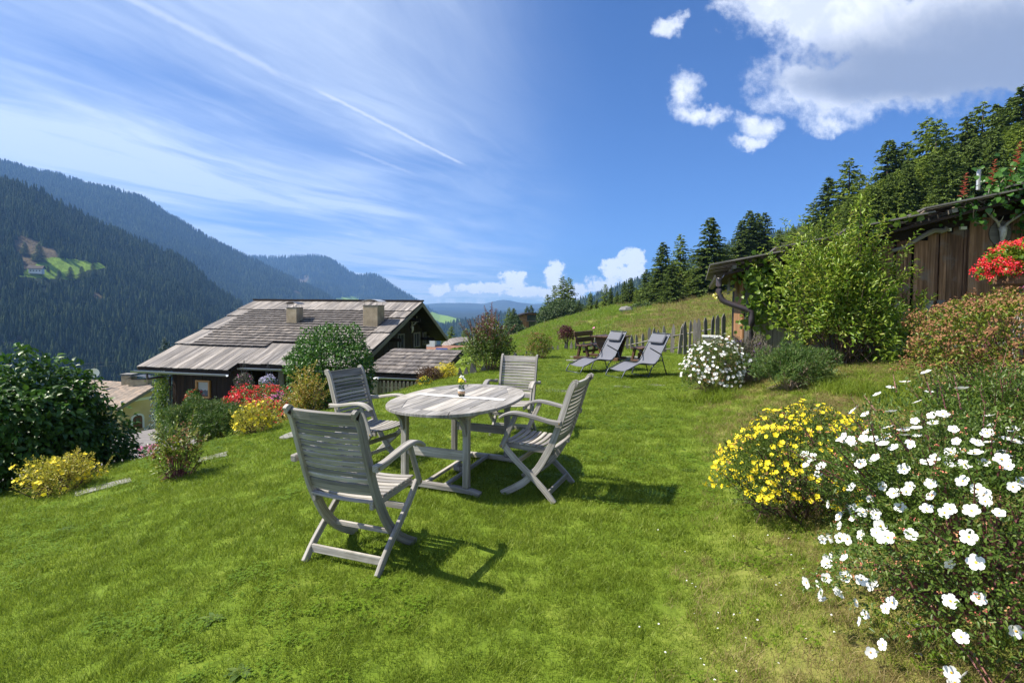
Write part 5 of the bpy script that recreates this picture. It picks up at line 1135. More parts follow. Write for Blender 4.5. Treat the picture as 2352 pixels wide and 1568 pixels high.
q = rayplane(324, 882, yp(GWd/2, 0, 0), gdir); ch2 = MB().box((q[0], q[1], zr+.1), (1.9, .8, .8)).build('chimney', M['plaster'], yr); V = [(q[0]+x, q[1]+y, zr+.62+.28*(1-(x/1.1)**2)) for x in np.linspace(-1.1, 1.1, 9) for y in (-.55, .55)]
MB().add(V, [(2*k, 2*k+2, 2*k+3, 2*k+1) for k in range(8)]).build('tin_cap', M['metal_grey'], ch2).modifiers.new('s', 'SOLIDIFY').thickness = .03
q = at(216, 856, 50.); ds = thing('satellite_dish', 'satellite dish on a mast above the tiled roof at the left', 'satellite dish', tuple(q), .4)
n = 12; V = [(0, .12, 0)]+[(math.cos(6.283*k/n)*.45, 0, math.sin(6.283*k/n)*.45) for k in range(n)]; MB().add(V, [(0, 1+k, 1+(k+1) % n) for k in range(n)]).build('dish', M['whitewall'], ds); MB().tube([(0, .15, -1.9), (0, .15, .9)], .03, 6).build('mast', M['metal_grey'], ds)
for z in (.9, .55, -.4): MB().bar((-.9, .15, z), (.9+z, .15, z+.12), .03, .03).build('antenna_rod', M['metal_grey'], ds)
# paved strip and lane
def strip(name, pts, w_, lift, mat_, lb):
    P = np.array(pts, float); tt = np.linspace(0, len(P)-1, 60); X_ = np.interp(tt, range(len(P)), P[:, 0]); Y_ = np.interp(tt, range(len(P)), P[:, 1]); d_ = np.stack([np.gradient(X_), np.gradient(Y_)], 1); d_ /= np.linalg.norm(d_, axis=1)[:, None]; V = []
    for k in range(60):
        for q in np.linspace(-1, 1, 5): x = X_[k]-d_[k, 1]*q*w_/2; y = Y_[k]+d_[k, 0]*q*w_/2; V.append((x, y, gz1(x, y)+lift))
    F = [(5*k+j, 5*k+5+j, 5*k+6+j, 5*k+1+j) for k in range(59) for j in range(4)]
    mb = MB(); mb.add(V, F); return tag(mb.build(name, mat_, None, True), lb, None, None, 'structure')
q0 = hit(330, 1046); q1 = hit(372, 1012); q2 = at(420, 990, 36)
strip('lane', [(q0[0]-9, q0[1]-3.5), (q0[0], q0[1]), (q1[0], q1[1]), (q2[0], q2[1])], 3.2, .12, M['asphalt'], 'narrow paved lane below the lawn, behind the blue car')
cp_ = at(300, 1078, 16.5)
def car(loc, rz):
    o = thing('parked_car', 'dark blue car parked below the lawn, only its roof showing behind the big bush', 'car', loc, rz)
    sec = [(-2.1, .55, .25, .80), (-2.0, .78, .25, .85), (-1.2, .98, .22, .87), (-.6, 1.35, .22, .74), (.3, 1.46, .22, .72), (1.0, 1.30, .22, .74), (1.5, .98, .22, .86), (2.0, .86, .25, .84), (2.15, .55, .3, .78)]
    V = []; F = []; n = 10
    for (y, zt, zb, hw) in sec:
        zs = min(zt, .92); prof = [(hw, zb), (hw, .5), (hw*.98, zs-.04), (hw*.86 if zt > 1 else hw*.9, zs+(zt-zs)*.75), (hw*.55, zt), (-hw*.55, zt), (-(hw*.86 if zt > 1 else hw*.9), zs+(zt-zs)*.75), (-hw*.98, zs-.04), (-hw, .5), (-hw, zb)]
        V += [(x, y, z) for x, z in prof]
    F = [(n*i+k, n*i+(k+1) % n, n*i+n+(k+1) % n, n*i+n+k) for i in range(len(sec)-1) for k in range(n)]+[tuple(range(n)), tuple(range(n*len(sec)-1, n*len(sec)-n-1, -1))]
    b = MB().add(V, F).build('body', M['paint_blue'], o, True)
    gl = MB()
    for s_ in (-1, 1): gl.add([(s_*.745, -.95, .95), (s_*.745, 1.3, .95), (s_*.69, .9, 1.24), (s_*.69, -.5, 1.26)], [(0, 1, 2, 3)])
    gl.build('side_window', M['glass'], o); MB().add([(-.62, -1.18, 1.0), (.62, -1.18, 1.0), (.52, -.62, 1.34), (-.52, -.62, 1.34)], [(0, 1, 2, 3)]).build('windscreen', M['glass'], o)
    for x in (-1, 1):
        for y in (-1.3, 1.3):
            w_ = MB().tube([(x*.70, y, .32), (x*.86, y, .32)], .32, 16).build('wheel', M['rubber'], o); MB().tube([(x*.865, y, .32), (x*.875, y, .32)], .2, 12).build('rim', M['tin'], w_)
        MB().ball((x*.6, -2.05, .66), (.16, .06, .08)).build('headlight', M['glass'], o)
    return o
q = at(285, 1056, 23.5); car((q[0], q[1], q[2]-1.35), R(70))
# small roofs in the middle distance
def simple_house(loc, rz, L, Wd, hw_, hr, wm, rm, lb, sky=False, wins=0, nm='house', cat='house'):
    o = thing(nm, lb, cat, tuple(loc), rz); mb = MB(); prof = [(-Wd/2, -2.5), (Wd/2, -2.5), (Wd/2, hw_), (0, hr-.1), (-Wd/2, hw_)]; V = [(b_, a_, z) for b_ in (-L/2, L/2) for a_, z in prof]; n = 5
    mb.add(V, [tuple(range(n)), tuple(range(2*n-1, n-1, -1))]+[(k, n+k, n+(k+1) % n, (k+1) % n) for k in range(n)]); mb.build('wall', wm, o); rf_ = MB(); sl = (hr-hw_)/(Wd/2)
    for s_ in (-1, 1): slabq(rf_, [np.array([-L/2-.6, s_*(Wd/2+.7), hw_-.7*sl]), np.array([L/2+.6, s_*(Wd/2+.7), hw_-.7*sl]), np.array([L/2+.6, 0, hr]), np.array([-L/2-.6, 0, hr])], .18)
    r = rf_.build('roof', rm, o)
    if sky: MB().box((-L*.05, -Wd*.25, hw_+(hr-hw_)*.52+.06), (1.1, .9, .06), np.stack([(1, 0, 0), (0, math.cos(math.atan(sl)), math.sin(math.atan(sl))), (0, -math.sin(math.atan(sl)), math.cos(math.atan(sl)))], 1)).build('skylight', M['paint_blue'], r); MB().box((-L*.3, 0, hr+.3), (.8, .6, .9)).build('chimney', M['whitewall'], r)
    for k in range(wins): MB().box(((k+.5)/wins*L-L/2, -Wd/2-.03, hw_-1.1), (.9, .08, 1.1)).build('window', M['glass'], o)
    return o
q = at(1024, 800, 48); simple_house((q[0], q[1], q[2]-1.3), R(-6), 4.6, 4, .5, 1.6, M['whitewall'], M['redroof'], 'small house roof of red tiles with a blue skylight beside the farmhouse gable', True, 3)
q = at(1066, 793, 60); o = thing('barn', 'low barn with a rounded brown shingle roof behind the copper-leaved bush', 'barn', (q[0], q[1], q[2]-.6), R(10))
V = []; n = 12
for k in range(n+1):
    a_ = math.pi*k/n
    for s_ in (-1, 1): V.append((-math.cos(a_)*2.6, s_*4., math.sin(a_)*1.35))
MB().add(V, [(2*k, 2*k+2, 2*k+3, 2*k+1) for k in range(n)]).build('roof', M['shingle'], o).modifiers.new('s', 'SOLIDIFY').thickness = .1; MB().box((0, 0, -1.2), (4.8, 7.6, 2.4)).build('wall', M['whitewall'], o)
q = at(1222, 752, 122); o = thing('wooden_chalet', 'wooden chalet with a low curved roof and glazed gable at the edge of the meadow', 'chalet', (q[0], q[1], q[2]-.4), R(4))
V = []; n = 10; Wc = 3.6
mb = MB(); arcp = [(x, 2.9+.95*(1-(x/3.9)**2)) for x in np.linspace(-2.9, 2.9, 9)]; prof = [(-2.9, -1), (2.9, -1)]+arcp[::-1]; V = [(x, y, z) for y in (0, 6) for x, z in prof]; n = len(prof)
cw = mb.add(V, [tuple(range(n)), tuple(range(2*n-1, n-1, -1))]+[(k, n+k, n+(k+1) % n, (k+1) % n) for k in range(n)]).build('wall', M['orangewood'], o)
V = [(x, y, 3.0+.95*(1-(x/3.9)**2)) for x in np.linspace(-3.6, 3.6, 13) for y in (-1, 6.6)]; MB().add(V, [(2*k, 2*k+2, 2*k+3, 2*k+1) for k in range(12)]).build('roof', M['darkwood'], o).modifiers.new('s', 'SOLIDIFY').thickness = .2
MB().box((0.1, -.04, 2.75), (2.6, .1, 1.3)).build('window', M['glass'], o); MB().box((.1, -.06, .95), (1.7, .1, 1.6)).build('window', M['glass'], o); MB().box((.1, -.6, 1.95), (3.2, 1.1, .12)).build('balcony', M['bargewood'], o); MB().tube([(2.2, -1.5, -1), (2.2, -1.5, 4.2)], .06, 6).build('pole', M['tin'], o)
for x in (-1.6, 1.8): MB().box((x, -1.1, .5), (.12, .12, 3)).build('post', M['orangewood'], o)
# power mast with wires
q = at(1109*0+1109, 706, 60)
o = thing('power_pole', 'thin dark utility pole between the gable and the copper-leaved bush', 'pole', tuple(at(1108, 792, 70)), 0); 
o.location = tuple(at(1109, 788, 70)); 
pz = at(1109, 760, 70)[2]-at(1109, 788, 70)[2]; MB().tube([(0, 0, 0), (0, 0, pz)], .09, 6).build('pole', M['darkwood'], o); MB().bar((-1., 0, pz-.5), (1., 0, pz-.5), .1, .1).build('crossarm', M['darkwood'], o)

# ------------------------------------------------------------------ barn / shed on the right
SW = np.array([.94, -.34, 0]); SW /= np.linalg.norm(SW); SN = np.array([SW[1], -SW[0], 0]); SI = -SN     # wall runs along SW, faces SN (towards us)
C0 = np.array([4.77, 10.5, 0])
sh = thing('barn', 'rustic brown timber shed with a mossy board roof at the right', 'shed', (0, 0, 0))
def vz(s): return 2.42+.262*s     # underside of roof at distance s along the gable wall
WLEN = 6.2
mb = MB(); V = []
prof = [(.05, .75), (WLEN, .75), (WLEN, vz(WLEN)-.12), (.05, vz(.05)-.12)]; V = [np.array([*(C0+SW*a_+SI*b_)[:2], z]) for b_ in (.06, 5.) for a_, z in prof]
mb.add(V, [(0, 1, 2, 3), (7, 6, 5, 4), (0, 4, 5, 1), (1, 5, 6, 2), (2, 6, 7, 3), (3, 7, 4, 0)]); sw_ = mb.build('wall', M['darkwood'], sh)
def brd(a_, w_, z0, z1, out, mt, nm='wall_board', th=.03):
    c_ = C0+SW*(a_+w_/2)+SN*out; MB().box((c_[0], c_[1], (z0+z1)/2), (w_, th, z1-z0), np.stack([SW, SN, (0, 0, 1)], 1)).build(nm, mt, sw_)
s = 0
while s < WLEN:
    w_ = rng.uniform(.09, .22); 
    if 2.2 < s < 3.6 and rng.random() < .3: s += .03
    z0 = gz1(*(C0+SW*s)[:2])+rng.uniform(.08, .16); top = vz(s)-.16-(.12 if rng.random() < .3 else 0)
    grey = s < 2.0
    brd(s, w_-.008, z0, top, rng.uniform(-.01, .03), M['shedgrey'] if grey else M['shedwood'])
    s += w_
# lower grey tier under an overlap at the left of the brown boards
s = 1.9
while s < 3.9:
    w_ = rng.uniform(.12, .2); z0 = gz1(*(C0+SW*s)[:2])+.12; brd(s, w_-.015, z0, z0+.75+rng.uniform(-.05, .05), .05, M['shedgrey']); s += w_+rng.uniform(0, .05)
brd(3.62, .34, 1.05, vz(3.7)-.14, .075, M['shedwood'], 'wide_post', .05)
sill = C0+SW*1.6; MB().bar([*(C0+SW*1.2+SN*.06)[:2], gz1(*(C0+SW*1.2)[:2])+.10], [*(C0+SW*5.8+SN*.06)[:2], gz1(*(C0+SW*5.5)[:2])+.10], .08, .10).build('sill_beam', M['shedgrey'], sh)
MB().bar([*(C0+SW*-.15+SN*.05)[:2], vz(-.15)-.13], [*(C0+SW*WLEN+SN*.05)[:2], vz(WLEN)-.13], .07, .17).build('verge_beam', M['darkwood'], sh)
# crooked branch fixed on the wall
a_ = onwall(2045, 577, C0+SN*.07, SW, SN); b_ = onwall(2172, 528, C0+SN*.07, SW, SN)
pts = [C0+SW*(a_[0]+(b_[0]-a_[0])*u)+SN*.13+np.array([0, 0, a_[1]+(b_[1]-a_[1])*v]) for u, v in ((0, 0), (.25, .2), (.5, .6), (.75, .95), (.92, .93), (1., 1.05))]
MB().tube(lerp_path(pts, 14), np.linspace(.035, .05, 14)*rng.uniform(.8, 1.2, 14), 7).build('driftwood_branch', M['greywood'], sh)
# roof: board layer with steps, battens, underside
rf = MB(); over = .55
def rp(s, b, dz_=0): q = C0+SW*s+SN*(over-b); return np.array([q[0], q[1], vz(s)+dz_])
slabq(rf, [rp(-.42, 0), rp(WLEN+.5, 0), rp(WLEN+.5, 5.6), rp(-.42, 5.6)], .05); sr = rf.build('roof', M['darkwood'], sh)
k = 0; s = -.58
while s < WLEN+.3:
    L_ = 1.15; b = 0
    sl_ = np.array([*(SW[:2]), .262]); sl_ /= np.linalg.norm(sl_); nrm = np.cross(sl_, SI); nrm = nrm if nrm[2] > 0 else -nrm
    tilt = sl_-nrm*.075; tilt /= np.linalg.norm(tilt); nr2 = np.cross(tilt, SI); nr2 = nr2 if nr2[2] > 0 else -nr2
    while b < 5.6:
        w_ = rng.uniform(.14, .24); c_ = rp(s+L_/2, b+w_/2-.06*rng.random()-.12)+nrm*.17; MB().box(c_, (L_+.18, w_-.012, .028), np.stack([tilt, SI, nr2], 1)).build('roof_board', M['greywood'], sr); b += w_
    c_ = rp(s+.35, 2.8)+nrm*.06; MB().box(c_, (.08, 5.7, .07), np.stack([sl_, SI, nrm], 1)).build('batten', M['bargewood'], sr)
    s += L_
# gutter along the eave and the bent pipe
ga = rp(-.52, -.12, -.02); gb = rp(-.52, 5.7, -.02); gutter(ga, gb, .085, M['gutter_brown'], sh)
for k in range(9):
    q = ga+(gb-ga)*(k+.5)/9; MB().tube([q+SW*.085, q+SW*.06-[0, 0, .07], q-[0, 0, .09], q-SW*.06-[0, 0, .07], q-SW*.088], .008, 4).build('gutter_bracket', M['gutter_brown'], sh)
g2 = ga+(gb-ga)*.02
MB().tube(lerp_path([g2-[0, 0, .05], g2-[0, 0, .32], g2+SW*.08-[0, 0, .50], g2+SW*.30-[0, 0, .60], g2+SW*.55-[0, 0, .70], g2+SW*.60-[0, 0, .85], g2+SW*.60-[0, 0, 1.6]], 30), .055, 12).build('downpipe', M['gutter_brown'], sh, True)
# sunny larch-boarded side and wood store at the far left corner
sd0 = C0+SI*.1
k = 0.
while k < 2.6:
    w_ = rng.uniform(.12, .18); c_ = C0+SI*(k+w_/2)-SW*.03; z0 = .9; MB().box((c_[0], c_[1], (z0+vz(-.2))/2), (.03, w_-.008, vz(-.2)-z0-.05), np.stack([SW, SI, (0, 0, 1)], 1)).build('side_board', M['orangewood'], sh); k += w_
for k in range(6):
    c_ = C0+SI*(.9+.16*k)-SW*.25; MB().box((c_[0], c_[1], 2.15), (.02, .13, .42), np.stack([SW, SI, (0, 0, 1)], 1)).build('scalloped_board', M['shedgrey'], sh)
ws = thing('firewood_stack', 'stack of split firewood in front of the sunny end of the shed', 'firewood', (0, 0, 0))
for r_i in range(7):
    for c_i in range(6):
        q = C0-SW*(.28+.145*c_i)+SI*.35; z = gz1(q[0], q[1])+.06+.115*r_i
        if r_i > 6-c_i*.5: continue
        a_ = rng.random()*6; tri = [(math.cos(a_+k*2.09)*.065*rng.uniform(.85, 1.15), math.sin(a_+k*2.09)*.06) for k in range(3)]; V = [q+SW*x+SN*b_+np.array([0, 0, z+y]) for b_ in (.25+rng.uniform(-.04, .04), -.1) for x, y in tri]
        V = [(v[0], v[1], z+(v[2]-z)) for v in V]; MB().add(V, [(0, 1, 2), (5, 4, 3), (0, 3, 4, 1), (1, 4, 5, 2), (2, 5, 3, 0)]).build('log', M['log'], ws)
q = at(1634, 772, 9.9); q[2] -= .46; o = thing('storage_crate', 'pale wooden crate half hidden behind the white flowering bush', 'crate', (q[0], q[1], q[2]), math.atan2(SW[1], SW[0])); o.scale = (.40, .40, 1)
for z in (.1, .24, .38):
    for s_ in (-1, 1): MB().box((0, s_*.2, z), (.8, .02, .12)).build('slat', M['bargewood'], o); MB().box((s_*.39, 0, z), (.02, .38, .12)).build('slat', M['bargewood'], o)
MB().box((0, 0, .46), (.86, .46, .03)).build('lid', M['whitewall'], o)
# skull with antlers on the wall, power insulators
q = rayplane(2296, 528, C0+SN*.10, SN); antlers(tuple(q), SW, SN, .92, 'stag skull with wide antlers on a grey plaque on the shed wall', True)
for px in (2177, 2212):
    q = rayplane(px, 528 if px < 2200 else 524, C0+SN*.1, SN); o_ = MB().box(q, (.09, .06, .05), np.stack([SW, SN, (0, 0, 1)], 1)).build('white_bracket', M['whitewall'], sh)
q = rayplane(2248, 403, C0-SI*.2, SN); MB().tube([q-[0, 0, .25], q+[0, 0, .1]], .03, 8).build('vent_pipe', M['tin'], sh)

# ------------------------------------------------------------------ shrubs and flowers
def crown_pts(n, rx, ry, rz, r, shell=.55, low=0., lump=.25, seed=0):
    "points in a lumpy ellipsoid standing on z=0, denser towards its surface"
    d_ = r.normal(size=(n*2, 3)); d_ /= np.linalg.norm(d_, axis=1)[:, None]; d_ = d_[d_[:, 2] > -.75+low][:n]
    rad = 1-shell*r.random(len(d_))**1.6; lm = 1+lump*fbm(d_[:, 0]*2.2+seed*7, d_[:, 1]*2.2+d_[:, 2]*1.9+seed*3, 3)*1.6
    q = d_*(rad*lm)[:, None]; ff = np.where(d_[:, 2] < 0, np.minimum(1/np.sqrt(np.maximum(1-d_[:, 2]**2, .06)), 2.2), 1.); ff = 1+(ff-1)*.6; q[:, :2] *= ff[:, None]; q[:, 2] = (q[:, 2]+1)/2
    return q*[rx, ry, 2*rz/2], d_
def shrub(name, label, cat, base, rx, h, leafmat, nl, ll, lw, stemmat=None, ry=None, nst=14, seed=0, shell=.6, low=0., lump=.25, kind=2, group=None, flowers=(), tips=0, tipmat=None, parts=0, upward=.5, droop=.15, tiplen=.3, rot=0., topmat=None, fold=.25, clus=1):
    r = np.random.default_rng(seed+11); ry = ry or rx; o = thing(name, label, cat, tuple(base), 0, group)
    P, Dn = crown_pts(nl//clus, rx, ry, h, r, shell, low, lump, seed)
    stem = MB(); stemmat = stemmat or M['stem']
    T_, TD = crown_pts(nst, rx, ry, h, r, .25, low+.25, lump, seed)
    for k in range(len(T_)):
        b_ = np.array([r.normal()*.08*rx, r.normal()*.08*ry, -.05]); m_ = b_*.5+T_[k]*.5+np.array([0, 0, -.08*h])+r.normal(size=3)*.04*rx; pth = lerp_path([b_, b_*.7+m_*.3, m_, T_[k]], 8); stem.tube(pth, np.linspace(.010+.012*rx, .003, 8), 5)
        for j in range(2):
            q = pth[4+j]; e2 = q+(TD[k]*.6+r.normal(size=3)*.5)*[rx*.45, ry*.45, h*.3]; e2[2] = min(max(e2[2], .05*h), h*.95)
            if (e2[0]/rx)**2+(e2[1]/ry)**2 < 1: stem.tube([q, (q+e2)/2+[0, 0, .02], e2], [.006, .004, .002], 4)
    # shoots poking out of the outline
    sp = []; sd_ = []; 
    if tips:
        a_, b_ = crown_pts(tips, rx, ry, h, r, .15, .85, lump, seed)
        for k in range(len(a_)):
            d_ = b_[k]*np.array([.6, .6, .5])+np.array([0, 0, upward])+r.normal(size=3)*.15; d_ /= np.linalg.norm(d_); L_ = h*tiplen*r.uniform(.4, 1); p0 = a_[k]-d_*L_*.3; stem.tube([p0, p0+d_*L_*1.2], [.004, .0015], 4)
            m_ = int(10+L_/ll*2.6); tt = np.linspace(0, 1.25, m_); an = np.arange(m_)*2.4; ax, ay, _ = frame_from(d_[None]); q = p0+d_*(tt*L_)[:, None]; sp.append(q); sd_.append(ax*np.cos(an)[:, None]+ay*np.sin(an)[:, None]+d_*.9)
    if clus > 1:
        P = np.repeat(P, clus, 0); Dn = np.repeat(Dn, clus, 0); P = P+Dn*(r.random(len(P))*ll*.5)[:, None]
    Dr = Dn*.7+r.normal(size=P.shape)*(.55 if clus == 1 else .75)+np.array([0, 0, upward if clus == 1 else upward*.6]); Nn = r.normal(size=P.shape)*.45+np.array([0, 0, .8])+Dn*.5
    szs = ll*r.uniform(.65, 1.2, len(P))
    if sp:
        sp = np.concatenate(sp); sd_ = np.concatenate(sd_)
    stem.build('stems', stemmat, o)
    if parts:
        w_ = P+np.array(base); dist = np.linalg.norm(w_-CAM, axis=1); vis = (Dn@((CAM-np.array(base)-[0, 0, h*.5])/np.linalg.norm(CAM-np.array(base)))) > .05; rr_ = np.sqrt((P[:, 0]/rx)**2+(P[:, 1]/ry)**2+((P[:, 2]/h-.5)*2)**2)
        score = rr_+vis*2; top = np.argsort(-score)[:parts]; rest = np.setdiff1d(np.arange(len(P)), top)
        V, F = leaves(np.zeros((1, 3)), np.array([[0, 1., 0]]), np.array([[0, 0, 1.]]), 1., lw/ll, fold, 3, droop); lm_ = fastmesh('leaf', V, F, leafmat)
        for i in top:
            d_ = Dr[i]/np.linalg.norm(Dr[i]); s_ = np.cross(d_, Nn[i]); s_ /= np.linalg.norm(s_); n_ = np.cross(s_, d_); q = link('leaf', lm_, o); sc_ = szs[i]*1.08
            q.matrix_local = Matrix(((s_[0]*sc_, d_[0]*sc_, n_[0]*sc_, P[i, 0]), (s_[1]*sc_, d_[1]*sc_, n_[1]*sc_, P[i, 1]), (s_[2]*sc_, d_[2]*sc_, n_[2]*sc_, P[i, 2]), (0, 0, 0, 1)))
        P, Dr, Nn, szs = P[rest], Dr[rest], Nn[rest], szs[rest]
    if topmat is not None:
        tpm = (P[:, 2]/h+r.normal(size=len(P))*.12) > .80
        V, F = leaves(P[tpm], Dr[tpm], Nn[tpm], szs[tpm], szs[tpm]*lw/ll, fold, kind, droop); q = link('upper_foliage', fastmesh('upper_foliage', V, F, topmat), o); q['kind'] = 'stuff'
        P, Dr, Nn, szs = P[~tpm], Dr[~tpm], Nn[~tpm], szs[~tpm]
    V, F = leaves(P, Dr, Nn, szs, szs*lw/ll, fold, kind, droop); q = link('foliage', fastmesh('foliage', V, F, leafmat), o); q['kind'] = 'stuff'
    if len(sp):
        V, F = leaves(sp, sd_, sd_*0+[0, 0, 1.]+r.normal(size=sp.shape)*.3, ll*.85, lw*.85, fold, kind, droop); q = link('shoots', fastmesh('shoots', V, F, tipmat or leafmat), o); q['kind'] = 'stuff'
    for fl_ in flowers:
        nm, me, n, rad, bias = fl_[:5]; lo_ = fl_[5] if len(fl_) > 5 else .25;  A, B = crown_pts(n*3, rx*1.03, ry*1.03, h*1.02, r, .10, lo_, lump, seed)
        tocam = (CAM-np.array(base)-[0, 0, h*.5]); tocam /= np.linalg.norm(tocam); ok = (B@tocam > -.25) | (r.random(len(B)) < .25)
        if bias is not None: ok &= bias(A, B, r)
        A = A[ok][:n]; B = B[ok][:n]
        if isinstance(me, str):
            V, F = petals(A, B, rad, r); q = link(nm, fastmesh(nm, V, F, M[me]), o); q['kind'] = 'stuff'
        else:
            for p, d_ in zip(A, B): put_flower(nm, me, p, d_*.7+r.normal(size=3)*.35+[0, 0, .5]+tocam*.45, rad*r.uniform(.75, 1.12), o)
    return o
def petals(A, B, rad, r, m_=7, spread=.9):
    "little clusters of petals: blossoms seen from a distance"
    P = np.repeat(A, m_, 0)+r.normal(size=(len(A)*m_, 3))*rad*spread*[1, 1, .5]; Dn = np.repeat(B, m_, 0)
    return leaves(P, r.normal(size=P.shape), Dn+r.normal(size=P.shape)*.4+[0, 0, .5], rad*1.0*r.uniform(.7, 1.2, len(P)), rad*.9, .1, 2, .1)
def base_at(px, py, sink=.03, d0=1.2): p = hit(px, py, d0); p[2] -= sink; return p
def at_xy(px, d, dz=0): p = at(px, 700, d); p[2] = gz1(p[0], p[1])+dz; return p
# 1 big dark bush at the left
b = at_xy(24, 6.9); b[2] = -.98
shrub('large_bush', 'large dark green leafy bush filling the left edge of the photo', 'bush', b, 1.02, 1.72, M['leaf_dark'], 11000, .095, .062, ry=1.1, nst=22, seed=1, shell=.5, kind=3, lump=.36, parts=300, upward=-.25, droop=.3, tips=26, tiplen=.13, tipmat=M['leaf_bush'], low=-.2)
b = at_xy(190, 7.6); b[2] = -1.2
shrub('large_bush', 'lower shaded part of the dark leafy bushes, right beside the blue car', 'bush', b, .62, 1.25, M['leaf_dark'], 3500, .08, .052, nst=10, seed=2, kind=3, upward=-.2, droop=.3)
# 2 yellow shrub
b = base_at(138, 1130); shrub('yellow_flowering_shrub', 'small golden shrub with yellow flowers in front of the dark bush at the left', 'shrub', b, .34, .46, M['leaf_yellow'], 4200, .030, .013, seed=3, nst=26, tips=34, tiplen=.30, upward=.5, lump=.5, flowers=[('flower', FLY, 70, .024, None)])
# 3 spirea with pinkish heads
b = base_at(408, 1097); shrub('spirea', 'small spirea with faded pink-brown flower heads standing alone on the lawn', 'shrub', b, .24, .60, M['leaf_spirea'], 1100, .045, .02, M['stemred'], seed=4, nst=26, tips=18, tiplen=.35, upward=.5, lump=.6, kind=3, topmat=M['leaf_purple'], flowers=[('flower_head', 'brownhead', 30, .028, None, .5)])
# 4 mugo pines by the farmhouse
b = at_xy(460, 11.5); b[2] = at(448, 1010, 11.5)[2]
shrub('mountain_pine', 'bushy green dwarf pine in front of the farmhouse window', 'pine bush', b, .74, .90, M['needle'], 21000, .085, .014, M['bark'], seed=5, nst=20, lump=.45, tips=60, tiplen=.18, upward=.9, droop=.05, clus=6)
b = at_xy(515, 11.2); b[2] = at(515, 1000, 11.2)[2]
shrub('mountain_pine', 'lower darker dwarf pine at the right of the bushy one, next to the geraniums', 'pine bush', b, .45, .62, M['needle'], 7500, .08, .013, M['bark'], seed=6, nst=10, lump=.4, tips=24, tiplen=.18, upward=.9, droop=.05, clus=6)
# blue spruce left of the farmhouse
tp = at(412, 770, 25.); 
o = thing('blue_spruce', 'blue-grey spruce behind the left corner of the farmhouse', 'tree', (at(396, 900, 25.)[0], 24.5, -6.), 0)
o.scale = (3.4, 3.4, tp[2]+6.); cm_ = CM[3].copy(); cm_.materials.clear(); cm_.materials.append(M['needle_blue']); link('crown', cm_, o); link('trunk', tm, o)
o = thing('climbing_plant', 'green creeper climbing the left corner of the farmhouse', 'climber', tuple(hp(.45, .3)*[1, 1, 0]+[0, 0, -3.1]), 0); r_ = np.random.default_rng(5); n = 1500
P = np.stack([r_.normal(size=n)*.14-.12, r_.normal(size=n)*.12-.1, r_.uniform(0, 1.9, n)], 1); V, F = leaves(P, r_.normal(size=P.shape)+[0, -.4, -.3], r_.normal(size=P.shape)*.5+[-.3, -1, .3], .075, .06, .1, 2); link('foliage', fastmesh('foliage', V, F, M['leaf_vine']), o)['kind'] = 'stuff'
# 5 yellow potentilla by the geraniums
b = base_at(590, 994); shrub('yellow_flowering_shrub', 'golden shrub with yellow flowers in front of the red geraniums', 'shrub', b, .28, .46, M['leaf_yellow'], 2800, .034, .014, seed=7, nst=22, tips=26, tiplen=.4, upward=.8, lump=.5, flowers=[('flower', FLY, 60, .024, None)])
# 6 geraniums in boxes
def geranium(px, py, d, rx, ry, h, n, label, mat_='redp', leafn=900, name='geranium', seed=0, rad=.035, box=None, grp='geraniums in front of the farmhouse porch'):
    p = at(px, py, d); r_ = np.random.default_rng(seed); o = thing(name, label, 'flowers', tuple(p), math.atan2(e_[1], e_[0]), grp)
    P, Dn = crown_pts(leafn, rx, ry, h, r_, .7, .1, .3, seed); V, F = leaves(P, Dn+r_.normal(size=P.shape)*.5, r_.normal(size=P.shape)*.5+[0, -.3, .8], .055, .05, .1, 2); link('foliage', fastmesh('foliage', V, F, M['leaf_bush']), o)['kind'] = 'stuff'
    A, B = crown_pts(n, rx*1.05, ry*1.05, h*1.05, r_, .12, .2, .3, seed); V, F = petals(A, B, rad, r_, 9); link('blossoms', fastmesh('blossoms', V, F, M[mat_]), o)['kind'] = 'stuff'
    if box: MB().box((0, 0, -.06), box).build('planter_box', M['greywood'], o)
    return o
geranium(557, 962, 12.2, .42, .35, .62, 190, 'bright red geraniums in the sun, left end of the row above the yellow shrub', seed=1, rad=.04, box=(.7, .22, .16)); geranium(612, 975, 12.0, .55, .35, .55, 190, 'bright red geraniums in the sun, right of the left clump', seed=2, rad=.036, box=(.9, .22, .16)); geranium(655, 985, 11.6, .3, .3, .42, 70, 'small clump of red geraniums behind the near armchair back', seed=3, rad=.034)
geranium(585, 925, 15.5, .8, .35, .55, 130, 'shaded dark red geraniums on the porch rail', seed=4, rad=.035, box=(1.5, .22, .18)); geranium(625, 912, 16.5, .7, .3, .4, 90, 'red geraniums farther back on the porch, under the lilac basket', seed=5, rad=.035, box=(1.3, .22, .16)); geranium(634, 945, 13.6, .3, .25, .5, 80, 'magenta and violet petunias beside the red geraniums', 'pinkp', seed=6, name='petunias')
geranium(446, 922, 19.3, .28, .2, .45, 30, 'few red flowers under the orange framed window', seed=7, rad=.04); geranium(560, 968, 12.3, .05, .05, .05, 1, 'x', seed=8) if False else None
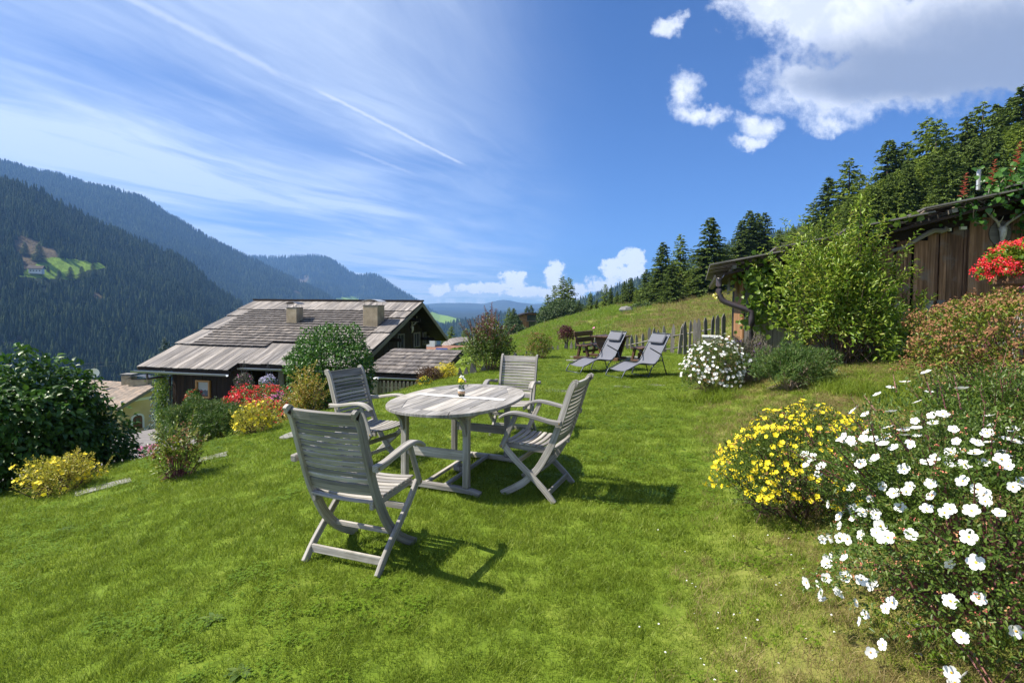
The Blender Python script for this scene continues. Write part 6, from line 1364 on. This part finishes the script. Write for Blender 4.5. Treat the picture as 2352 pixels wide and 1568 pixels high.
def basket(px, py, d, r0, mat_, lb, n, lm_, seed, rad=.03, grp='hanging flower baskets on the porch'):
    p = at(px, py, d); r_ = np.random.default_rng(seed); o = thing('hanging_basket', lb, 'flower basket', tuple(p), 0, grp)
    P, Dn = crown_pts(1200, r0, r0, r0*1.9, r_, .6, -.2, .2, seed); P[:, 2] -= r0; V, F = leaves(P, Dn+r_.normal(size=P.shape)*.5+[0, 0, -.3], r_.normal(size=P.shape)*.5+Dn, .05, .03, .1, 2); link('foliage', fastmesh('foliage', V, F, lm_), o)['kind'] = 'stuff'
    A, B = crown_pts(n, r0*1.06, r0*1.06, r0*2, r_, .08, -.2, .2, seed); A[:, 2] -= r0; V, F = petals(A, B, rad, r_, 6, .5); link('blossoms', fastmesh('blossoms', V, F, M[mat_]), o)['kind'] = 'stuff'
    for k in range(3): MB().tube([(r0*.5*math.cos(k*2.1), r0*.5*math.sin(k*2.1), .1), (0, 0, r0+.45)], .006, 4).build('chain', M['metal_grey'], o)
    return o
basket(616, 879, 17.2, .27, 'lilacp', 'round hanging basket of pale lilac petunias under the porch eave', 260, M['leaf_bush'], 1, .028); basket(561, 875, 18.0, .30, 'pinkp', 'hanging basket of pale pink trailing flowers left of the lilac one', 14, M['leaf_sage'], 2, .028); basket(641, 897, 16.8, .15, 'pinkp', 'small green hanging plant right of the lilac basket', 6, M['leaf_sage'], 3)
# 8 large green bush left of the table and the autumn shrub in front of it
b = at_xy(757, 10.6); b[2] = -.72
shrub('large_bush', 'big round green bush behind the left armchair, in front of the shingle roof', 'bush', b, .86, 1.83, M['leaf_bush'], 11500, .062, .036, seed=9, nst=18, shell=.45, lump=.30, kind=3, tips=60, tiplen=.09, parts=300, upward=.1)
b = at_xy(703, 9.3); b[2] = at(703, 990, 9.3)[2]-.25; 
shrub('autumn_shrub', 'upright shrub with yellow and orange leaves in front of the big round bush', 'shrub', b, .24, 1.34, M['leaf_autumn'], 2600, .05, .024, M['stempale'], seed=10, nst=16, shell=.8, lump=.6, kind=3, tips=40, tiplen=.22, upward=.4)
b = at_xy(668, 9.6); b[2] = at(668, 990, 9.6)[2]-.3; shrub('autumn_shrub', 'lower spreading shrub with yellowing leaves left of the upright one', 'shrub', b, .32, .85, M['leaf_autumn'], 1000, .05, .024, M['stempale'], seed=11, nst=12, shell=.9, lump=.7, kind=3, tips=22, tiplen=.35, upward=.15)
# 9 shrubs by the lean-to
b = at_xy(988, 11.6, -.1); shrub('copper_shrub', 'small reddish brown shrub in front of the lean-to corner', 'shrub', b, .27, .50, M['leaf_brown'], 3600, .03, .018, M['stemred'], seed=12, nst=12, tips=26, tiplen=.2)
b = at_xy(1024, 12.0, -.12); shrub('yellow_flowering_shrub', 'bushy shrub covered in yellow flowers right of the reddish brown one', 'shrub', b, .26, .52, M['leaf_yellow'], 2600, .03, .014, seed=13, nst=10, lump=.4, flowers=[('blossoms', 'yellowp', 110, .022, None)])
b = at_xy(976, 10.7, -.02); shrub('yellow_flowering_plant', 'low yellow flowers at the foot of the reddish brown shrub', 'plant', b, .14, .2, M['leaf_bush'], 500, .03, .014, seed=14, nst=5, flowers=[('blossoms', 'yellowp', 26, .02, None)])
# 10 tall copper bush
b = at_xy(1123, 13.2, -.1); shrub('copper_bush', 'tall bush, green below with purple-brown leaves on top, behind the far armchair', 'bush', b, .62, 1.38, M['leaf_purple'], 6200, .066, .030, M['stemred'], seed=15, nst=20, shell=.7, lump=.4, kind=3, tips=50, tiplen=.30, upward=.65, tipmat=M['leaf_purpletop'], topmat=M['leaf_purpletop'], droop=.25, parts=250)
# 11-13
b = base_at(1238, 822); shrub('spirea', 'orange-brown spirea on the lawn edge between the copper bush and the bench', 'shrub', b, .36, .80, M['leaf_spirea'], 2400, .05, .022, M['stemred'], seed=16, nst=18, tips=26, tiplen=.2, flowers=[('flower_head', 'brownhead', 36, .04, None, .5)])
b = at_xy(1302, 19.5, 0); b[2] = -.1; shrub('red_maple', 'little dark red Japanese maple left of the bench', 'tree', b+[0, 0, .38], .31, .62, M['leaf_redmaple'], 1500, .05, .035, M['bark'], seed=17, nst=9, tips=12, tiplen=.2)
MB().tube(lerp_path([b+[0, 0, -.1], b+[.05, 0, .3], b+[.02, 0, .7]], 6), .02, 5).build('trunk', M['bark'], bpy.data.objects['red_maple']).matrix_parent_inverse = Matrix.Translation(-Vector(b+[0, 0, .38]))
b = at_xy(1392, 20.8, 0); b[2] = -.1; shrub('rose_bush', 'green rose bush with a single pink bloom behind the picnic table', 'bush', b, .48, 1.05, M['leaf_lime'], 1600, .05, .028, seed=18, nst=16, tips=26, tiplen=.25, lump=.5, flowers=[('bloom', FLP, 2, .07, None, .8)])
b = base_at(1202, 829); shrub('yellow_flowering_plant', 'tiny yellow flowering plant beside the fence left of the orange spirea', 'plant', b, .20, .22, M['leaf_bush'], 500, .035, .016, seed=19, nst=5, flowers=[('blossoms', 'yellowp', 16, .025, None)])
# 14 middle white potentilla
b = base_at(1640, 905); shrub('white_flowering_bush', 'round bush dotted with small white flowers at the foot of the bank', 'bush', b, .56, .98, M['leaf_pot'], 17000, .026, .011, M['stem'], seed=20, nst=34, shell=.5, lump=.45, tips=60, tiplen=.14, flowers=[('flower', FLW, 230, .027, None), ('buds', 'bud', 200, .008, None)])
# 15 sage / lavender
b = at_xy(1718, 9.2, -.05); shrub('sage_bush', 'dull dark bush of upright seed spikes with a few violet flowers under the vine', 'bush', b, .42, .80, M['leaf_sage'], 6500, .045, .012, M['stempale'], seed=21, nst=60, shell=.8, tips=120, tiplen=.26, upward=1.0, flowers=[('flower_spikes', 'purplep', 40, .02, None)])
# 16 dwarf pine on the bank
b = base_at(1818, 893); shrub('dwarf_pine', 'dwarf pine with bare lower branches on the bank between the white and yellow bushes', 'pine bush', b, .50, .66, M['needle'], 17000, .060, .009, M['stempale'], seed=22, nst=26, shell=.5, low=.2, lump=.6, clus=9, upward=.5, droop=.03, tips=26, tiplen=.14, fold=.1)
# 17 tall bright shrub in front of the shed
b = base_at(1902, 786, .05); b = at_xy(1935, 8.9, -.05)
shrub('tall_shrub', 'tall bright yellow-green shrub in front of the shed', 'shrub', b, .74, 2.34, M['leaf_lime'], 9500, .095, .032, M['stem'], seed=23, nst=46, shell=.75, lump=.5, kind=3, tips=120, tiplen=.32, upward=.55, droop=.25, parts=300, fold=.35)
b2 = b+np.array([.85, .1, .05]); shrub('tall_shrub', 'side shoots of the bright shrub spreading right in front of the brown boards', 'shrub', b2, .60, 1.15, M['leaf_lime'], 2300, .09, .03, M['stemred'], seed=24, nst=16, shell=.9, lump=.6, kind=3, tips=26, tiplen=.4, upward=.35, droop=.25, fold=.35)
# 18 grape vine
def climber(name, label, pts, n, mat_, ll, spread, seed, out, extra=None, parts=0, red=None):
    r_ = np.random.default_rng(seed); o = thing(name, label, 'climber', tuple(pts[0]), 0); b0 = np.array(pts[0]); pts = [np.array(p)-b0 for p in pts]; P = []; st = MB()
    for k in range(len(pts)-1):
        pth = lerp_path([pts[k], (pts[k]+pts[k+1])/2+r_.normal(size=3)*.06, pts[k+1]], 8); st.tube(pth, .009, 5); m_ = max(4, int(n*np.linalg.norm(pts[k+1]-pts[k])/sum(np.linalg.norm(pts[i+1]-pts[i]) for i in range(len(pts)-1))))
        tt = r_.random(m_)[:, None]; P.append(pts[k]*(1-tt)+pts[k+1]*tt+r_.normal(size=(m_, 3))*spread)
    P = np.concatenate(P); Dr = r_.normal(size=P.shape)*.6+np.array([0, 0, -.5])+np.array(out)*.3; Nn = np.array(out)+r_.normal(size=P.shape)*.5+[0, 0, .5]; st.build('stems', M['stempale'], o)
    L_ = ll*r_.uniform(.6, 1.2, len(P))
    if parts:
        V, F = leaves(np.zeros((1, 3)), np.array([[0, 1., 0]]), np.array([[0, 0, 1.]]), 1., .95, .12, 3, .2); lm_ = fastmesh('leaf', V, F, mat_)
        for i in range(min(parts, len(P))):
            d_ = Dr[i]/np.linalg.norm(Dr[i]); s_ = np.cross(d_, Nn[i]); s_ /= np.linalg.norm(s_); n_ = np.cross(s_, d_); q = link('leaf', lm_, o); c_ = L_[i]
            q.matrix_local = Matrix(((s_[0]*c_, d_[0]*c_, n_[0]*c_, P[i, 0]), (s_[1]*c_, d_[1]*c_, n_[1]*c_, P[i, 1]), (s_[2]*c_, d_[2]*c_, n_[2]*c_, P[i, 2]), (0, 0, 0, 1)))
        P, Dr, Nn, L_ = P[parts:], Dr[parts:], Nn[parts:], L_[parts:]
    if len(P): V, F = leaves(P, Dr, Nn, L_, L_*.9, .12, 3, .2); link('foliage', fastmesh('foliage', V, F, mat_), o)['kind'] = 'stuff'
    if red:
        for p in red:
            p = np.array(p)-b0; m_ = 22; d_ = np.array([.1, 0, 1.]); tt = np.linspace(0, .42, m_); an = np.arange(m_)*2.4; Dd = np.stack([np.cos(an), np.sin(an), np.full(m_, .5)], 1); V, F = leaves(p+d_*tt[:, None], Dd, np.tile([0, 0, 1.], (m_, 1)), .075*(1.3-tt*1.6), .05*(1.3-tt*1.6), .2, 3); link('red_shoot', fastmesh('red_shoot', V, F, M['leaf_red']), o)['kind'] = 'stuff'
    return o
def sp_(px, py, off=.42): return rayplane(px, py, C0+SN*off, SN)
climber('grape_vine', 'bright green vine climbing the left corner of the shed', [sp_(1740, 770), sp_(1722, 700), sp_(1752, 650), sp_(1700, 625), sp_(1760, 600), sp_(1810, 640), sp_(1770, 700), sp_(1815, 740), sp_(1745, 690), sp_(1735, 640), sp_(1790, 615), sp_(1830, 680)], 1150, M['leaf_vine'], .10, .11, 31, SN, parts=280)
climber('grape_vine', 'thin vine runner with big leaves along the shed eave above the bright shrub', [sp_(1990, 520, .6), sp_(2040, 505, .62), sp_(2090, 495, .62), sp_(2130, 480, .62)], 34, M['leaf_vine'], .12, .05, 32, SN, parts=34)
climber('vine_twig', 'yellow leafed vine twig hanging under the gutter end', [sp_(1690, 668, .4), sp_(1665, 672, .5), sp_(1640, 680, .6)], 16, M['leaf_yellow'], .07, .03, 33, SN, parts=16)
def sp2(px, py, off=.5): return rayplane(px, py, C0+SN*off, SN)
climber('trumpet_creeper', 'leafy creeper with reddish shoots over the right end of the shed roof', [sp2(2285, 440), sp2(2310, 425), sp2(2340, 425), sp2(2300, 410), sp2(2365, 430), sp2(2410, 420), sp2(2420, 530), sp2(2460, 500), sp2(2430, 600), sp2(2380, 400), sp2(2340, 400), sp2(2480, 420)], 1500, M['leaf_bush'], .095, .17, 34, SN, parts=280, red=[sp2(2278, 425), sp2(2335, 385), sp2(2395, 380), sp2(2320, 430)])
climber('trumpet_creeper', 'smaller sprig of the creeper with a red tip on the shed roof edge', [sp2(2195, 500), sp2(2205, 475), sp2(2220, 462), sp2(2235, 500), sp2(2262, 515)], 90, M['leaf_bush'], .085, .07, 35, SN, parts=90, red=[sp2(2212, 455)])
# geranium hanging at the right edge
p = at(2346, 652, 5.6); o = thing('geranium', 'cascade of bright red geraniums on a post at the right edge', 'flowers', tuple(p), 0); r_ = np.random.default_rng(77)
P, Dn = crown_pts(1500, .36, .3, .50, r_, .7, 0, .3, 3); V, F = leaves(P, Dn+r_.normal(size=P.shape)*.5, r_.normal(size=P.shape)*.5+[0, -.3, .8], .045, .042, .1, 3); link('foliage', fastmesh('foliage', V, F, M['leaf_lime']), o)['kind'] = 'stuff'
A, B = crown_pts(140, .40, .34, .52, r_, .10, 0, .3, 3)
GB = []
for k in range(3):
    V, F = petals(np.zeros((1, 3)), np.array([[0, 0, 1.]]), .019, r_, 40, 1.); GB.append(fastmesh('flower_head', V, F, M['redp']))
for k, (a_, d_) in enumerate(zip(A, B)): q = link('flower_head', GB[k % 3], o); q.matrix_local = Matrix.Translation(Vector(a_+[0, -.0, .0]))@orient(d_+[0, -.2, .3])@Matrix.Rotation(k, 4, 'Z')
MB().box((0, 0, .06), (.38, .3, .16)).build('pot', M['shedwood'], o, bevel=.02); zg = gz1(p[0], p[1])-p[2]; MB().box((.02, 0, zg/2), (.09, .09, -zg), taper=None).build('post', M['shedgrey'], o)
# 19 brown-flowered spirea at the right
b = at_xy(2350, 5.3, -.02); shrub('large_spirea', 'wide mound of spirea covered in faded brown flower heads at the right', 'bush', b, .92, 1.10, M['leaf_spirea'], 13000, .042, .018, M['stemred'], ry=.9, seed=40, nst=40, shell=.4, lump=.25, kind=3, tips=60, tiplen=.10, parts=0,
      flowers=[('flower_head', 'brownhead', 950, .026, None, .2), ('flower_head', 'pinkp', 5, .015, None, .4)])
# 20 purple-stemmed shrub behind the white one
b = at_xy(2345, 3.5, -.02); shrub('weigela', 'olive green shrub with purple stems between the brown mound and the white flowers', 'shrub', b, .48, .62, M['leaf_pot'], 6500, .036, .014, M['stemred'], seed=41, nst=60, shell=.8, lump=.3, kind=3, tips=90, tiplen=.3, upward=.6)
# 21 yellow potentilla near
b = base_at(1846, 1175, .04, 1.5); pass
def yb(A, B, r): return (A[:, 0] < .40*r.random(len(A))+.10) | (r.random(len(A)) < .35)
shrub('yellow_potentilla', 'rounded potentilla bush full of bright yellow flowers on the bank', 'bush', b, .53, .74, M['leaf_pot'], 18000, .022, .009, M['stem'], ry=.42, seed=42, nst=46, shell=.45, lump=.35, tips=90, tiplen=.12, flowers=[('flower', FLY, 295, .0185, yb), ('small_blossoms', 'yellowp', 420, .011, yb), ('buds', 'bud', 160, .007, None)])
# 22 white potentilla nearest
b = np.array([1.93, 2.05, gz1(1.93, 2.05)-.05]); pass
shrub('white_potentilla', 'large potentilla bush with white flowers and red buds in the right foreground', 'bush', b, .62, .90, M['leaf_pot'], 40000, .020, .0085, M['stemred'], ry=.60, seed=43, nst=50, shell=.5, lump=.42, kind=3, tips=190, tiplen=.16, upward=.35, flowers=[('flower', FLW, 280, .0235, lambda A, B, r: (fbm(A[:, 0]*5, A[:, 2]*6+A[:, 1]*4, 2) > -.06) | (r.random(len(A)) < .35), -.25), ('buds', 'bud', 420, .006, None, .1)])
# round green tree and other broadleaved trees in the middle distance
def broadtree(px, ytop, d, rx, label, seed, mat_=None, low=0., n=5200, nm='round_tree', grp=None, ll=.30):
    tp = at(px, ytop, d); g = gz1(tp[0], tp[1])-.2; return shrub(nm, label, 'tree', (tp[0], tp[1], g), rx, tp[2]-g, mat_ or M['decid'], n, ll, ll*.6, M['bark'], seed=seed, nst=12, shell=.45, lump=.35, low=low-.25, tips=0, upward=-.1, group=grp)
broadtree(1290, 690, 93, 3.7, 'round willow-green tree at the left end of the meadow skyline', 50, n=9000); broadtree(1262, 706, 97, 2.4, 'darker lower tree behind the left side of the round one', 51); broadtree(1180, 724, 114, 1.8, 'low leafy tree left of the wooden chalet', 52); broadtree(1184, 742, 104, 1.8, 'dark bushes just left of the chalet wall', 53); broadtree(1199, 751, 100, 1.0, 'small rounded bush at the left foot of the chalet', 54)
broadtree(1258, 740, 100, 1.5, 'bush at the right side of the chalet', 55)
broadtree(1060, 800, 44, 1.0, 'light green bush beside the red tiled roof', 56, M['leaf_vine'], n=1500, ll=.16)
broadtree(1460, 705, 58, 1.5, 'grey-green bush in the meadow below the wide pine', 57, M['leaf_sage'], n=2000, ll=.2); broadtree(1490, 698, 55, 1.5, 'green thicket at the foot of the first tall spruce', 58, M['decid'], n=2400, ll=.2); broadtree(1440, 708, 66, .8, 'small bush by the white rock on the meadow', 59, M['leaf_sage'], n=900, ll=.2)
for k, (px, yt, d, w_, lb) in enumerate([(1037, 748, 88, 1.5, 'larch standing in the valley right of the gable eave'), (1066, 758, 84, 1.5, 'larch in the valley just left of the copper-leaved bush'), (1018, 775, 92, 1.3, 'smaller larch half hidden by the house eave')]): conifer(px, yt, d, 4+(k % 2), w_, lb, base=at(px, 812, d)[2], group='larches in the valley behind the roofs')
# pink phlox and small flowers below the lawn
p = at(350, 1052, 15); geranium(350, 1050, 13.5, .35, .2, .32, 46, 'pink phlox flowers beyond the lawn edge, left of the spirea', 'pinkp', 300, 'pink_phlox', 21, .03, None, None)
p = at(935, 903, 15.2); geranium(946, 903, 15.3, .12, .1, .2, 5, 'single red flowers behind the sawn picket fence', 'redp', 40, 'red_flower', 22, .04, None, None)
# orange marigolds by the shed, pale rock in the meadow
for px, py, lb in [(1838, 764, 'orange marigold at the foot of the shed, left one'), (1852, 762, 'orange marigold at the foot of the shed, right one')]:
    p = sp_(px, py, .5); o = thing('marigold', lb, 'flower', tuple(p)); put_flower('blossom', FLY, (0, 0, 0), (0, -1, 1), .035, o); MB().tube([(0, 0, -.25), (0, 0, 0)], .004, 4).build('stalk', M['leaf_bush'], o)
p = hit(1438, 716, 20); MB_ = MB().ball((0, 0, .2), (.8, .5, .4), 0, 7, 4); q = MB_.build('rock', M['stone']); q.location = tuple(p); tag(q, 'pale rock lying on the meadow below the wide pine', 'rock')
# fallen petals and daisies on the lawn
r_ = np.random.default_rng(8); n = 60; y = r_.uniform(1.8, 3.6, n); x = r_.uniform(.25, .9, n)*y; k_ = (brow_sd(x, y) < -.2) & (x > -.2*y); x, y = x[k_], y[k_]
P = np.stack([x, y, gz(x, y)+.03], 1); V, F = leaves(P, r_.normal(size=P.shape)*[1, 1, .2], np.tile([0, 0, 1.], (len(P), 1))+r_.normal(size=P.shape)*.2, .012, .010, .1, 2); q = link('fallen_petals', fastmesh('fallen_petals', V, F, M['white'])); tag(q, 'scattered white petals fallen in the grass', None, None, 'stuff')
